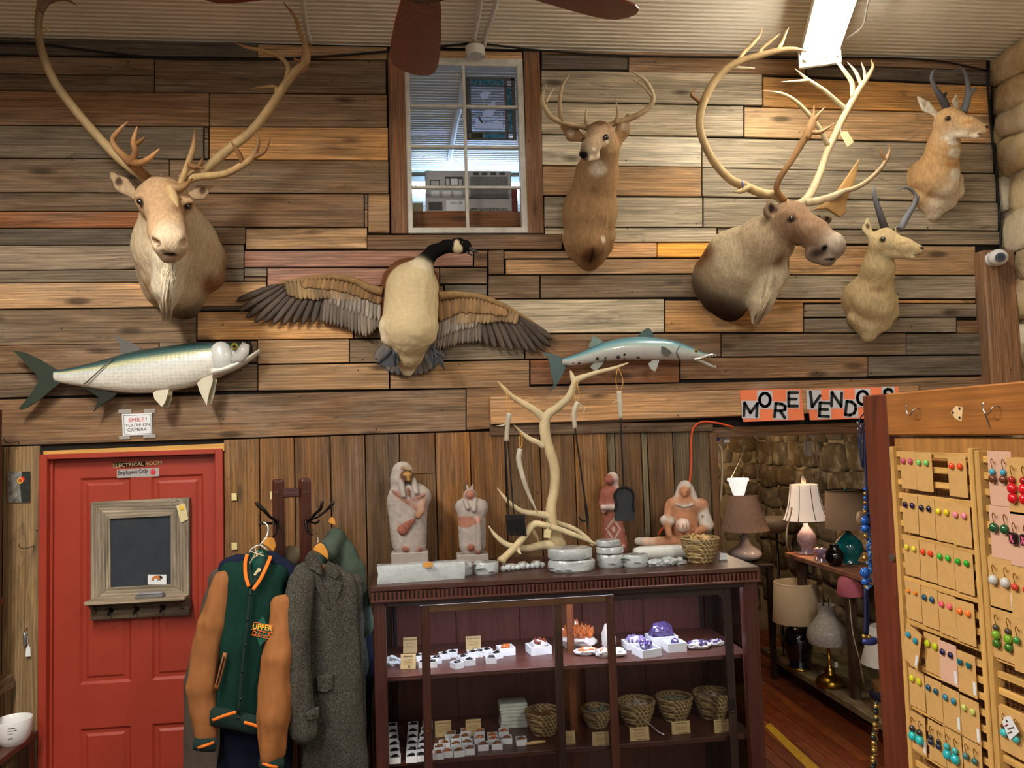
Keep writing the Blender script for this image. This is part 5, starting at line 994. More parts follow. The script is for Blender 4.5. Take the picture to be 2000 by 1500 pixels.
def slider(xa, xb, yy, cs):
    d = put('sliding_door', MB().box((xa, yy, .13), (xa+.001, yy+.012, .14)), SMOOTHZ, cab, color=cs[0])
    zt = mz0-.03
    w = .036
    put('stile', MB().box((xa, yy, .13), (xa+w, yy+.016, zt)), SMOOTHZ, d, color=cs[0], bevel=.002); put('stile', MB().box((xb-w, yy, .13), (xb, yy+.016, zt)), SMOOTHZ, d, color=cs[1], bevel=.002)
    put('rail', MB().box((xa+w, yy, zt-.03), (xb-w, yy+.016, zt)), SMOOTHX, d, color=cs[2], bevel=.002); put('rail', MB().box((xa+w, yy, .13), (xb-w, yy+.016, .19)), SMOOTHX, d, color=cs[2], bevel=.002)
    put('glass_pane', MB().box((xa+w, yy+.006, .19), (xb-w, yy+.010, zt-.03)), GLASS, d)
    return d, xa, xb
dA = slider(P(824, 1300, f_)[0], P(1205, 1300, f_)[0], YF+.004, (S(58, 28, 20), S(64, 34, 22), S(82, 54, 30)))
dB = slider(P(1085, 1300, f_-.02)[0], P(1436, 1300, f_-.02)[0], YF+.026, (S(60, 36, 26), S(34, 18, 15), S(40, 22, 16)))
pl0 = P(836, 1427, f_); put('finger_pull', MB().lathe([(.0, .0), (.006, .0), (.009, .003), (.009, -.003)], (pl0[0], YF+.003, pl0[2]), 12, 'y', sx=1, sy=1), BRASS, dA[0])
pl1 = P(1431, 1380, f_-.02); put('finger_pull', MB().box((pl1[0]-.012, YF+.024, pl1[2]-.03), (pl1[0]+.012, YF+.027, pl1[2]+.03)), METAL_B, dB[0]); put('pull_knob', MB().ball((pl1[0], YF+.022, pl1[2]-.022), .004, 8, 5), BRASS, dB[0])
cp = P(1118, 1300, .45); cbox('centre_post', (cp[0]-.02, -.46, .125), (cp[0]+.012, -.43, mz0), SMOOTHZ, S(108, 58, 36))
cbox('light_rail', (CX0+.06, YF+.09, mz0-.02), (CX1-.06, YF+.11, mz0-.003), mat('led_strip_body', (200, 205, 215), .4))
area('cabinet_strip_light', ((CX0+CX1)/2, YF+.14, mz0-.022), (1.5, .03), 8.5, (.84, .86, 1.0), (math.radians(-12), 0, 0))

# ---------------------------------------------------------------- rocks and small helpers
def rock(r, seed, sub=2, amp=.25, sz=(1, 1, 1)):
    bm = bmesh.new(); bmesh.ops.create_icosphere(bm, subdivisions=sub, radius=1); off = Vector((seed*3.1, seed*1.7, seed*.9))
    for v in bm.verts: n = mnoise.noise(v.co*1.6+off)+.5*mnoise.noise(v.co*4+off); p = v.co*(1+amp*n); v.co = Vector((p.x*r*sz[0], p.y*r*sz[1], p.z*r*sz[2]))
    me = bpy.data.meshes.new('rock'); bm.to_mesh(me); bm.free(); return me
def crystals(R, n, h, seed):                   # cluster of pointed prisms over a dome
    rr = random.Random(seed); b = MB()
    for k in range(n):
        u = rr.uniform(0, 6.283); q = R*math.sqrt(rr.random())*.9; c = np.array([q*math.cos(u), q*math.sin(u), 0]); d = np.array([c[0]*.9/R, c[1]*.9/R, 1.3])+np.array([rr.uniform(-.3, .3), rr.uniform(-.3, .3), 0]); d /= np.linalg.norm(d)
        L = h*rr.uniform(.55, 1)*(1.15-q/R*.6); w = R*rr.uniform(.12, .22); b.tube([c-d*.2*L, c+d*L*.65, c+d*L], [w, w*.95, w*.08], 6)
    return b
def at(o, p): o.location = tuple(map(float, p)); return o
def put_local(name, me, m, parent, smooth=False, **k):      # part authored in its thing's local frame
    o = put(name, me, m, None, smooth, **k); o.parent = parent; return o
AMET = mat('amethyst', (78, 64, 116), .12, var=.35, vs=60, spec=.7, coat=.5); CITR = mat('citrine', (190, 104, 52), .14, var=.35, vs=60, spec=.7, coat=.5); DARKM = mat('black_tourmaline', (26, 24, 26), .25, var=.3, vs=80); BROWNM = mat('brown_mineral', (122, 78, 44), .35, var=.4, vs=60); WROCK = mat('white_rock', (206, 202, 198), .6, var=.15, vs=20, bump=.4, bs=30)
CARDM = mat('kraft_card', (204, 178, 128), .8, var=.04); BOXM = mat('white_card_box', (222, 226, 230), .6, var=.02)
# open box of unit size
ob = MB()
R_ = [[(-.5, -.5, 0), (.5, -.5, 0), (.5, .5, 0), (-.5, .5, 0)], [(-.5, -.5, 1), (.5, -.5, 1), (.5, .5, 1), (-.5, .5, 1)], [(-.44, -.44, 1), (.44, -.44, 1), (.44, .44, 1), (-.44, .44, 1)], [(-.44, -.44, .35), (.44, -.44, .35), (.44, .44, .35), (-.44, .44, .35)]]
ob.rings(R_, False); ob.f += [(3, 2, 1, 0), (12, 13, 14, 15)]
def box_mesh(w, d, h): m = MB(); m.v = [(x*w, y*d, z*h) for x, y, z in ob.v]; m.f = list(ob.f); m.c = [(1, 1, 1, 1)]*len(m.v); return mesh_of(m, 'specimen_box')
BOXS = box_mesh(.047, .047, .026); ROCKS = [rock(.016, 3+k, 2, .5, (1.1, .9, .8)) for k in range(5)]
nbox = [0]
def specimen(px, py, z, m, lab, grp, rz=0, box=None, rk=None, rkz=.020, name='specimen_box'):
    p = PZ(px, py, z); p[2] = z+.0005
    t = thing(name, lab, 'box', p, grp); t.rotation_euler = (0, 0, rz)
    put_local('box', (box or BOXS), BOXM, t); r_ = put_local('mineral', (rk or random.choice(ROCKS)).copy(), m, t); r_.location = (0, 0, rkz); nbox[0] += 1
    return t
def tent_card(px, py, z, w, h, lines, lab, tilt=.3, rz=0.0, m=None):
    p = PZ(px, py, z); p[2] = z+.001; t = thing('price_card', lab, 'card', p); t.rotation_euler = (0, 0, rz)
    d = h*math.sin(tilt); hh = h*math.cos(tilt)
    b = MB(); b.add([(-w/2, 0, 0), (w/2, 0, 0), (w/2, d, hh), (-w/2, d, hh), (w/2, 2*d, 0), (-w/2, 2*d, 0)], [(0, 1, 2, 3), (3, 2, 4, 5)]); o = put_local('card', b, m or CARDM, t)
    sm = o.modifiers.new('thickness', 'SOLIDIFY'); sm.thickness = .0007
    for txt, u, v, s in lines:
        me = text_mesh(txt, s, depth=.0002, shear=.15); mm = Matrix.Rotation(math.pi/2-tilt, 4, 'X'); me.transform(mm); q = (u*w, d*v-.0008, hh*v); me.transform(Matrix.Translation(q)); put_local('lettering', me, INK, t)
    for k in range(4):
        v = .62-.1*k; ll = MB(); ww = w*(.34-.04*(k % 2)); ll.box((-ww, d*v-.0009, hh*v), (ww, d*v-.0005, hh*v+.0009)); put_local('written_line', ll, mat('pencil', (120, 100, 74), .8, var=0), t)
    return t
# ---------------------------------------------------------------- shelf 1 contents
tent_card(801, 1276, Z1, .066, .072, [('Black Tourmaline', 0, .85, .009)], 'kraft price card for black tourmaline standing at the back of the upper shelf', rz=-.05)
tent_card(797, 1307, Z1, .068, .064, [('Selenite', 0, .85, .013), ('$5', .05, .15, .013)], 'kraft price card reading Selenite $5 at the front of the upper shelf', rz=-.12)
tent_card(925, 1270, Z1, .072, .064, [('Smoky Quartz', 0, .85, .011), ('$2.00', .1, .12, .010)], 'kraft price card reading Smoky Quartz on the upper shelf', rz=-.05)
small = [(868, 1286, .2), (884, 1282, -.1), (852, 1294, .1), (905, 1292, .5), (893, 1304, .5), (917, 1298, .15), (935, 1281, -.3), (950, 1278, .3), (969, 1285, .5), (959, 1294, 0), (923, 1283, .1), (844, 1302, .0), (828, 1302, 0), (815, 1290, .2)]
for px, py, rz in small: specimen(px, py, Z1, DARKM, 'small white box holding a dark smoky crystal among the jumble on the upper shelf', 'jumbled crystal boxes on the upper shelf', rz)
selr = put('selenite_chunk', rock(.03, 9, 3, .4, (1.2, .8, .8)), mat('selenite', (196, 206, 210), .25, var=.15, vs=20, trans=.15, coat=.5), loc=tuple(PZ(766, 1299, Z1)+np.array([0, 0, .018]))); tag(selr, 'clear white selenite chunk beside the Selenite price card', 'mineral')
BX2 = box_mesh(.075, .075, .034); BX3 = box_mesh(.10, .10, .036)
specimen(988, 1277, Z1, CITR, 'white box with a bright orange crystal on the upper shelf', None, .15, BX2, rock(.022, 21, 2, .4, (1, 1, 1)), .028)
t = specimen(1052, 1274, Z1, WROCK, 'lidded white box with a red-brown crystal plate on the upper shelf', None, .15, BX3, rock(.04, 22, 2, .3, (1, 1, .55)), .036); c_ = put_local('crystals', crystals(.036, 22, .02, 5), mat('red_quartz', (120, 60, 48), .15, var=.3, vs=60, coat=.5), t); c_.location = (0, 0, .05)
def geode(px, py, z, R, lab, m, n=40, hgt=.03, flat=.5, seed=1, base=WROCK, sz=(1, .8)):
    p = PZ(px, py, z); p[2] = z+R*flat*.75; t = thing('crystal_cluster', lab, 'mineral', (p[0], p[1], z))
    a = put('matrix', rock(R, seed, 3, .3, (sz[0], sz[1], flat)), base, t, loc=p); c = crystals(R*.9, n, hgt, seed+9); c.v = [(x*sz[0]+p[0], y*sz[1]+p[1], q+p[2]+R*flat*.55) for x, y, q in c.v]; put('crystals', c, m, t); return t
geode(1128, 1262, Z1, .085, 'large orange citrine cluster on white rock on the upper shelf', CITR, 70, .075, .45, 31)
geode(1145, 1278, Z1, .045, 'flat pale citrine slice in front of the large orange cluster', CITR, 30, .012, .4, 32, sz=(1.2, .8)); geode(1180, 1282, Z1, .045, 'rough white geode half with faint orange crystals', CITR, 26, .012, .5, 33); geode(1208, 1281, Z1, .035, 'small rough white geode beside the door stile', WROCK, 20, .01, .6, 34)
pk = PZ(1190, 1266, Z1); rk_ = put('white_crystal', rock(.05, 41, 3, .25, (.7, .7, 1.3)), WROCK, loc=(pk[0], pk[1], Z1+.05)); tag(rk_, 'upright white crystal point behind the sliding door stile', 'mineral')
BX4 = box_mesh(.12, .09, .03); t = specimen(1243, 1264, Z1, WROCK, 'wide white box with a grey-lilac amethyst plate on the upper shelf', None, .05, BX4, rock(.045, 51, 2, .3, (1.2, .8, .5)), .026); c_ = put_local('crystals', crystals(.045, 40, .03, 8), mat('pale_amethyst', (132, 118, 168), .15, var=.3, vs=60, coat=.5), t); c_.location = (0, 0, .034)
t = specimen(1292, 1258, Z1, AMET, 'white box with the largest domed purple amethyst', None, .1, box_mesh(.13, .10, .045), rock(.05, 52, 3, .25, (1.2, .8, 1)), .055); c_ = put_local('crystals', crystals(.042, 50, .03, 18), AMET, t); c_.location = (0, 0, .07)
t = specimen(1263, 1279, Z1, AMET, 'lidded white box with a dark amethyst cluster at the shelf edge', None, .25, BX3, rock(.03, 53, 2, .3, (1, 1, .8)), .040); c_ = put_local('crystals', crystals(.032, 36, .028, 28), AMET, t); c_.location = (0, 0, .045)
specimen(1318, 1270, Z1, AMET, 'plain white box with a small dark amethyst in one corner', None, .05, box_mesh(.09, .075, .04), rock(.02, 54, 2, .3), .036)
geode(1365, 1266, Z1, .05, 'flat purple amethyst geode slice with a white rind', AMET, 46, .012, .4, 61, sz=(1.15, .8)); geode(1398, 1260, Z1, .034, 'small purple geode slice next to the larger one', AMET, 34, .012, .45, 62, sz=(1.1, .8))
# ---------------------------------------------------------------- shelf 2 contents
for r_i in range(6):
    for c_i, (px0, dx_) in enumerate(((772, -1.2), (804, .6), (822, 2.6))):
        specimen(px0+dx_*r_i, 1488-12.5*r_i-(c_i*2), Z2, DARKM, 'small white box with a black tourmaline in the block by the left cabinet post', 'black tourmaline boxes on the lower shelf', 0)
for px, py in ((856, 1480), (873, 1476), (896, 1475), (917, 1471), (944, 1463), (971, 1461), (858, 1468), (868, 1460), (891, 1461), (913, 1458), (908, 1447), (891, 1450), (936, 1450), (964, 1452), (990, 1450), (880, 1442), (910, 1436), (936, 1437), (962, 1445), (984, 1437)):
    specimen(px, py, Z2, random.choice([BROWNM, BROWNM, CITR]), 'small white box with a brown citrine chip in the loose rows of the lower shelf', 'citrine boxes on the lower shelf', random.uniform(-.08, .08))
specimen(1018, 1453, Z2, BROWNM, 'single white box with a brown chip set apart from the rows on the lower shelf', None, 0)
tent_card(866, 1440, Z2, .075, .072, [('Lodolite Quartz', 0, .85, .010)], 'kraft price card half behind the left door stile on the lower shelf', .1); tent_card(925, 1438, Z2, .07, .074, [('Citrine Quartz', 0, .85, .011)], 'kraft price card reading Citrine Quartz on the lower shelf', .1)
sl_ = PZ(1006, 1426, Z2); SELM = MATS['selenite']
for k in range(7):
    b = MB(); w = .066; b.box((sl_[0]-w+random.uniform(-.004, .004), sl_[1]+.02, Z2+.0005+k*.0165), (sl_[0]+w+random.uniform(-.004, .004), sl_[1]+.11, Z2+.016+k*.0165)); one('selenite_slab', b, mat('wrapped_slab', (206, 214, 204), .25, var=.12, vs=25, coat=.5, bump=.3, bs=40), 'flat film-wrapped selenite slab in the stack on the lower shelf', 'mineral', 'stacked selenite slabs', bevel=.003)
stk = PZ(1044, 1455, Z2); b = MB(); b.tube([stk+(-.04, 0, .007), stk+(0, .004, .009), stk+(.05, .008, .009)], [.005, .009, .005], 8); one('wood_stick', b, mat('palo_wood', (212, 176, 122), .7, var=.15), 'short pale incense wood stick at the front of the lower shelf', 'stick', smooth=True)
# woven baskets
BASK, bt_, bb_ = nodes('woven_grass'); q_ = NT(bt_); tc_ = q_.n('TexCoord').outputs['Object']; wv = q_.n('TexWave', wave_type='BANDS', bands_direction='DIAGONAL'); wv.inputs['Scale'].default_value = 28; wv.inputs['Distortion'].default_value = 3; wv.inputs['Detail'].default_value = 2; q_.l(tc_, wv.inputs['Vector'])
nz = q_.noise(tc_, 60, 3, .6); q_.l(q_.mix(q_.math('MULTIPLY', wv.outputs['Fac'], nz), S(112, 88, 52), S(232, 206, 148)), bb_.inputs['Base Color']); bb_.inputs['Roughness'].default_value = .85
bp_ = q_.n('Bump'); bp_.inputs['Strength'].default_value = .8; bp_.inputs['Distance'].default_value = .006; q_.l(wv.outputs['Fac'], bp_.inputs['Height']); q_.l(bp_.outputs[0], bb_.inputs['Normal'])
def basket_prof(r, h, coils=6):
    pr = [(.0, .0), (r*.55, 0)]; N = coils*4
    for k in range(N+1): t = k/N; rr = r*(.60+.40*math.sin(t*math.pi*.5)); pr.append((rr+.0035*math.sin(k*math.pi/2), h*t))
    inner = [(rr-.010, z) for rr, z in reversed(pr[2:])]; inner = [(a, max(z, .008)) for a, z in inner]
    return pr+inner+[(0, .008)]
def basket(px, py, z, r, h, lab, fill=None, grp=None):
    p = PZ(px, py, z); p[2] = z; p[1] += r*.6; t = thing('woven_basket', lab, 'basket', p, grp); b = MB(); b.lathe(basket_prof(r, h), (0, 0, 0), 36); put_local('weave', b, BASK, t, smooth=True)
    rm = MB(); rm.lathe([(r-.011, h-.004), (r-.006, h+.003), (r+.002, h+.002), (r+.005, h-.004)], (0, 0, 0), 36); put_local('rim', rm, BASK, t, smooth=True)
    if fill:
        f_m = MB(); f_m.lathe([(.0, h*.72), (r*.5, h*.74), (r*.86, h*.66)], (0, 0, 0), 24); put_local('contents_bed', f_m, fill, t)
        for k in range(26):
            u = random.uniform(0, 6.28); q = r*.72*math.sqrt(random.random()); o = put_local('chip', ROCKS[k % 5].copy(), fill, t); o.location = (q*math.cos(u), q*math.sin(u), h*.75+random.uniform(0, .008)); o.scale = (.7, .7, .7); o.rotation_euler = (u, u*2, 0)
    return t
GRN = mat('green_grey_chip', (112, 116, 100), .4, var=.3, vs=60); PNK = mat('pale_chip', (176, 160, 146), .4, var=.25, vs=50)
basket(1066, 1440, Z2, .085, .105, 'woven grass basket of dark brown chips behind the sliding door stile', BROWNM); basket(1170, 1424, Z2, .072, .085, 'smallest woven grass basket, heaped with grey-green stones', GRN); basket(1250, 1424, Z2, .086, .115, 'woven grass basket with a white paper scoop, between two others', PNK); basket(1325, 1412, Z2, .086, .11, 'woven grass basket of smooth stones, second from the right cabinet post', GRN); basket(1400, 1408, Z2, .088, .12, 'woven grass basket beside the right cabinet door stile', PNK)
for px, py, w, h, ln, lab, rz in ((1250, 1447, .088, .056, [('Rose Quartz', 0, .85, .010), ('$4 per stone', .1, .1, .009)], 'price card in front of the basket with the paper scoop', .0), (1331, 1434, .086, .055, [('Crystal Quartz', 0, .85, .009), ('$4 per stone', .1, .1, .009)], 'price card in front of the second basket from the right', .02), (1412, 1431, .078, .056, [('Smoky Quartz', 0, .85, .009), ('$4 per stone', .1, .1, .009)], 'price card in front of the basket by the right stile', .03), (1174, 1457, .074, .058, [('Garnet', -.1, .85, .010), ('$1 per stone', .1, .1, .009)], 'price card in front of the smallest basket', -.08), (1112, 1455, .056, .058, [('$ per stone', .1, .1, .008)], 'price card partly hidden between the two door stiles', 0)):
    tent_card(px, py, Z2, w, h, ln, lab, .12, rz)
sc0 = PZ(1268, 1432, Z2); scp = MB(); scp.tube([sc0+(-.03, -.03, .075), sc0+(.03, -.045, .02), sc0+(.055, -.05, .008)], [.0025, .003, .006], 6, flat=.4); one('paper_scoop', scp, PAPER, 'white paper stick scoop leaning from a woven basket', 'scoop')

# ================================================================== ON TOP OF THE CABINET
STAT = mat('painted_plaster', (196, 186, 176), .8, var=.16, vs=30, bump=.25, bs=60, attr=True)
GW = C3(166, 156, 148); RB = C3(140, 84, 66); GD = C3(168, 126, 66); DKF = C3(104, 68, 46)
FL = (0, 1, 0)
def statue(lab, base_px, out, build, slab, h=.0042):
    p = P(*base_px, out); t = thing('figurine', lab, 'statue', (p[0], -out, ZT)); s = Sculpt(.012); g = lambda x, y, d=0: P(x, y, out+d)
    build(s, g); put('figure', s.build(h, fnoise(60, .0016), csoft=.0035), STAT, t, smooth=True)
    if slab:
        a, b_ = P(slab[0], base_px[1], out)[0], P(slab[1], base_px[1], out)[0]; zt = P(base_px[0], slab[2], out)[2]
        bm_ = put('plinth', MB().box((a, -out-.055, ZT), (b_, -out+.055, zt)), mat('plaster_base', (160, 150, 142), .8, var=.1, vs=20), t, bevel=.004)
    return t
def chief(s, g):
    s.cap(g(800, 975), g(803, 1066), .088, .075, GW, lat=FL, w=.72).cap(g(778, 968), g(822, 970), .046, .05, GW, k=.03).cap(g(774, 985), g(782, 1060), .045, .04, GW, k=.03)
    s.blob(g(795, 930, .045), .030, DKF, cw=4).cap(g(797, 933, .072), g(798, 938, .072), .007, .008, GD, k=.004, cw=4)
    s.cap(g(786, 922, .0), g(784, 935, .0), .052, .055, GW, lat=FL, w=.6).cap(g(776, 940), g(770, 962), .03, .02, GW).cap(g(783, 942, .05), g(788, 968, .07), .018, .012, GW, k=.006).cap(g(807, 938, .04), g(813, 962, .06), .016, .014, GW, k=.006)
    s.cap(g(786, 914, .055), g(803, 917, .065), .009, .009, C3(150, 128, 96), k=.004, cw=3)
    s.cap(g(824, 975, .03), g(822, 998, .07), .022, .020, C3(166, 132, 112), k=.008).cap(g(822, 998, .07), g(816, 1008, .085), .017, .016, C3(150, 108, 84), k=.008)
    s.cap(g(812, 1012, .075), g(787, 1034, .062), .006, .027, RB, lat=FL, w=.4, k=.004, cw=3)
    for a, b_ in (((766, 958), (798, 982)), ((798, 982), (817, 996)), ((798, 980), (831, 966))): s.cap(g(*a, .052), g(*b_, .062), .005, .005, C3(150, 104, 86), k=.004, cw=4)
    s.cap(g(797, 955, .07), g(798, 967, .075), .007, .005, RB, cw=3, k=.004).blob(g(793, 1073, .05), .014, RB).blob(g(818, 1073, .04), .014, RB)
    s.spot(g(796, 926, .075), (.03, .03, .013), GD, .5).spot(g(791, 931, .074), .006, C3(40, 26, 18), .5).spot(g(801, 931, .076), .006, C3(40, 26, 18), .5).spot(g(797, 941, .074), (.011, .02, .003), C3(60, 34, 24), .5)
    for k in range(6): s.cap(g(774-2*k*.6, 918+8*k, -.01), g(766-.5*k, 922+9*k, -.02), .007, .004, C3(176, 132, 106), k=.004)
statue('tall plaster figurine in a feathered war bonnet and white robe holding a fan', (801, 1094), .22, chief, (765, 837, 1076))
def cloaked(s, g):
    s.cap(g(921, 1000), g(923, 1062), .07, .066, GW, lat=FL, w=.72).cap(g(902, 988), g(940, 990), .032, .035, GW, k=.025).blob(g(918, 968, .0), .034, GW).cap(g(913, 952), g(912, 946), .008, .003, GW, k=.006).cap(g(922, 952), g(923, 946), .008, .003, GW, k=.006)
    s.blob(g(918, 966, .03), .020, C3(176, 120, 100), cw=4).cap(g(918, 967, .048), g(918, 970, .048), .004, .005, C3(170, 112, 92), k=.003, cw=4).spot(g(918, 973, .05), (.008, .02, .003), C3(80, 46, 38), .5).spot(g(914, 965, .05), .005, C3(60, 36, 30), .5).spot(g(922, 965, .05), .005, C3(60, 36, 30), .5)
    s.cap(g(908, 978, .03), g(914, 992, .055), .010, .012, GW, k=.006).cap(g(928, 976, .03), g(926, 996, .055), .010, .012, GW, k=.006)
    s.spot(g(908, 1019, .04), (.058, .08, .030), C3(164, 112, 92), .12).cap(g(934, 1016, .05), g(934, 1020, .06), .014, .012, C3(190, 140, 120), k=.006).cap(g(935, 1026, .06), g(936, 1070, .05), .012, .014, GW, k=.005)
    s.blob(g(920, 1069, .045), .016, RB).blob(g(934, 1078, .05), .012, RB)
statue('shorter plaster figurine wrapped in a white hooded blanket with a red band', (923, 1092), .25, cloaked, (892, 953, 1080))
rb0 = P(935, 1100, .30); one('red_box', MB().box((rb0[0]-.09, -.36, ZT), (rb0[0]+.055, -.32, ZT+.018)), mat('red_lacquer', (120, 30, 22), .4), 'low red wooden box in front of the hooded figurine', 'box', bevel=.002)
def dress(s, g):
    RD = C3(150, 88, 74); WHp = C3(196, 176, 168)
    s.cap(g(1196, 1015), g(1201, 1066), .050, .066, RD, lat=FL, w=.75).cap(g(1192, 965), g(1196, 1010), .046, .044, RD, lat=FL, w=.7).cap(g(1181, 962), g(1206, 962), .022, .024, RD, k=.02)
    s.blob(g(1189, 937, .02), .023, RD, cw=2).blob(g(1196, 933, -.0), .030, WHp).cap(g(1201, 938), g(1204, 955), .018, .012, WHp).cap(g(1185, 941, .04), g(1183, 943, .042), .004, .004, RD, k=.003)
    s.cap(g(1179, 968), g(1174, 985), .018, .016, RD, k=.008).cap(g(1174, 985), g(1180, 998, .03), .015, .014, RD, k=.008).cap(g(1178, 991, .04), g(1208, 992, .04), .014, .014, WHp, k=.004, cw=3)
    for cx_, cy_, r in ((1199, 1034, 13),):
        for k in range(24):
            a = k*math.pi/12; u, v = math.cos(a), math.sin(a); q = 1/(abs(u)+abs(v)); s.spot(g(cx_+u*q*r, cy_+v*q*r*1.55, .045), (.006, .04, .006), WHp, .4)
        s.spot(g(cx_, cy_, .045), (.010, .05, .018), WHp, .4)
    for a, b_ in ((1174, 1012), (1178, 1004), (1222, 1035), (1226, 1050), (1176, 1052), (1182, 1066), (1216, 1066), (1172, 1035)): s.spot(g(a, b_, .03), (.012, .06, .012), WHp, .4)
statue('red plaster figurine in a long white-patterned dress behind the hanging shovel', (1200, 1082), .2, dress, None)
def seated(s, g):
    SK = C3(178, 124, 90); WV = C3(190, 180, 170)
    s.cap(g(1334, 985), g(1336, 1035), .062, .075, SK, lat=FL, w=.75).cap(g(1312, 985), g(1368, 988), .032, .04, SK, k=.02).blob(g(1337, 961, .026), .026, SK, cw=4).cap(g(1337, 963, .05), g(1337, 968, .052), .005, .006, SK, k=.003)
    s.spot(g(1332, 961, .05), .006, C3(110, 66, 46), .5).spot(g(1342, 961, .05), .006, C3(110, 66, 46), .5).spot(g(1337, 971, .05), (.009, .02, .003), C3(120, 64, 46), .5)
    s.blob(g(1338, 952, -.004), .036, WV).cap(g(1330, 955, .0), g(1319, 986, .01), .022, .018, WV, k=.006).cap(g(1347, 955, .0), g(1360, 988, .01), .022, .020, WV, k=.006)
    s.cap(g(1308, 992), g(1303, 1022, .03), .026, .024, SK).cap(g(1303, 1022, .03), g(1307, 1046, .07), .020, .015, SK).cap(g(1298, 1016, .02), g(1308, 1018, .03), .024, .024, WV, k=.006, cw=2)
    s.cap(g(1370, 990), g(1380, 1025, .02), .03, .036, WV, k=.01, cw=2).cap(g(1380, 1030, .03), g(1358, 1040, .07), .022, .016, SK)
    s.blob(g(1334, 1026, .085), .036, C3(214, 190, 176), cw=3, k=.006)
    for k in range(-2, 3): s.spot(g(1334+k*7.5, 1028, .12), (.004, .05, .022), C3(186, 120, 96), .5)
    s.cap(g(1318, 1060, .05), g(1360, 1062, .04), .046, .05, SK, lat=(0, 0, 1), w=.8, k=.02).cap(g(1290, 1062, .03), g(1262, 1060, .01), .032, .026, C3(200, 164, 140)).cap(g(1270, 1060, .01), g(1247, 1057, .0), .026, .020, WV, k=.006).cap(g(1310, 1062, .04), g(1288, 1062, .03), .04, .034, SK)
    for k in range(9): a = math.pi*(.15+.7*k/8); s.blob(g(1337+17*math.cos(a), 980+9*math.sin(a), .055), .006, WV, k=.003, cw=3)
    s.spot(g(1366, 990, .03), .014, C3(120, 110, 104), .7).spot(g(1372, 1008, .04), .012, C3(120, 110, 104), .7)
statue('seated plaster figurine of a woman with white veil, necklace and drum', (1330, 1078), .22, seated, None)
# antler fireplace set
ans = thing('antler_stand', 'tall stand made of interlocked pale elk antlers on the cabinet', 'antler stand', (P(1085, 1080, .36)[0], -.36, ZT)); A0, A1 = (214, 198, 160), (196, 176, 134)
def AN(pts): return [(x, y, o, r) for x, y, o, r in pts]
tines('upright_antler', ans, [(AN([(1092, 1070, .36, .042), (1082, 1045, .36, .036), (1078, 1028, .36, .030), (1076, 993, .36, .026), (1083, 953, .36, .024), (1083, 913, .36, .024), (1074, 881, .36, .025), (1066, 855, .36, .026), (1064, 826, .36, .026), (1072, 808, .37, .023), (1089, 796, .38, .020), (1111, 775, .39, .019), (1121, 753, .40, .018), (1127, 742, .40, .018), (1143, 735, .41, .013), (1167, 727, .42, .011), (1196, 720, .43, .009), (1227, 709, .44, .003)]), A1, A0), (AN([(1062, 818, .36, .022), (1048, 804, .37, .019), (1031, 793, .38, .017), (1001, 775, .39, .013), (985, 759, .40, .010), (971, 744, .41, .002)]), A0, (206, 176, 128)), (AN([(1122, 748, .40, .014), (1118, 736, .40, .012), (1114, 724, .40, .004)]), A0), (AN([(1062, 872, .36, .016), (1050, 864, .37, .014), (1039, 860, .38, .013), (1023, 849, .39, .010), (1004, 830, .40, .002)]), A0), (AN([(1078, 1010, .36, .022), (1052, 1004, .38, .016), (1020, 999, .40, .013), (993, 980, .42, .010), (971, 953, .43, .002)]), A0), (AN([(1098, 1066, .36, .03), (1060, 1065, .38, .022), (1028, 1071, .40, .017), (993, 1065, .42, .014), (969, 1047, .43, .010), (954, 1027, .44, .002)]), A0)], seg=12)
tines('cross_antler', ans, [(AN([(979, 1096, .52, .022), (986, 1088, .50, .017), (1007, 1068, .47, .017), (1028, 1041, .44, .018), (1040, 1026, .43, .018), (1056, 1024, .43, .015), (1089, 1033, .43, .014), (1127, 1047, .42, .012), (1172, 1066, .40, .005)]), A1, A0), (AN([(1010, 1068, .47, .012), (1014, 1078, .48, .008), (1018, 1082, .49, .002)]), A0), (AN([(1084, 1020, .31, .013), (1121, 1033, .30, .012), (1150, 1054, .30, .010), (1158, 1066, .32, .004)]), A0), (AN([(1035, 1030, .43, .014), (1046, 1046, .40, .010), (1052, 1058, .38, .004)]), A1)], seg=12)
tg_ = put('price_tag', MB().prism([P(x, y, .46) for x, y in ((1063, 1035), (1062, 1050), (1074, 1051), (1077, 1036), (1070, 1032))], (0, .001, 0)), MATS['kraft_tag'], ans); put('tag_string', MB().tube(cr([P(x, y, .455) for x, y in ((1064, 1012), (1071, 1018), (1076, 1026), (1069, 1034))], 4), .0012, 5), mat('green_string', (30, 90, 60), .7, var=0), ans)
THONG = mat('rawhide', (214, 160, 70), .7, var=.1)
def tool(name, lab, cat, handle, side, loop, parts):
    a = handle[-1]; t = thing(name, lab, cat, P(a[0], a[1], a[2]), None); tines('antler_handle', t, [(handle, (196, 190, 172), (190, 180, 158))]+[(q, (196, 184, 156)) for q in side]); put('rawhide_loop', MB().tube(cr([P(*q) for q in loop], 4), .0016, 5), THONG, t, smooth=True)
    for nm, mb_, m in parts: put(nm, mb_, m, t, smooth=2)
    return t
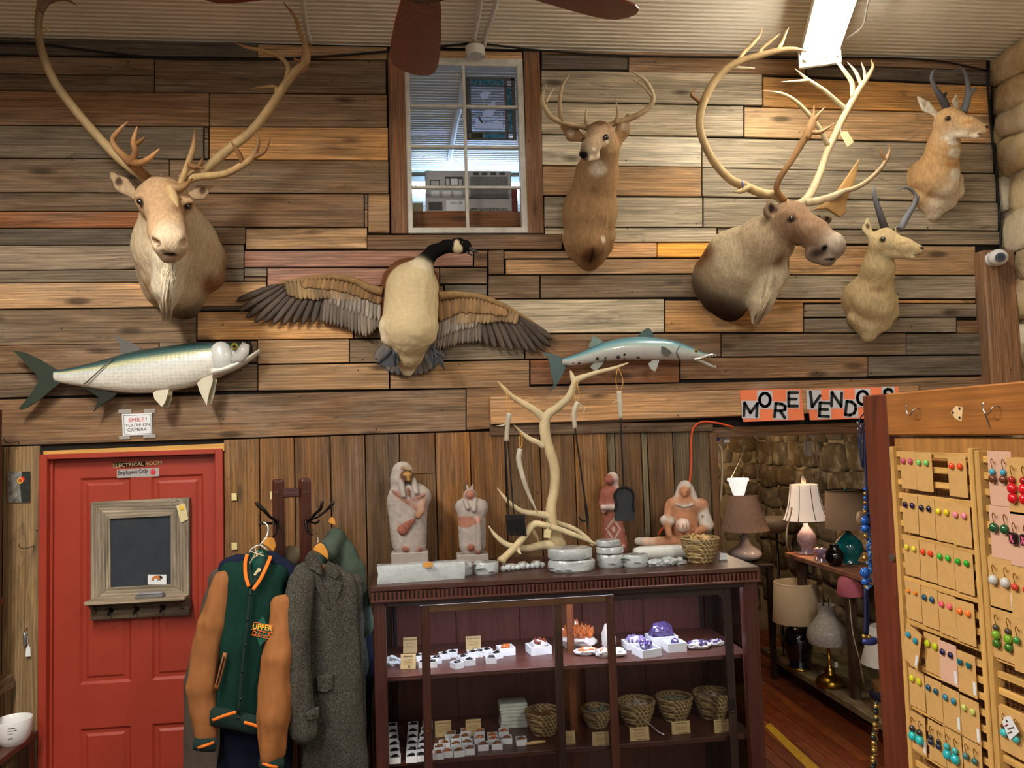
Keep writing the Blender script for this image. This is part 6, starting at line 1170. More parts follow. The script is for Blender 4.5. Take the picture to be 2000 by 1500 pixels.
tool('hearth_broom', 'black fireplace broom with antler handle hanging from the antler stand', 'broom', [(995, 807, .44, .013), (991, 832, .44, .011), (989, 862, .44, .011)], [[(991, 828, .44, .007), (980, 831, .45, .004), (968, 832, .45, .001)]], [(989, 766, .42), (990, 790, .44), (993, 806, .445), (997, 790, .44), (992, 766, .42)],
     [('rod', MB().tube([P(987, 862, .44), P(994, 1010, .45)], .0035, 8), METAL_B), ('rod', MB().tube([P(992, 862, .44), P(1004, 1008, .46)], .0035, 8), METAL_B), ('ferrule', MB().prism([P(x, y, .475) for x, y in ((988, 1007), (988.5, 1016), (1026, 1014), (1025.5, 1005))], (0, .035, 0)), METAL_B)]+[('bristles', (lambda b: [b.tube([P(989+k*2.6, 1014, .47-.010*j), P(991+k*2.85, 1045+random.uniform(-2, 2), .475-.014*j)], [.0042, .0030], 5) for k in range(14) for j in range(3)] and b)(MB()), mat('bristle', (14, 13, 14), .9, var=.3))])
tool('hearth_tongs_handle', 'curved antler tine hanging by a rawhide loop from the middle of the stand', 'antler', [(1016, 876, .42, .012), (1013, 897, .42, .013), (1020, 927, .42, .012), (1031, 961, .42, .010), (1050, 1003, .41, .002)], [], [(1017, 845, .40), (1014, 860, .415), (1016, 876, .42), (1020, 862, .415), (1018, 846, .40)], [])
tool('hearth_poker', 'black hooked fireplace poker with antler handle hanging from the stand', 'poker', [(1128, 785, .43, .012), (1121, 806, .43, .011), (1123, 837, .43, .011)], [[(1130, 790, .43, .004), (1142, 797, .43, .003), (1138, 808, .43, .001)]], [(1124, 745, .42), (1122, 768, .43), (1127, 785, .435), (1131, 768, .43), (1126, 745, .42)],
     [('rod', MB().tube([P(1123, 836, .43), P(1144, 986, .43)], .0042, 8), METAL_B), ('socket', MB().tube([P(1143, 982, .43), P(1147, 1012, .43), P(1148, 1036, .43)], [.0075, .008, .001], 8), METAL_B), ('hook', MB().tube(cr([P(x, y, .43) for x, y in ((1146, 1012), (1142, 1017), (1135, 1016), (1130, 1009))], 4), [.005]*12+[.001], 6), METAL_B)])
bl = MB(); sh = [(1201, 1018), (1200.5, 1000), (1203, 985), (1200, 968), (1206, 957), (1219, 951), (1232, 957), (1238.5, 968), (1237, 985), (1239.5, 1000), (1239.5, 1018)]; bl.prism([P(x, y, .46) for x, y in sh], (0, .004, 0)); rimp = MB(); rimp.tube(cr([P(x, y, .466) for x, y in sh[1:-1]], 3), .006, 6)
tool('hearth_shovel', 'black fireplace shovel with antler handle hanging at the tip of the stand', 'shovel', [(1209, 764, .46, .012), (1211, 790, .46, .013), (1212, 817, .46, .010)], [[(1209, 782, .46, .006), (1202, 784, .46, .003), (1195, 790, .46, .001)]], [(1206, 718, .44), (1203, 745, .455), (1209, 765, .465), (1217, 745, .455), (1208, 718, .44)],
     [('rod', MB().tube([P(1212, 816, .46), P(1218, 955, .46)], .0042, 8), METAL_B), ('pan', bl, mat('shovel_pan', (50, 54, 58), .5, .4)), ('pan_rim', rimp, METAL_B)])
# film-wrapped selenite pieces, log, basket
FILM = mat('film_wrapped', (176, 184, 186), .14, var=.12, vs=18, spec=.7, coat=.8, bump=.7, bs=34, dist=.006)
def wrapped(px, py, r, h, lab, seed, grp=None, sz=(1, .8)):
    p = PZ(px, py, ZT); p[1] += r*.6; b = MB(); b.lathe([(.0, 0), (r*.92, 0), (r, h*.15), (r*.99, h*.5), (r, h*.85), (r*.93, h), (0, h*1.02)], (0, 0, 0), 30); rr = random.Random(seed)
    b.v = [(x*sz[0]*(1+.05*mnoise.noise(Vector((x*30+seed, y*30, z*50)))), y*sz[1]*(1+.05*mnoise.noise(Vector((x*30, y*30+seed, z*50)))), z+.004*mnoise.noise(Vector((x*40+seed, y*40, 1)))*(z > .01)) for x, y, z in b.v]
    t = thing('wrapped_selenite', lab, 'wrapped stone', (p[0], p[1], ZT), grp); put_local('stone', b, FILM, t, smooth=2)
    for k in range(3):
        u = rr.uniform(3.4, 6); c = np.array([r*sz[0]*math.cos(u), r*sz[1]*math.sin(u), h*rr.uniform(.2, .8)]); fl_ = MB(); d = np.array([math.cos(u), math.sin(u), .2]); e_ = np.array([-d[1], d[0], 0]); fl_.prism([c-e_*.012-d*.004, c+e_*.012-d*.004, c+e_*.018+d*.014, c-e_*.010+d*.018], (0, 0, .0012)); put_local('film_fold', fl_, FILM, t)
    return t, p
def stackon(base, z, r, h, lab, seed, sz=(1, .8), dx=0):
    b = MB(); b.lathe([(.0, 0), (r*.92, 0), (r, h*.15), (r, h*.85), (r*.93, h), (0, h*1.02)], (0, 0, 0), 30); b.v = [(x*sz[0]*(1+.04*mnoise.noise(Vector((x*30+seed, y*30, z_*50)))), y*sz[1]*(1+.04*mnoise.noise(Vector((x*30, y*30+seed, z_*50)))), z_) for x, y, z_ in b.v]
    t = thing('wrapped_selenite', lab, 'wrapped stone', (base[0]+dx, base[1], z)); put_local('stone', b, FILM, t, smooth=2); return t
pk0, pk1 = P(738, 1127, .64), P(908, 1113, .60); LB_ = MB(); n_ = 14
rings_ = []
for k in range(n_):
    t_ = k/(n_-1); c = pk0*(1-t_)+pk1*t_; sg = 1-.05*t_; rg = []
    for yy_, zz_ in ((-.04, 0), (-.045, .04), (-.035, .075), (0, .082), (.035, .075), (.045, .04), (.04, 0)): rg.append((c[0]+.004*random.uniform(-1, 1), -.63+.03*t_+yy_*sg+.003*random.uniform(-1, 1), ZT+zz_*sg+(.003*random.uniform(-1, 1) if zz_ else 0)))
    rings_.append(rg)
LB_.rings(rings_); lg = thing('wrapped_log', 'long film-wrapped selenite log with an orange sticker lying on the cabinet edge', 'wrapped stone', (pk0[0]+.2, -.63, ZT)); put('stone', LB_, FILM, lg, smooth=2)
put('sticker', MB().prism([P(x, y, .67) for x, y in ((826, 1100), (827, 1108), (834, 1109), (846, 1106), (844, 1098), (834, 1097))], (0, .004, 0)), mat('orange_sticker', (206, 146, 72), .6), lg)
wrapped(898, 1125, .062, .058, 'film-wrapped selenite disc overlapping the end of the long log', 2); wrapped(951, 1122, .058, .052, 'film-wrapped selenite disc by the low red box', 3)
for k in range(9):
    px, py = 983+k*9.6, 1117-k*.9; p = PZ(px, py, ZT); r = .016+.004*(k % 3 == 1); o = put('wrapped_pebble', rock(r, 70+k, 2, .25, (1, 1, .9)), FILM, smooth=True, loc=(p[0], p[1]+.01, ZT+r*.85)); tag(o, 'small film-wrapped stone in the string of pebbles before the antlers', 'wrapped stone', 'string of wrapped pebbles')
for k, (px, py) in enumerate(((1000, 1108), (1022, 1104), (1048, 1102))):
    p = PZ(px, py, ZT); one('shell_chip', rock(.022, 90+k, 2, .3, (1.1, .8, .45)), mat('shell', (214, 200, 186), .35, var=.15), 'pale shell chip lying behind the string of pebbles', 'shell', 'shell chips', smooth=True, loc=(p[0], p[1]+.01, ZT+.008))
_, p1 = wrapped(1122, 1119, .108, .052, 'broad lower film-wrapped selenite round in the stack by the antlers', 4, sz=(1, .7)); stackon(p1, ZT+.056, .102, .048, 'broad upper film-wrapped selenite round in the stack by the antlers', 5, sz=(1, .7), dx=-.004)
_, p2 = wrapped(1196, 1109, .066, .058, 'bottom film-wrapped disc of the tall stack beneath the hanging shovel', 6); stackon(p2, ZT+.062, .064, .03, 'middle film-wrapped disc of the tall stack beneath the hanging shovel', 7); stackon(p2, ZT+.096, .058, .028, 'top film-wrapped disc of the tall stack beneath the hanging shovel', 8, dx=-.006)
wrapped(1246, 1108, .06, .055, 'single film-wrapped disc beside the tall stack', 9); 
for k, (px, py, r) in enumerate(((1282, 1106, .034), (1305, 1104, .036), (1326, 1102, .03))):
    p = PZ(px, py, ZT); one('crumpled_bundle', rock(r, 120+k, 3, .5, (1.1, .8, .6)), FILM, 'crumpled clear film bundle in front of the white selenite bar', 'wrapped stone', 'crumpled film bundles', smooth=2, loc=(p[0], p[1], ZT+r*.45))
q0, q1 = P(1236, 1072, .40), P(1352, 1084, .40); one('selenite_bar', MB().tube(cr([(q0[0], -.42, ZT+.036), ((q0[0]+q1[0])/2, -.41, ZT+.034), (q1[0], -.40, ZT+.032)], 5), [.026]+[.034]*9+[.03], 12), mat('white_selenite', (208, 210, 206), .35, var=.06), 'thick white selenite bar lying before the seated figurine', 'stone bar', smooth=True)
bt = basket(1376, 1101, ZT, .088, .115, 'woven grass basket heaped with pale wood sticks on top of the cabinet')
bp0 = PZ(1376, 1101, ZT); bp0[1] += .0528
for k in range(16):
    u = random.uniform(0, 6.28); rr = .065*math.sqrt(random.random()); c = np.array([bp0[0]+rr*math.cos(u), bp0[1]+rr*math.sin(u), ZT+.100+.02*random.random()]); d = np.array([random.uniform(-1, 1), random.uniform(-1, 1), random.uniform(.1, .8)]); d /= np.linalg.norm(d); s_ = np.cross(d, (0, 0, 1)); s_ /= np.linalg.norm(s_); w_ = random.uniform(.006, .011)
    b = MB(); L_ = random.uniform(.035, .055); b.prism([c-d*L_*.5-s_*w_, c+d*L_*.5-s_*w_*.8, c+d*L_*.5+s_*w_, c-d*L_*.5+s_*w_*.7], np.cross(d, s_)*.009); recenter(one('wood_chunk', b, MATS['palo_wood'], 'pale incense wood chunk heaped in the basket on the cabinet', 'stick', 'wood chunks in the top basket', bevel=.0015))
cq = P(1413, 1100, .52); one('blank_card', MB().prism([P(1405, 1099, .5), P(1406, 1081, .5), P(1420, 1081, .5), P(1421, 1099, .5)], (0, .012, 0)), PAPER, 'small white folded card beside the basket of wood sticks', 'card')
# ================================================================== COAT RACK AND COATS
RO = .56
rk = thing('coat_rack', 'dark mahogany hall coat rack with paired posts and curled iron hooks', 'coat rack', (P(568, 1000, RO)[0], -RO, 0))
def rpost(px, ptop, name='post'):
    a = P(px, ptop, RO); c, s = math.cos(.5), math.sin(.5); b = MB(); w = .021
    R_ = [[(a[0]+w*(u*c-v*s), -RO+w*(u*s+v*c), z) for u, v in ((-1, -1), (1, -1), (1, 1), (-1, 1))] for z in (0, a[2]-.012, a[2])]
    R_[2] = [(a[0]+(p[0]-a[0])*.8, -RO+(p[1]+RO)*.8, p[2]) for p in R_[2]]; b.rings(R_); recenter(put(name, b, SMOOTHZ, rk, color=S(66, 26, 18), bevel=.003)); return a
pa_, pb2 = rpost(543, 936), rpost(595, 934)
zb1, zb0 = P(568, 953, RO)[2], P(568, 971, RO)[2]
recenter(put('crossbar', MB().box((pa_[0]+.02, -RO-.014, zb0), (pb2[0]-.02, -RO+.014, zb1)), SMOOTHX, rk, color=S(60, 24, 17), bevel=.003)); recenter(put('crossbar', MB().box((pa_[0]+.02, -RO-.014, .5), (pb2[0]-.02, -RO+.014, .55)), SMOOTHX, rk, color=S(60, 24, 17), bevel=.003))
for sgn in (-1, 1):
    cx_ = (pa_ if sgn < 0 else pb2)[0]; recenter(put('foot', MB().box((cx_-.03, -RO-.28, 0), (cx_+.03, -RO+.28, .06)), SMOOTHY, rk, color=S(60, 24, 17), bevel=.006))
for (px, py) in ((537, 962), (541, 962), (594, 961), (601, 960)): put('rivet', MB().ball(P(px, py, RO+.034), .003, 8, 5), STEEL, rk)
IRON = mat('iron_hook', (34, 28, 24), .35, .6, var=.1)
def hook(paths):
    b = MB()
    for pts in paths: q = cr([(*P(x, y, o), r) for x, y, o, r in pts], 4); b.tube([p[:3] for p in q], [max(p[3], .001) for p in q], 8)
    put('coat_hook', b, IRON, rk, smooth=True)
hook([[(541, 1020, .60, .009), (536, 1014, .64, .007), (528, 1010, .68, .006), (516, 997, .70, .008), (506, 988, .70, .009), (499, 981, .70, .005)], [(538, 1022, .62, .007), (526, 1022, .68, .006), (511, 1022, .71, .006), (507, 1025, .71, .007)], [(541, 1016, .60, .008), (542, 1030, .61, .006), (538, 1044, .63, .005), (532, 1048, .66, .003)]])
hook([[(599, 1018, .60, .009), (608, 1013, .64, .007), (616, 1003, .67, .006), (626, 994, .69, .007), (630, 979, .69, .007)], [(606, 1014, .62, .007), (622, 1008, .62, .006), (638, 996, .62, .006), (649, 984, .62, .008), (653, 979, .62, .003)], [(597, 1016, .60, .009), (599, 1030, .62, .006), (604, 1042, .65, .005), (612, 1044, .67, .003)], [(604, 1018, .62, .006), (616, 1022, .66, .005), (623, 1017, .67, .006)]])
CLOTH = mat('wool_cloth', (60, 60, 60), .95, var=.10, vs=40, bump=.5, bs=260, spec=.1, attr=True)
TWEED = mat('tweed', (70, 68, 60), .95, var=.55, vs=170, bump=.6, bs=240, spec=.1, attr=True, var2=((150, 146, 132), 260, .35))
LEATH = mat('suede', (150, 88, 40), .8, var=.12, vs=14, bump=.25, bs=90, attr=True, spec=.2)
def folds(freq, amp, seed=0):
    a = fnoise(freq, amp, (1, 1, .18), seed); b_ = fnoise(freq*2.7, amp*.4, (1, 1, .3), seed+3)
    return lambda V: a(V)+b_(V)
VW = (0.05, 1, 0)
def garment(name, lab, cat, base, prims, m, part='cloth', k=.012, seed=0, amp=.012, h=.009, t=None, fold=True):
    t = t or thing(name, lab, cat, P(*base))
    s = Sculpt(k)
    for a, b_, ra, rb, col, w in prims: s.cap(P(*a), P(*b_), ra, rb, C3(*col), lat=VW, w=w)
    put(part, s.build(h, folds(12, amp, seed) if fold else None, csoft=.004), m, t, smooth=True); return t
# brown-grey coat hanging behind on the left
BG = (84, 74, 66)
garment('wool_coat', 'brown-grey wool coat hanging behind the green and tan jacket', 'coat', (420, 1500, .52), [((455, 1120, .5), (430, 1180, .5), .06, .07, BG, .6), ((490, 1090, .52), (430, 1135, .5), .04, .06, BG, .6), ((428, 1170, .5), (400, 1330, .5), .075, .08, BG, .5), ((400, 1330, .5), (395, 1560, .5), .08, .085, BG, .5), ((470, 1160, .52), (470, 1560, .52), .13, .15, BG, .35)], CLOTH, seed=11)
NV = (26, 32, 52)
garment('navy_coat', 'long navy coat hanging between the jacket and the rack', 'coat', (500, 1600, .58), [((530, 1095, .665), (575, 1140, .665), .045, .06, NV, .665), ((530, 1095, .665), (450, 1110, .665), .04, .05, NV, .665), ((520, 1160, .665), (500, 1420, .68), .13, .15, NV, .4), ((500, 1420, .68), (490, 1620, .68), .15, .17, (22, 26, 42), .4), ((570, 1150, .665), (580, 1400, .665), .055, .055, NV, .7)], CLOTH, seed=5)
# green and tan varsity jacket
vj = garment('varsity_jacket', 'dark green varsity jacket with tan sleeves and orange trim hanging on the rack', 'jacket', (480, 1430, .74), [((455, 1120, .72), (540, 1125, .74), .055, .05, (20, 50, 42), .7), ((497, 1150, .74), (492, 1260, .76), .125, .13, (20, 50, 42), .5), ((492, 1260, .76), (475, 1372, .76), .13, .112, (20, 50, 42), .5), ((500, 1098, .74), (512, 1088, .73), .042, .035, (22, 54, 46), .8)], CLOTH, 'torso', seed=2, amp=.014)
garment('', '', '', 0, [((440, 1140, .74), (415, 1220, .76), .052, .060, (142, 92, 52), .75), ((415, 1220, .76), (393, 1340, .77), .060, .064, (142, 92, 52), .75), ((393, 1340, .77), (400, 1432, .77), .062, .050, (142, 92, 52), .75)], LEATH, 'sleeve', t=vj, seed=7, amp=.014)
garment('', '', '', 0, [((549, 1180, .80), (540, 1290, .84), .045, .056, (146, 94, 52), .75), ((540, 1290, .84), (533, 1400, .86), .056, .064, (146, 94, 52), .75), ((533, 1400, .86), (531, 1468, .86), .064, .055, (146, 94, 52), .75)], LEATH, 'sleeve', t=vj, seed=8, amp=.02)
OS = mat('orange_knit', (240, 122, 34), .85, var=.1, vs=80, bump=.4, bs=200); RIB = mat('green_rib', (16, 40, 34), .95, var=.2, vs=80, stretch=(20, 1, 1))
def strip(nm, pts, r, m, flat=.4, par=vj): put(nm, MB().tube(cr([P(*q) for q in pts], 5), r, 8, flat=flat, flatdir=(0, 1, 0)), m, par, smooth=True)
strip('collar_stripe', [(483, 1082, .79), (479, 1100, .80), (480, 1125, .81), (486, 1146, .82)], .0075, OS); strip('collar_stripe', [(529, 1086, .78), (520, 1108, .80), (508, 1132, .815), (494, 1152, .825)], .0075, OS)
strip('collar_rib', [(487, 1080, .775), (486, 1102, .79), (489, 1125, .80), (493, 1142, .81)], .012, RIB); strip('collar_rib', [(523, 1084, .77), (514, 1104, .79), (503, 1128, .80), (493, 1144, .81)], .012, RIB)
put('lining', MB().ball(P(505, 1098, .775), (.034, .02, .052), 14, 8), mat('green_satin', (20, 74, 62), .3, var=.3, vs=40), vj, smooth=True)
strip('cuff', [(382, 1452, .79), (402, 1455, .80), (420, 1455, .785)], .028, RIB, .8); strip('cuff_stripe', [(386, 1461, .815), (402, 1456, .83), (418, 1450, .81)], .006, OS)
strip('cuff', [(512, 1490, .87), (531, 1493, .89), (550, 1493, .87)], .028, RIB, .8); strip('cuff_stripe', [(512, 1492, .895), (531, 1497, .915), (548, 1500, .89)], .006, OS)
strip('hem_rib', [(416, 1400, .79), (440, 1403, .815), (475, 1411, .82), (505, 1417, .82), (535, 1412, .81)], .040, RIB, .55); strip('hem_stripe', [(415, 1407, .835), (438, 1398, .852), (461, 1391, .855)], .0065, OS); strip('hem_stripe', [(477, 1411, .858), (492, 1415, .86), (506, 1420, .855)], .0065, OS)
strip('placket', [(490, 1150, .83), (484, 1210, .842), (474, 1300, .845), (466, 1395, .842)], .006, RIB, .6)
for y_, x_, o_ in ((1161, 490, .836), (1210, 483, .848), (1260, 480, .85), (1312, 473, .85), (1366, 470, .85), (1402, 466, .856)): put('snap_button', MB().ball(P(x_, y_, o_), (.006, .003, .006), 10, 5), mat('snap', (30, 40, 38), .3, .4), vj, smooth=True)
strip('pocket_welt', [(440, 1275, .835), (432, 1310, .835), (422, 1346, .825)], .009, mat('tan_welt', (150, 92, 46), .7), .5); strip('pocket_slit', [(438, 1283, .841), (431, 1310, .841), (424, 1338, .831)], .003, BLACK, .6)
pt = put('chest_patch', MB().prism([P(x, y, .853) for x, y in ((513, 1203), (495, 1225), (507, 1262), (530, 1240))], (0, .004, 0)), mat('teal_patch', (26, 84, 70), .9), vj)
letter('UPPER', 513, 1225, 11, .8565, mat('yellow_thread', (240, 186, 50), .8, var=.1), pt, -.16, 39, .02); letter('D.E.C.K', 512, 1238, 9, .8565, mat('orange_thread', (232, 110, 40), .8, var=.1), pt, -.16, 37, .01)
for a, b_ in (((493, 1215), (534, 1222)), ((491, 1229), (533, 1236)), ((490, 1240), (531, 1249))): put('patch_line', MB().tube([P(*a, .8565), P(*b_, .8565)], .0011, 5), MATS['orange_thread'], pt)
# olive hooded jacket, dark coat, tweed coat
OV = (70, 82, 72)
garment('hooded_jacket', 'grey-green hooded jacket hanging behind the tweed coat', 'jacket', (680, 1450, .58), [((655, 1050, .60), (640, 1075, .62), .045, .05, OV, .8), ((660, 1050, .58), (690, 1110, .58), .035, .05, OV, .8), ((640, 1075, .62), (615, 1110, .62), .03, .03, OV, .7), ((690, 1110, .58), (700, 1220, .58), .055, .065, OV, .6), ((655, 1110, .57), (665, 1300, .57), .10, .12, (60, 70, 64), .4)], CLOTH, seed=21)
garment('black_coat', 'dark navy coat at the end of the rack next to the cabinet', 'coat', (690, 1560, .52), [((690, 1180, .5), (700, 1300, .5), .06, .07, (38, 44, 62), .55), ((700, 1300, .5), (697, 1420, .5), .075, .06, (24, 26, 36), .55), ((670, 1150, .5), (670, 1560, .5), .09, .12, (28, 28, 34), .45)], CLOTH, seed=31)
TWc = (58, 57, 51)
tw = garment('tweed_coat', 'salt-and-pepper grey tweed overcoat hanging in front of the hooded jacket', 'coat', (640, 1600, .70), [((595, 1120, .72), (690, 1140, .66), .05, .05, TWc, .6), ((640, 1160, .70), (645, 1320, .70), .125, .135, TWc, .42), ((645, 1320, .70), (652, 1480, .70), .135, .135, TWc, .42), ((652, 1480, .70), (655, 1640, .70), .135, .14, TWc, .42)], TWEED, 'body', seed=41)
garment('', '', '', 0, [((590, 1135, .76), (573, 1230, .80), .055, .064, TWc, .75), ((573, 1230, .80), (578, 1330, .82), .064, .064, TWc, .75), ((578, 1330, .82), (594, 1425, .82), .064, .058, TWc, .75)], TWEED, 'sleeve', t=tw, seed=42)
garment('', '', '', 0, [((685, 1150, .66), (690, 1280, .68), .045, .05, (74, 74, 72), .7), ((690, 1280, .68), (692, 1420, .68), .05, .05, (66, 66, 70), .7)], TWEED, 'sleeve', t=tw, seed=43)
def flap(nm, pts, out, th, col, par=tw, m=TWEED): b = MB(); b.prism([P(x, y, out if not callable(out) else out(x)) for x, y in pts], (0, th, 0)); b.c = [C3(*col)]*len(b.v); put(nm, b, m, par, bevel=.003)
flap('collar', [(606, 1075), (594, 1092), (604, 1110), (622, 1122), (628, 1124), (626, 1105), (616, 1085)], .775, .02, (60, 58, 52)); flap('lapel', [(622, 1122), (604, 1112), (602, 1126), (618, 1150), (638, 1190), (646, 1192), (640, 1160)], .765, .014, (56, 55, 49))
flap('collar', [(640, 1095), (634, 1108), (642, 1125), (655, 1132), (664, 1122), (655, 1105)], .76, .016, (60, 58, 52)); flap('lapel', [(642, 1124), (656, 1133), (670, 1140), (664, 1160), (648, 1194), (644, 1170)], .755, .014, (56, 55, 49))
flap('pocket_flap', [(618, 1321), (620, 1350), (636, 1354), (650, 1346), (650, 1318)], .775, .012, (56, 55, 49)); flap('cuff_tab', [(597, 1394), (600, 1408), (622, 1404), (624, 1380), (612, 1384)], .868, .010, (56, 55, 49)); put('cuff_button', MB().ball(P(613, 1396, .882), (.008, .004, .008), 10, 5), mat('horn_button', (50, 38, 28), .35), tw)
flap('coat_lining', [(628, 1100), (634, 1108), (640, 1160), (645, 1185), (634, 1170), (624, 1126)], .735, .006, (120, 80, 50), m=CLOTH)
# hangers
HW = mat('hanger_wood', (204, 140, 56), .4, var=.1, vs=12)
for lab, c, pts, wire_ in (('wooden hanger in the neck of the tweed coat', (628, 1076, .74), [(611, 1074), (616, 1066), (624, 1061), (632, 1064), (640, 1078), (641, 1094), (632, 1086), (622, 1080)], [(621, 1062, .74), (621, 1050, .73), (618, 1040, .70), (612, 1034, .68), (609, 1040, .67)]),
      ('wooden hanger of the navy coat beside the varsity jacket collar', (526, 1060, .66), [(512, 1062), (515, 1052), (525, 1048), (535, 1052), (539, 1066), (534, 1078), (522, 1068)], [(526, 1049, .66), (526, 1036, .66), (532, 1026, .66), (534, 1018, .66), (529, 1014, .67)]),
      ('wooden hanger of the hooded jacket', (648, 1014, .6), [(640, 1020), (643, 1012), (649, 1009), (654, 1014), (656, 1026), (648, 1024)], [(650, 1010, .6), (652, 1000, .6), (652, 986, .61)])):
    t = thing('clothes_hanger', lab, 'hanger', P(*c)); put('bar', MB().prism([P(x, y, c[2]) for x, y in pts], (0, .014, 0)), HW, t, bevel=.004, bseg=2); put('hook', MB().tube(cr([P(*q) for q in wire_], 5), .0018, 6), STEEL, t, smooth=True)
t = thing('wire_hanger', 'white wire hanger with a string-tied tag in the varsity jacket collar', 'hanger', P(500, 1075, .78)); put('hook', MB().tube(cr([P(*q) for q in ((508, 1064, .77), (518, 1052, .76), (523, 1040, .74), (523, 1028, .72), (517, 1021, .71), (511, 1023, .71))], 5), .0024, 6), PAPER, t, smooth=True); put('shoulders', MB().tube(cr([P(*q) for q in ((486, 1080, .775), (494, 1070, .785), (508, 1065, .785), (522, 1074, .775))], 5), .0022, 6), PAPER, t, smooth=True)
for a, b_ in (((489, 1077), (516, 1086)), ((498, 1068), (502, 1088)), ((488, 1100), (503, 1074)), ((495, 1090), (512, 1078))): put('string', MB().tube([P(*a, .80), P(*b_, .80)], .0018, 5), mat('twine', (214, 190, 150), .8), t)
put('paper_tag', MB().prism([P(x, y, .80) for x, y in ((495, 1122), (505, 1108), (510, 1112), (501, 1130))], (0, .001, 0)), MATS['kraft_tag'], t)
ct = P(566, 1088, .5); one('felt_cap', MB().ball(ct, (.07, .05, .05), 16, 8), mat('olive_felt', (96, 86, 66), .95), 'olive felt cap hanging low between the coat rack posts', 'cap', smooth=True)
# ================================================================== LAMP ROOM
US, LS, SXF = 1.04, .16, 2.84
def shelfplank(lab, z, y0, y1, x0, col, th=.035):
    t = thing('lamp_shelf', lab, 'shelf', ((x0+XR)/2, y0, z)); n = 2; w = (XR-x0)/n
    for k in range(n): recenter(put('plank', MB().box((x0+k*w+.001, y0, z-th), (x0+(k+1)*w-.001, y1, z)), WOODY, t, color=S(*[v*random.uniform(.9, 1.08) for v in col]), bevel=.004))
    return t
t = shelfplank('upper rough plank shelf of lamps along the stone wall', US, .12, 1.92, SXF, (150, 108, 76))
for yy in (.3, 1.1, 1.8): put('bracket_post', MB().box((SXF+.05, yy-.03, LS), (SXF+.10, yy+.03, US-.035)), WOODZ, t, color=S(80, 58, 42))
t = shelfplank('low plank shelf of lamps just above the orange floor boards', LS, .12, 2.45, SXF-.02, (150, 122, 96), .045)
for yy in (.3, 1.4, 2.3): put('block', MB().box((SXF+.06, yy-.05, 0), (SXF+.16, yy+.05, LS-.045)), WOODZ, t, color=S(60, 44, 34))
SHADE = lambda nm, c, e=0: mat(nm, c, .85, var=.05, vs=40, emit=e)
def shade_mesh(prof, pleat=0, seg=48):
    b = MB(); R_ = []
    for r, z in prof: R_.append([((r*(1+(pleat if j % 2 else 0)))*math.cos(2*math.pi*j/seg), (r*(1+(pleat if j % 2 else 0)))*math.sin(2*math.pi*j/seg), z) for j in range(seg)])
    th = .003; R_ += [[(x*(1-th/max(math.hypot(x, y), .01)), y*(1-th/max(math.hypot(x, y), .01)), z) for x, y, z in r] for r in reversed(R_)]; R_.append(R_[0]); b.rings(R_, False); return b
def lamp(name, lab, loc, parts, lit=0, litz=0, col=(1, .72, .42)):
    t = thing(name, lab, 'lamp', loc)
    for nm, mb_, m, sm in parts: o = put_local(nm, mb_, m, t, smooth=sm)
    if lit:
        l = bpy.data.lights.new('bulb_light', 'POINT'); l.energy = lit; l.color = col; l.shadow_soft_size = .03; o = bpy.data.objects.new('bulb_light', l); COL.objects.link(o); o.location = (loc[0], loc[1], loc[2]+litz)
    return t
LTH = lambda pr, seg=28: MB().lathe(pr, (0, 0, 0), seg)
# lit bell-shade lamp
p = PZ(1577, 1082, US)
bellp = [(.17, .26), (.155, .29), (.132, .36), (.117, .44), (.108, .50), (.105, .54)]
lamp('bell_lamp', 'lit bell-shaped cream lampshade with dark ribs on a glass lamp', (p[0], p[1], US), [('base', LTH([(0, 0), (.07, 0), (.072, .012), (.04, .02), (.05, .06), (.075, .10), (.07, .15), (.04, .19), (.02, .22), (.014, .27), (0, .27)]), mat('pink_glass', (190, 170, 190), .15, var=.3, vs=30, trans=.3, coat=.5), True), ('shade', shade_mesh(bellp), mat('lit_shade', (226, 206, 186), .85, var=.04, emit=.55), True), ('bulb', MB().ball((0, 0, .40), .03, 12, 8), mat('bulb_glow', (255, 226, 180), .5, var=0, emit=14), True), ('harp', MB().tube([(0, 0, .27), (0, 0, .36)], .008, 8), BRASS, True), ('finial', LTH([(0, .545), (.016, .55), (.02, .575), (.01, .60), (0, .61)], 12), WHITE, True)]+[('rib', MB().tube([(r*1.01*math.cos(a), r*1.01*math.sin(a), z) for r, z in bellp], .003, 5), mat('shade_rib', (90, 70, 60), .8), True) for a in [k*math.pi/4 for k in range(8)]]+[('trim', shade_mesh([(.171, .258), (.172, .266)]), MATS['shade_rib'], True)], 5, .36)
# teal lamp with drum shade
p = PZ(1652, 1100, US)
lamp('teal_lamp', 'drum-shade lamp with a dark inner rim on a teal glass body', (p[0]+.03, p[1], US), [('base', LTH([(0, 0), (.07, 0), (.075, .01), (.05, .02), (.085, .06), (.10, .11), (.085, .16), (.04, .20), (.018, .22), (.018, .26), (0, .26)]), mat('teal_glass', (14, 110, 116), .12, var=.3, vs=18, spec=.7, coat=.6), True), ('shade', shade_mesh([(.155, .25), (.142, .52)]), mat('linen_shade', (150, 124, 100), .9, var=.06, vs=80), True), ('rim', shade_mesh([(.1425, .512), (.1415, .524)]), mat('dark_rim', (20, 24, 26), .7), True), ('finial', MB().ball((0, 0, .53), .012, 10, 6), MATS['teal_glass'], True), ('spider', MB().tube([(-.14, 0, .515), (.14, 0, .515)], .003, 6), METAL_B, False)])
p = PZ(1625, 1100, US); one('black_vase', LTH([(0, 0), (.04, 0), (.065, .05), (.06, .10), (.03, .13), (.035, .145)], 20), mat('black_gloss', (16, 12, 14), .12, spec=.7, coat=.5), 'round black glossy vase on the upper lamp shelf', 'vase', smooth=True, loc=(p[0]-.03, p[1]-.10, US))
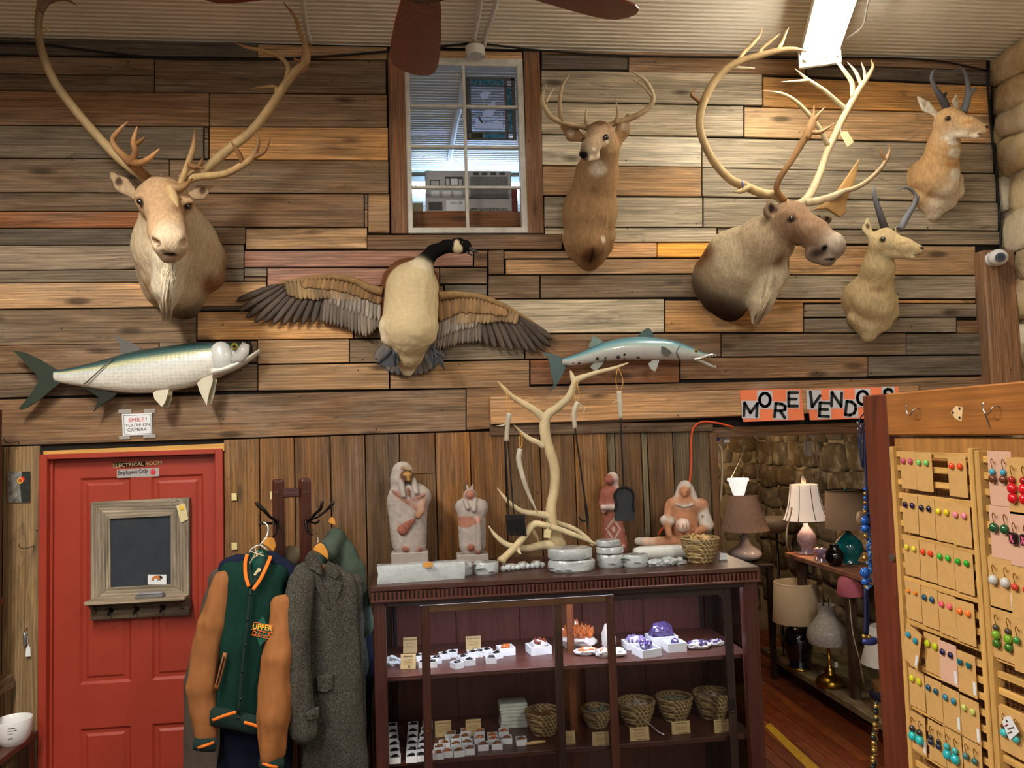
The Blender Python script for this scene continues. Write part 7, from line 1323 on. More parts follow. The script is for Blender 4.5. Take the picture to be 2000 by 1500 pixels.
for k, (px, r, c) in enumerate(((1598, .035, (196, 150, 160)), (1608, .04, (170, 150, 190)), (1672, .03, (206, 196, 190)))):
    p = PZ(px, 1092+k*4, US); one('glass_trinket', LTH([(0, 0), (r, 0), (r*.5, r*.6), (r*1.1, r*1.6), (r*.8, r*2.3), (r*.3, r*2.4), (0, r*2.6)], 16), mat('trinket_%d' % k, c, .12, var=.4, vs=40, trans=.3, coat=.6), ['pink cut-glass trinket beneath the lit lampshade', 'lilac glass trinket between the lit lamp and the black vase', 'clear pale trinket before the teal lamp'][k], 'glassware', smooth=2, loc=(p[0], p[1], US))
# white pleated lamp at the left on a dark stand
p = PZ(1457, 1094, .93)
st = thing('lamp_stand', 'dark wooden side table under the pleated lamp', 'table', (p[0], p[1], 0)); put('table_top', MB().box((p[0]-.3, p[1]-.25, .90), (p[0]+.13, p[1]+.25, .93)), SMOOTHX, st, color=DK, bevel=.004)
for sx_, sy_ in ((-.27, -.22), (.10, -.22), (-.27, .22), (.10, .22)): put('leg', MB().box((p[0]+sx_-.02, p[1]+sy_-.02, 0), (p[0]+sx_+.02, p[1]+sy_+.02, .90)), SMOOTHZ, st, color=DK)
lamp('pleated_lamp', 'unlit grey-mauve pleated cone lampshade on a squat white glazed base', (p[0], p[1], .93), [('base', LTH([(0, 0), (.07, 0), (.12, .025), (.135, .055), (.12, .085), (.06, .12), (.035, .16), (.045, .20), (.02, .21), (.012, .26), (0, .26)]), mat('milk_glass', (200, 188, 190), .15, coat=.6, var=.04), True), ('shade', shade_mesh([(.20, .25), (.105, .54)], .02, 96), mat('mauve_shade', (158, 130, 116), .9, var=.05), False), ('finial', MB().ball((0, 0, .55), .01, 8, 5), BRASS, True)])
# low shelf lamps
p = PZ(1562, 1305, LS)
lamp('drum_lamp', 'large beige drum lampshade on a dark navy ginger-jar base', (p[0], p[1], LS), [('base', LTH([(0, 0), (.08, 0), (.085, .02), (.07, .03), (.10, .12), (.115, .22), (.09, .30), (.04, .33), (.02, .34), (.015, .37), (0, .37)]), mat('navy_glaze', (12, 14, 22), .12, spec=.7, coat=.6), True), ('foot', LTH([(0, -.0), (.095, 0), (.10, .012), (.08, .02)], 24), BRASS, True), ('shade', shade_mesh([(.185, .36), (.162, .66)]), mat('beige_shade', (196, 172, 140), .9, var=.05, vs=60), True), ('rim', shade_mesh([(.163, .652), (.1615, .664)]), mat('beige_rim', (214, 192, 158), .9), True)])
p = PZ(1622, 1338, LS)
lamp('oil_lamp', 'brass oil lamp with a frosted crystal globe shade on the low shelf', (p[0], p[1], LS), [('font', LTH([(0, 0), (.10, 0), (.105, .02), (.09, .05), (.055, .07), (.035, .09), (.04, .11), (.02, .13), (.013, .15), (.013, .30), (0, .30)]), BRASS, True), ('stem', LTH([(.016, .13), (.012, .20), (.016, .31)], 12), mat('amber_stem', (150, 80, 30), .3), True), ('shade', LTH([(.135, .30), (.148, .345), (.135, .40), (.09, .46), (.062, .50), (.055, .54), (.066, .575)], 36), mat('frosted_crystal', (182, 174, 164), .3, var=.35, vs=70, bump=.8, bs=90, coat=.4, dist=.008), True), ('chimney', LTH([(.028, .30), (.03, .45), (.022, .62)], 16), GLASS, True), ('tag', MB().box((.03, -.02, .13), (.055, -.018, .165)), PAPER, False)])
p = PZ(1690, 1300, LS+.1)
lamp('log_lamp', 'white cone lampshade on a scalloped wooden lamp base at the shelf end', (2.98, .78, LS), [('base', LTH([(0, 0), (.12, 0), (.125, .10), (.10, .12), (.11, .20), (.05, .22), (.02, .24), (.02, .34), (0, .34)], 10), mat('turned_wood', (150, 104, 60), .7, var=.2, vs=14), 2), ('band', LTH([(.126, .10), (.13, .13), (.10, .15)], 24), mat('navy_band', (30, 32, 50), .5), True), ('shade', shade_mesh([(.17, .32), (.10, .56)]), mat('white_shade', (206, 198, 190), .9), True)])
# pink shade hanging below the upper shelf
p = PX(1660, 1148, SXF+.03); lamp('pink_shade', 'pink knitted lampshade with a pale cord under the upper shelf', (p[0], p[1], US-.20), [('shade', LTH([(0, .165), (.06, .16), (.075, .14), (.09, .05), (.085, .04), (0, .04)], 10), mat('pink_knit', (204, 112, 128), .9, bump=.6, bs=120), 2), ('cord', MB().tube(cr([(-.02, -.02, .04), (-.01, -.02, -.2), (.03, -.02, -.4), (.06, 0, -.55)], 5), .004, 6), mat('pale_cord', (206, 186, 156), .7), True)])
# small glowing white sconce on a cord, torchiere, candlestick, brass pot
p = P(1442, 950, -.55); lamp('cord_sconce', 'small glowing white glass cup lamp on a white cord in the doorway', p, [('cup', LTH([(0, -.055), (.03, -.055), (.036, -.045), (.058, .03), (.066, .034), (.066, .05), (.055, .05), (.03, -.03)], 24), mat('glow_glass', (250, 246, 236), .4, var=0, emit=.9), True), ('cord', MB().tube(cr([(-.05, 0, .05), (-.02, 0, .10), (.03, 0, .20), (.05, 0, .30), (.04, .0, .42), (.04, 0, 2.36-p[2])], 5), .005, 6), MATS['pale_cord'], True)], 2.2, -.02, (1, .8, .55))
p = P(1516, 1022, -2.72); lamp('torchiere', 'pale glass bowl torchiere on a black iron stem behind the pleated lamp', (p[0], p[1], 0), [('bowl', LTH([(.0, p[2]-.09), (.05, p[2]-.085), (.13, p[2]-.02), (.16, p[2]+.05), (.15, p[2]+.05), (.05, p[2]-.06)], 24), mat('alabaster', (176, 158, 140), .4, var=.1), True), ('stem', LTH([(.0, 0), (.13, 0), (.12, .02), (.015, .04), (.012, p[2]-.09), (0, p[2]-.09)], 12), METAL_B, True)])
p = PZ(1528, 1165, .62); t = thing('iron_plant_stand', 'dark iron stand holding a small brass bowl behind the drum lamp', 'stand', (p[0], p[1], LS)); put('tray', LTH([(0, .60), (.15, .60), (.155, .62), (0, .615)]), METAL_B, t, smooth=2, loc=(p[0], p[1], 0))
for k in range(3): a = k*2.09; put('leg', MB().tube([(p[0]+.14*math.cos(a), p[1]+.14*math.sin(a), .6), (p[0]+.08*math.cos(a), p[1]+.08*math.sin(a), .36), (p[0]+.12*math.cos(a), p[1]+.12*math.sin(a), LS)], .008, 6), METAL_B, t)
one('brass_bowl', LTH([(0, 0), (.04, 0), (.08, .04), (.09, .09), (.06, .11), (.03, .14), (0, .15)], 20), BRASS, 'covered brass bowl on the dark iron stand', 'bowl', smooth=True, loc=(p[0], p[1], .62))
kx, ky = p[0]+.26, p[1]+.06
t = thing('candelabrum', 'black iron candelabrum standing beside the brass bowl', 'candle holder', (kx, ky, LS)); put('stem', MB().tube([(kx, ky, LS), (kx, ky, 1.05)], .012, 8), METAL_B, t)
for s_ in (-1, 1): put('arm', MB().tube(cr([(kx, ky, .8), (kx+s_*.05, ky, .78), (kx+s_*.07, ky, .95)], 5), .008, 6), METAL_B, t)
# added unseen spotlight that washes the back wall; cords and plugs
t = thing('added_clip_lamp', 'small added spotlight on the beam to warm the lamp room stone', 'lamp', (2.6, 2.88, 2.1)); put('hood', LTH([(.03, .05), (.06, -.02), (.055, -.02)], 16), METAL_B, t, loc=(2.6, 2.88, 2.1)); put('bulb', MB().ball((2.6, 2.88, 2.1), .025, 10, 6), MATS['bulb_glow'], t); put('clip', MB().box((2.585, 2.86, 2.14), (2.615, 2.95, 2.2)), METAL_B, t)
l = bpy.data.lights.new('stone_wash_light', 'POINT'); l.energy = 13; l.color = (1, .66, .36); l.shadow_soft_size = .04; o = bpy.data.objects.new('stone_wash_light', l); COL.objects.link(o); o.location = (2.6, 2.86, 2.03)
area('lamp_room_fill_light', (2.3, 1.6, 2.14), (.2, 1.0), 6.5, (1, .80, .58))  # fill light and its strip fixture, added unseen to brighten the lamp room
t = fixture(2.3, 1.6, 0, 1.0, .2, 'added fluorescent strip brightening the lamp room from its ceiling', None, z=2.22, emit=3, ntube=2)
wire('orange_cord', [P(*q) for q in ((1432, 834, .05), (1400, 826, .05), (1372, 824, .045), (1356, 834, .04), (1350, 856, .04), (1350, 900, .04), (1346, 945, .04), (1330, 1000, .04), (1296, 1030, .04), (1286, 1045, .04))], .0055, mat('orange_cord', (226, 84, 40), .6, var=0), 'orange extension cord draped over the doorway corner behind the seated figurine')
wire('extension_cable', [P(*q) for q in ((1402, 868, -.05), (1409, 880, -.05), (1410, 930, -.05), (1407, 980, -.05))], .006, MATS['pale_cord'], 'white cord hanging straight down inside the doorway jamb')
t = thing('plug_cluster', 'grey plug adaptors at the top of the doorway jamb', 'plug', P(1404, 858, -.03))
for x, y, c in ((1397, 855, (40, 60, 140)), (1409, 853, (170, 166, 160)), (1418, 858, (190, 186, 180))): a = P(x, y, -.03); put('plug', MB().box((a[0]-.018, a[1]-.015, a[2]-.02), (a[0]+.018, a[1]+.015, a[2]+.02)), mat('plug_%d' % x, c, .5), t, bevel=.004)
t = thing('power_strip', 'white power strip and plug hanging from the lamp room beam', 'power strip', P(1581, 890, -.66)); 
for (x0_, y0_, x1_, y1_) in ((1579, 842, 1597, 855), (1574, 861, 1587, 891)): a, b_ = P(x0_, y0_, -.66), P(x1_, y1_, -.66); put('strip', MB().box((a[0], .66, b_[2]), (b_[0], .692, a[2])), WHITE, t, bevel=.004)
put('cord', MB().tube(cr([P(1592, 855, -.67), P(1593, 880, -.67), P(1598, 910, -.67), P(1597, 935, -.67)], 4), .005, 6), MATS['pale_cord'], t, smooth=True)
wire('extension_cable', [PZ(1540, 1076, US+.02)+(0, 0, z) for z in (0,)]+[P(1536, 1060, -1.6), P(1538, 1030, -1.6), P(1545, 1000, -1.6), P(1546, 990, -1.6)], .006, MATS['pale_cord'], 'white cord from the lit bell lamp looping over the shelf edge')

# ================================================================== UPPER WINDOW ROOM
gb = thing('game_box', 'grey printed board-game box upside down behind the window', 'box', P(905, 414, -.10))
def up_(px, py, o=-.10): return P(px, py, o)
a, b_ = up_(832, 413), up_(998, 334); put('carton', MB().box((a[0], .10, a[2]), (b_[0], .16, b_[2])), mat('grey_carton', (178, 178, 176), .7, var=.06), gb, bevel=.003)
GI = mat('dark_print_ink', (60, 62, 64), .7, var=.1)
def ub_(n, x0, y0, x1, y1, m=GI, o=-.099): p_, q_ = up_(x0, y0, o), up_(x1, y1, o); put(n, MB().box((p_[0], -o-.0006, min(p_[2], q_[2])), (q_[0], -o, max(p_[2], q_[2]))), m, gb)
ub_('print_cassette', 869, 345, 905, 364); ub_('print_window', 880, 349, 894, 361, PAPER, -.098); ub_('print_window', 896, 350, 903, 362, mat('print_grey', (196, 196, 194), .7), -.098); ub_('print_window', 871, 349, 878, 361, MATS['print_grey'], -.098)
ub_('print_field', 918, 345, 993, 386, mat('print_mid', (116, 118, 120), .7, var=.2, vs=60)); ub_('print_bar', 915, 386, 995, 388)
for k in range(9): ub_('print_line', 922+k*7.6, 347, 923+k*7.6, 384, MATS['print_grey'], -.098)
for k in range(4): ub_('print_square', 924+k*17, 337, 935+k*17, 342)
ub_('print_bracket', 840, 352, 842, 364); ub_('print_bracket', 857, 352, 859, 364); ub_('print_bracket', 840, 351, 859, 353)
for k in range(3): ub_('print_card', 842+k*22, 373, 858+k*22, 384, PAPER, -.0985)
ub_('print_panel', 837, 394, 864, 411); ub_('print_panel', 871, 391, 908, 412, PAPER, -.0985)
letter('VCR COLLEGE BOWL GAME', 955, 409, 5.5, -.0975, GI, gb, math.pi, 74, .02); letter('RULE BOOK', 891, 396, 4, -.0975, GI, gb, math.pi, 24, 0)
a, b_ = up_(803, 452, -.13), up_(1022, 415, -.13)
for x0_, x1_ in ((806, 912), (913, 1022)): recenter(one('inner_board', MB().box((up_(x0_, 440, -.10)[0], .085, up_(900, 454, -.10)[2]), (up_(x1_, 440, -.10)[0], .17, up_(900, 414, -.10)[2])), WOODX, 'dark grained board behind the %s lower window panes' % ('left' if x0_ < 900 else 'right'), 'board', color=S(120, 74, 40), bevel=.002))
for x0_, x1_, y0_, c, lab in ((806, 826, 396, (176, 166, 130), 'small cream box with a red lid behind the window'), (999, 1010, 368, (120, 40, 32), 'narrow dark red box standing behind the window')):
    p_, q_ = up_(x0_, 414, -.11), up_(x1_, y0_, -.11); one('small_box', MB().box((p_[0], .11, p_[2]), (q_[0], .15, q_[2])), mat('bx%d' % x0_, c, .7), lab, 'box', bevel=.002)
SGT = translucent('teal_stained_glass', (20, 140, 160)); SGC = clear_glass('etched_pane', (.85, .9, 1)); LEAD = mat('lead_came', (96, 98, 100), .5, .5)
sg = thing('stained_glass', 'teal-bordered stained glass panel with an etched angel fish hung in the window', 'stained glass', up_(960, 272, -.02))
def sgp(n, x0, y0, x1, y1, m, o=-.022, th=.004): p_, q_ = up_(x0, y1, o), up_(x1, y0, o); put(n, MB().box((p_[0], -o, p_[2]), (q_[0], -o+th, q_[2])), m, sg)
sgp('border_glass', 918, 155, 985, 167, SGT); sgp('border_glass', 913, 168, 917, 258, SGT); sgp('border_glass', 990, 169, 1002, 258, SGT); sgp('border_glass', 945, 261, 990, 270, SGT); sgp('border_glass', 920, 259, 944, 270, mat('dark_green_glass', (22, 44, 34), .2)); sgp('clear_pane', 918, 168, 989, 258, SGC)
for x0, y0, x1, y1 in ((911, 152, 1004, 155), (911, 271, 1004, 273), (911, 152, 913, 273), (1002, 152, 1005, 273), (917, 155, 918.5, 271), (988, 155, 990, 271), (913, 167, 1002, 168.5), (913, 258, 1002, 259.5)): sgp('lead_came', x0, y0, x1, y1, LEAD, -.021, .006)
ETCH = translucent('etched_white', (236, 240, 246), .9)
def etch(pts): b = MB(); b.prism([up_(x, y, -.0205) for x, y in pts], (0, .001, 0)); put('etched_motif', b, ETCH, sg)
etch([(929, 250), (929, 232), (935, 226), (941, 236), (948, 240), (955, 238), (962, 240), (970, 234), (976, 238), (982, 236), (982, 251), (945, 251)])
etch([(942, 222), (948, 214), (952, 206), (962, 198), (976, 194), (966, 200), (968, 208), (972, 214), (966, 218), (962, 226), (958, 228), (950, 227), (946, 230)]); etch([(936, 186), (942, 180), (950, 178), (962, 181), (955, 184), (954, 190), (949, 194), (942, 194), (940, 191)])
etch([(934, 222), (937, 228), (944, 240), (940, 240), (933, 228)]); etch([(978, 216), (981, 224), (982, 238), (979, 228)]); etch([(946, 198), (948, 203), (944, 208)])
wire('sloping_conduit', [PZ(876, 322, CEIL-.03), PZ(888, 250, CEIL-.03), PZ(902, 190, CEIL-.03), PZ(906, 150, CEIL-.03)], .022, CONDM, 'pale conduit slanting down behind the upper window', 'conduit')
# ================================================================== EARRING DOOR
RX = 1.0
def Q(px, py, d=0.0): return PX(px, py, RX-d)
yf = Q(1697, 1000)[1]; yn = -3.30; zt_ = Q(1697, 772)[2]
ys_ = Q(1737, 900)[1]
er = thing('earring_door', 'old brown cabinet door standing on end that carries the earring racks', 'door', (RX, (yf+yn)/2, 0))
GB_ = S(166, 106, 50); RDW = S(104, 48, 28)
recenter(put('stile', MB().box((RX, ys_, 0), (RX+.035, yf, zt_)), SMOOTHZ, er, color=RDW, bevel=.003)); zr0 = Q(1740, 851)[2]
recenter(put('top_rail', MB().box((RX, yn, zr0), (RX+.035, ys_, zt_)), SMOOTHY, er, color=GB_, bevel=.003)); recenter(put('stile', MB().box((RX, yn, 0), (RX+.035, yn+.09, zr0)), SMOOTHZ, er, color=RDW, bevel=.003))
recenter(put('bottom_rail', MB().box((RX, yn+.09, 0), (RX+.035, ys_, .2)), SMOOTHY, er, color=GB_, bevel=.003)); recenter(put('panel', MB().box((RX+.012, yn+.09, .2), (RX+.024, ys_-.004, zr0-.004)), SMOOTHZ, er, color=S(176, 124, 66)))
sc_p = MB(); sc_p.prism([Q(x, y, .0006) for x, y in ((1857, 806), (1866, 793), (1880, 795), (1878, 823), (1866, 818))], (.0005, 0, 0)); put('bare_patch', sc_p, mat('bare_wood', (222, 190, 140), .8), er)
for x, y in ((1861, 806), (1874, 798), (1874, 816)): put('screw_hole', MB().ball(Q(x, y, .001), (.001, .003, .003), 8, 5), INK, er)
put('scratch', MB().prism([Q(x, y, .0006) for x, y in ((1922, 808), (1934, 838), (1932, 826), (1925, 809))], (.0005, 0, 0)), mat('dark_scratch', (70, 52, 34), .8), er)
put('lock_plate', MB().lathe([(0, -.003), (.008, -.003), (.009, 0), (.009, .002)], Q(1743, 1089, .002), 16, 'x'), STEEL, er)
for x, y in ((1789, 800), (1945, 796)):
    a = Q(x+8, y-2, 0); b = MB(); b.tube(cr([a, a+(-.012, 0, .0), a+(-.016, .006, -.010), a+(-.016, .014, -.012), a+(-.016, .021, -.004), a+(-.016, .020, .008)], 5), .0014, 6); put('cup_hook', b, STEEL, er, smooth=True)
# two pine racks with slats and wire mesh
PINE = S(214, 168, 96)
def rack(lab, p0, p1, z0, z1, post=.012):
    t = thing('earring_rack', lab, 'rack', (RX-.02, (p0+p1)/2, z0))
    for yy in (p0, p1-post) if p0 < p1 else (p1, p0-post): recenter(put('rack_post', MB().box((RX-.026, yy, z0), (RX-.004, yy+post, z1)), PINEZ, t, color=PINE, bevel=.002))
    a, b_ = min(p0, p1)+post, max(p0, p1)-post; z = z1-.01
    while z > z0+.02:
        recenter(put('slat', MB().box((RX-.018, a, z-.012), (RX-.012, b_, z)), PINEY, t, color=PINE, bevel=.001)); z -= .0285
    m = MB(); yy = a
    while yy < b_: m.box((RX-.0095, yy, z0), (RX-.0085, yy+.0008, z1-.03)); yy += .011
    z = z0
    while z < z1-.03: m.box((RX-.0095, a, z), (RX-.0085, b_, z+.0008)); z += .011
    o = put('wire_mesh', m, STEEL, t); o['kind'] = 'stuff'; return t
ya, yb = Q(1744, 920, .02)[1], Q(1906, 920, .02)[1]; zt1 = Q(1750, 872, .02)[2]; zt2 = Q(1920, 880, .02)[2]
rack('pine earring rack with mesh on the far half of the brown door', yb, ya, .55, zt1); yc = Q(1909, 920, .02)[1]
rack('pine earring rack with mesh on the near half of the brown door', yn+.05, yc, .55, zt2)
CARDE = mat('earring_kraft', (206, 162, 98), .8, var=.06, vs=60); CARDP = mat('earring_pink_card', (216, 172, 146), .8, var=.04)
gem = {}
def GM(c): return mat('gem_%d_%d_%d' % c, c, .15, var=.12, vs=200, spec=.6, coat=.5)
def ecard(cx, cy, w, h, kind, col, lab, m=None, tilt=0.0, sticker=False, d=.022, r=.0062, grp=None):
    """card centred on a pixel of the rack plane; studs or dangles are its parts"""
    c = Q(cx, cy, d); t = thing('earring_card', lab, 'earring card', (c[0], c[1], c[2]-h/2), grp); ca, sa = math.cos(tilt), math.sin(tilt)
    def pt(u, v, e=0.0): return (c[0]-e, c[1]-(u*ca-v*sa), c[2]+u*sa+v*ca)       # u grows towards the camera side
    b = MB(); b.prism([pt(-w/2, -h/2), pt(w/2, -h/2), pt(w/2, h/2), pt(-w/2, h/2)], (.0006, 0, 0)); put('card', b, m or CARDE, t)
    for s in (-1, 1):
        u = s*w*.23; v = h*.24
        if kind == 'stud': put('stud', MB().ball(pt(u, v, .003), (.004, r, r), 12, 7), GM(col), t, smooth=True)
        elif kind == 'heart': put('stud', MB().prism([pt(u+x*r, v+y*r, .002) for x, y in ((0, -1.2), (1, 0), (.9, .7), (.4, .9), (0, .5), (-.4, .9), (-.9, .7), (-1, 0))], (-.004, 0, 0)), GM(col), t, bevel=.001)
        elif kind == 'square': put('earring', MB().box((c[0]-.008, pt(u, v-.02)[1]-.009, c[2]+v-.030), (c[0]-.002, pt(u, v-.02)[1]+.009, c[2]+v-.010)), GM(col), t, bevel=.003, bseg=2); put('ribbon', MB().tube([pt(u-.004, v-.027, .009), pt(u+.002, v-.016, .009), pt(u-.002, v-.014, .009), pt(u+.004, v-.027, .009)], .0012, 5), GM((226, 110, 140)), t); put('ear_wire', MB().tube(cr([pt(u, v-.012, .004), pt(u, v, .006), pt(u+.004, v+.006, .006), pt(u+.006, v-.004, .004)], 4), .0007, 5), BRASS, t)
        else:
            cols = col if isinstance(col, list) else [col]
            put('ear_wire', MB().tube(cr([pt(u, v-.006, .004), pt(u, v+.006, .006), pt(u+.003, v+.011, .006), pt(u+.006, v+.003, .004)], 4), .0007, 5), BRASS, t)
            vv = v-.006
            for k, cc in enumerate(cols): rr = r*(1 if k else .7) if len(cols) > 1 else r; vv -= rr; put('bead', MB().ball(pt(u, vv, .005), (rr*.8, rr, rr), 12, 7), GM(cc), t, smooth=True); vv -= rr*.8
    if sticker: put('price_sticker', MB().prism([pt(w*.32, -h*.42, .0008), pt(w*.46, -h*.42, .0008), pt(w*.46, -h*.12, .0008), pt(w*.32, -h*.12, .0008)], (.0003, 0, 0)), PAPER, t)
    return t
# rows: (left x, right x, y of the card centre at left, at right, [(kind, colour, words, pink card, sticker)])
def rowof(xs, ya_, yb_, items, h=.076, w=.0505, rowname=''):
    for (x, it) in zip(xs, items):
        if it is None: continue
        f = (x-xs[0])/(xs[-1]-xs[0]); kind, col, words = it[:3]; ecard(x, ya_+(yb_-ya_)*f, w, h, kind, col, 'earring card with '+words, CARDP if 'p' in it[3:] else None, 0, 's' in it[3:], d=.022+.0012*(xs.index(x) % 2), r=it[4] if len(it) > 4 and isinstance(it[4], float) else .0062)
X7 = lambda a, b_: [a+(b_-a)*k/3-(3-k)*k*1.1 for k in range(4)]
rowof([1774, 1805, 1838, 1870], 918, 930, [('stud', (206, 86, 120), 'raspberry pink studs, top row of the far rack'), ('stud', (120, 206, 110), 'pale green studs, top row of the far rack'), None, ('stud', (240, 70, 30), 'large orange-red studs, top row beside the mesh gap')])
rowof([1778, 1810, 1844, 1878], 1004, 1026, [('stud', (44, 26, 70), 'oval dark purple studs in the second row'), ('stud', (30, 26, 54), 'round dark navy studs in the second row'), ('stud', (232, 214, 40), 'clear yellow studs in the second row'), ('stud', (240, 140, 160), 'pale pink studs in the second row')])
rowof([1781, 1813, 1847, 1883], 1088, 1118, [('stud', (226, 212, 60), 'soft yellow studs in the third row'), ('stud', (232, 70, 30), 'red-orange studs in the third row'), ('stud', (40, 180, 50), 'bright green studs in the third row'), ('stud', (30, 170, 40), 'big bright green studs at the end of the third row')])
rowof([1784, 1816, 1850, 1886], 1174, 1216, [('stud', (240, 140, 40), 'tiny orange studs in the fourth row', '', .004), ('stud', (24, 84, 120), 'deep teal studs in the fourth row'), ('stud', (244, 100, 120), 'coral pink studs in the fourth row'), ('stud', (246, 120, 40), 'orange studs at the end of the fourth row')])
ecard(1781, 1262, .05, .078, 'stud', (30, 140, 170), 'tilted earring card with sea-blue studs hanging off the door stile', None, -.28, True, d=.034)
rowof([1822, 1852, 1888], 1278, 1316, [('stud', (190, 200, 30), 'lime yellow studs behind the tilted card', '', .0075), ('stud', (24, 24, 70), 'midnight blue studs on a pinkish card', 'p', .0062, 's'), ('heart', (14, 100, 110), 'teal heart studs and a price sticker', 's')])
rowof([1791, 1824, 1858, 1895], 1346, 1406, [('stud', (206, 204, 40), 'mustard yellow studs in the sixth row', '', .0075), ('stud', (20, 80, 110), 'oval petrol blue studs in the sixth row'), ('stud', (40, 130, 160), 'speckled aqua studs and a price sticker', 's'), ('stud', (196, 206, 110), 'pale lime studs and a price sticker', 's')])
rowof([1793, 1830, 1862, 1900], 1432, 1488, [('dangle', [(40, 40, 46), (40, 190, 190)], 'turquoise ball dangles and a price sticker', 's', .0095), ('dangle', [(30, 40, 60), (26, 40, 66)], 'small dark navy bead dangles in the lowest row'), ('dangle', [(60, 170, 170), (40, 176, 186)], 'turquoise rose dangles in the lowest row', '', .0095), ('dangle', [(60, 110, 110)], 'grey-green bead dangles in the lowest row')])
# near rack
ecard(1954, 935, .056, .094, 'dangle', [(60, 170, 200), (110, 60, 34)], 'pinkish earring card with turquoise and brown dangles on the near rack', CARDP, d=.022, r=.0075); ecard(1993, 950, .056, .094, 'dangle', [(170, 30, 30), (220, 30, 40), (214, 24, 36)], 'earring card with red flower dangles on the near rack', d=.024, r=.009)
ecard(1957, 1040, .056, .09, 'dangle', [(30, 90, 50)], 'pinkish earring card with dark green bead dangles on the near rack', CARDP, r=.0085); ecard(1996, 1055, .056, .09, 'square', (24, 12, 20), 'earring card with black square pink-ribbon earrings on the near rack', CARDP, d=.024)
ecard(1957, 1142, .062, .088, 'dangle', [(206, 206, 200)], 'earring card with white bead dangles and a price sticker on the near rack', None, 0, True, r=.009); ecard(1999, 1160, .056, .088, 'dangle', [(210, 60, 50)], 'earring card with coral dangles at the edge of the near rack', d=.024)
ecard(1962, 1240, .062, .088, 'dangle', [(70, 60, 60), (120, 170, 40), (60, 110, 30)], 'earring card with green turtle dangles and a price sticker on the near rack', None, 0, True, r=.008); ecard(2003, 1265, .056, .088, 'dangle', [(60, 140, 60)], 'earring card with small green dangles beyond the turtles', d=.024)
ecard(1977, 1432, .06, .075, 'dangle', [(96, 60, 46), (70, 190, 190)], 'small earring card with brown and aqua dangles under the white tag', r=.007)
tg = thing('price_tag', 'white cut-corner price tag with red writing on the near rack', 'tag', Q(1972, 1440, .034)); put('tag', MB().prism([Q(x, y, .034) for x, y in ((1957, 1410), (1962, 1400), (1972, 1398), (1990, 1430), (1972, 1446))], (.0008, 0, 0)), PAPER, tg)
put('tag_hole', MB().ball(Q(1966, 1408, .035), (.0006, .002, .002), 8, 5), INK, tg)
for a, b_ in (((1962, 1418), (1968, 1415)), ((1968, 1424), (1980, 1420)), ((1968, 1432), (1976, 1429))): put('written_line', MB().tube([Q(*a, .035), Q(*b_, .035)], .0009, 4), REDINK if a[1] < 1420 else MATS['pencil'], tg)
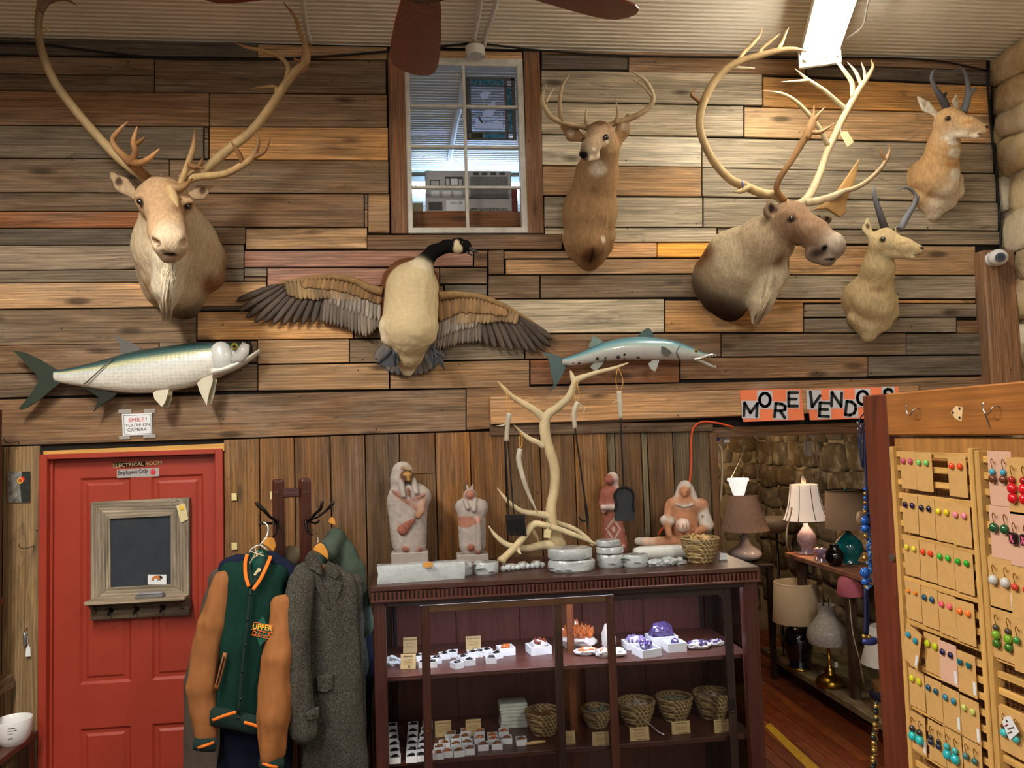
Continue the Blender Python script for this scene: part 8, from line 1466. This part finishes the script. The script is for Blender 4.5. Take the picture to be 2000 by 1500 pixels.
# ---------------------------------------------------------------- necklaces on the far edge of the door
NO = -yf-.006
NAVY = mat('navy_cord', (26, 32, 74), .7, var=.1); BLU = mat('blue_seed_beads', (30, 92, 180), .25, var=.8, vs=160, coat=.4); GLD = mat('gold_bead', (186, 150, 80), .3, .8)
def NP(x, y, d=0.0): return P(x, y, NO-d)
def necklace(lab, cords, beads, m_, hook):
    t = thing('necklace', lab, 'necklace', NP(*hook))
    for pts, r in cords: put('cord', MB().tube(cr([NP(x, y, d) for x, y, d in pts], 5), r, 6), NAVY, t, smooth=True)
    for x, y, d, r, m in beads: put('bead', MB().ball(NP(x, y, d), r, 10, 6), m, t, smooth=True)
    return t
nk = necklace('long navy cord necklace with a blue seed-bead tassel on the door edge', [([(1696, 816, 0), (1690, 860, .004), (1692, 960, .004), (1693, 1030, .004)], .003), ([(1698, 816, 0), (1697, 880, .006), (1698, 980, .006), (1697, 1030, .006)], .003), ([(1692, 820, 0), (1683, 840, .01), (1680, 880, .01), (1684, 912, .01)], .0022), ([(1694, 818, 0), (1687, 850, .012), (1686, 900, .012), (1686, 915, .012)], .002), ([(1696, 814, 0), (1688, 808, .01), (1679, 822, .012), (1677, 860, .012), (1679, 876, .012)], .0016), ([(1690, 1150, .006), (1691, 1200, .006), (1690, 1238, .006)], .004), ([(1694, 1150, .008), (1696, 1200, .008), (1694, 1240, .008)], .003)],
     [(1690, 955+k*9, .006, .0045, GLD if k % 2 else BLU) for k in range(6)]+[(1688, 1016, .008, .011, BLU), (1690, 1032, .008, .010, BLU), (1691, 1047, .008, .006, GLD), (1689, 1090, .008, .006, GLD), (1690, 1118, .008, .012, BLU), (1690, 1136, .008, .009, BLU), (1692, 1146, .008, .006, GLD), (1688, 1243, .008, .006, GLD), (1697, 1244, .008, .006, GLD)], None, (1696, 1240))
for k in range(46): put('seed_bead', MB().ball(NP(1697+random.uniform(-3, 4), 1000+k*3.3, .003+random.uniform(0, .012)), .003+random.uniform(0, .0015), 8, 5), BLU if k % 3 else mat('pale_blue_bead', (120, 170, 220), .25, coat=.4), nk, smooth=True)
put('pendant', MB().ball(NP(1700, 1252, .008), (.02, .008, .010), 14, 8), mat('blue_pendant', (50, 60, 120), .3), nk, smooth=True)
t = thing('shell_tag', 'tan shell pendant with a price tag on the door edge', 'pendant', NP(1692, 1010, .01)); put('tag', MB().prism([NP(x, y, .016) for x, y in ((1684, 1003), (1690, 985), (1696, 978), (1699, 982), (1692, 1004))], (0, .001, 0)), MATS['kraft_tag'], t); put('shell', MB().ball(NP(1680, 1012, .01), (.010, .006, .016), 12, 7), mat('tan_shell', (140, 112, 84), .4), t, smooth=True); put('tie', MB().tube([NP(1674, 824, .014), NP(1681, 832, .016), NP(1675, 838, .014)], .0015, 5), PAPER, t)
t = thing('gold_strand', 'dark green and gold beaded strand hanging low beside the door stile', 'necklace', NP(1706, 1500, .0))
for k in range(44): put('bead', MB().ball(NP(1712-.2*k+random.uniform(-2, 2), 1376+k*3.6, .006+random.uniform(0, .008)), .0065, 8, 5), GLD if k % 2 else mat('dark_green_bead', (24, 40, 30), .25, coat=.4), t, smooth=True)
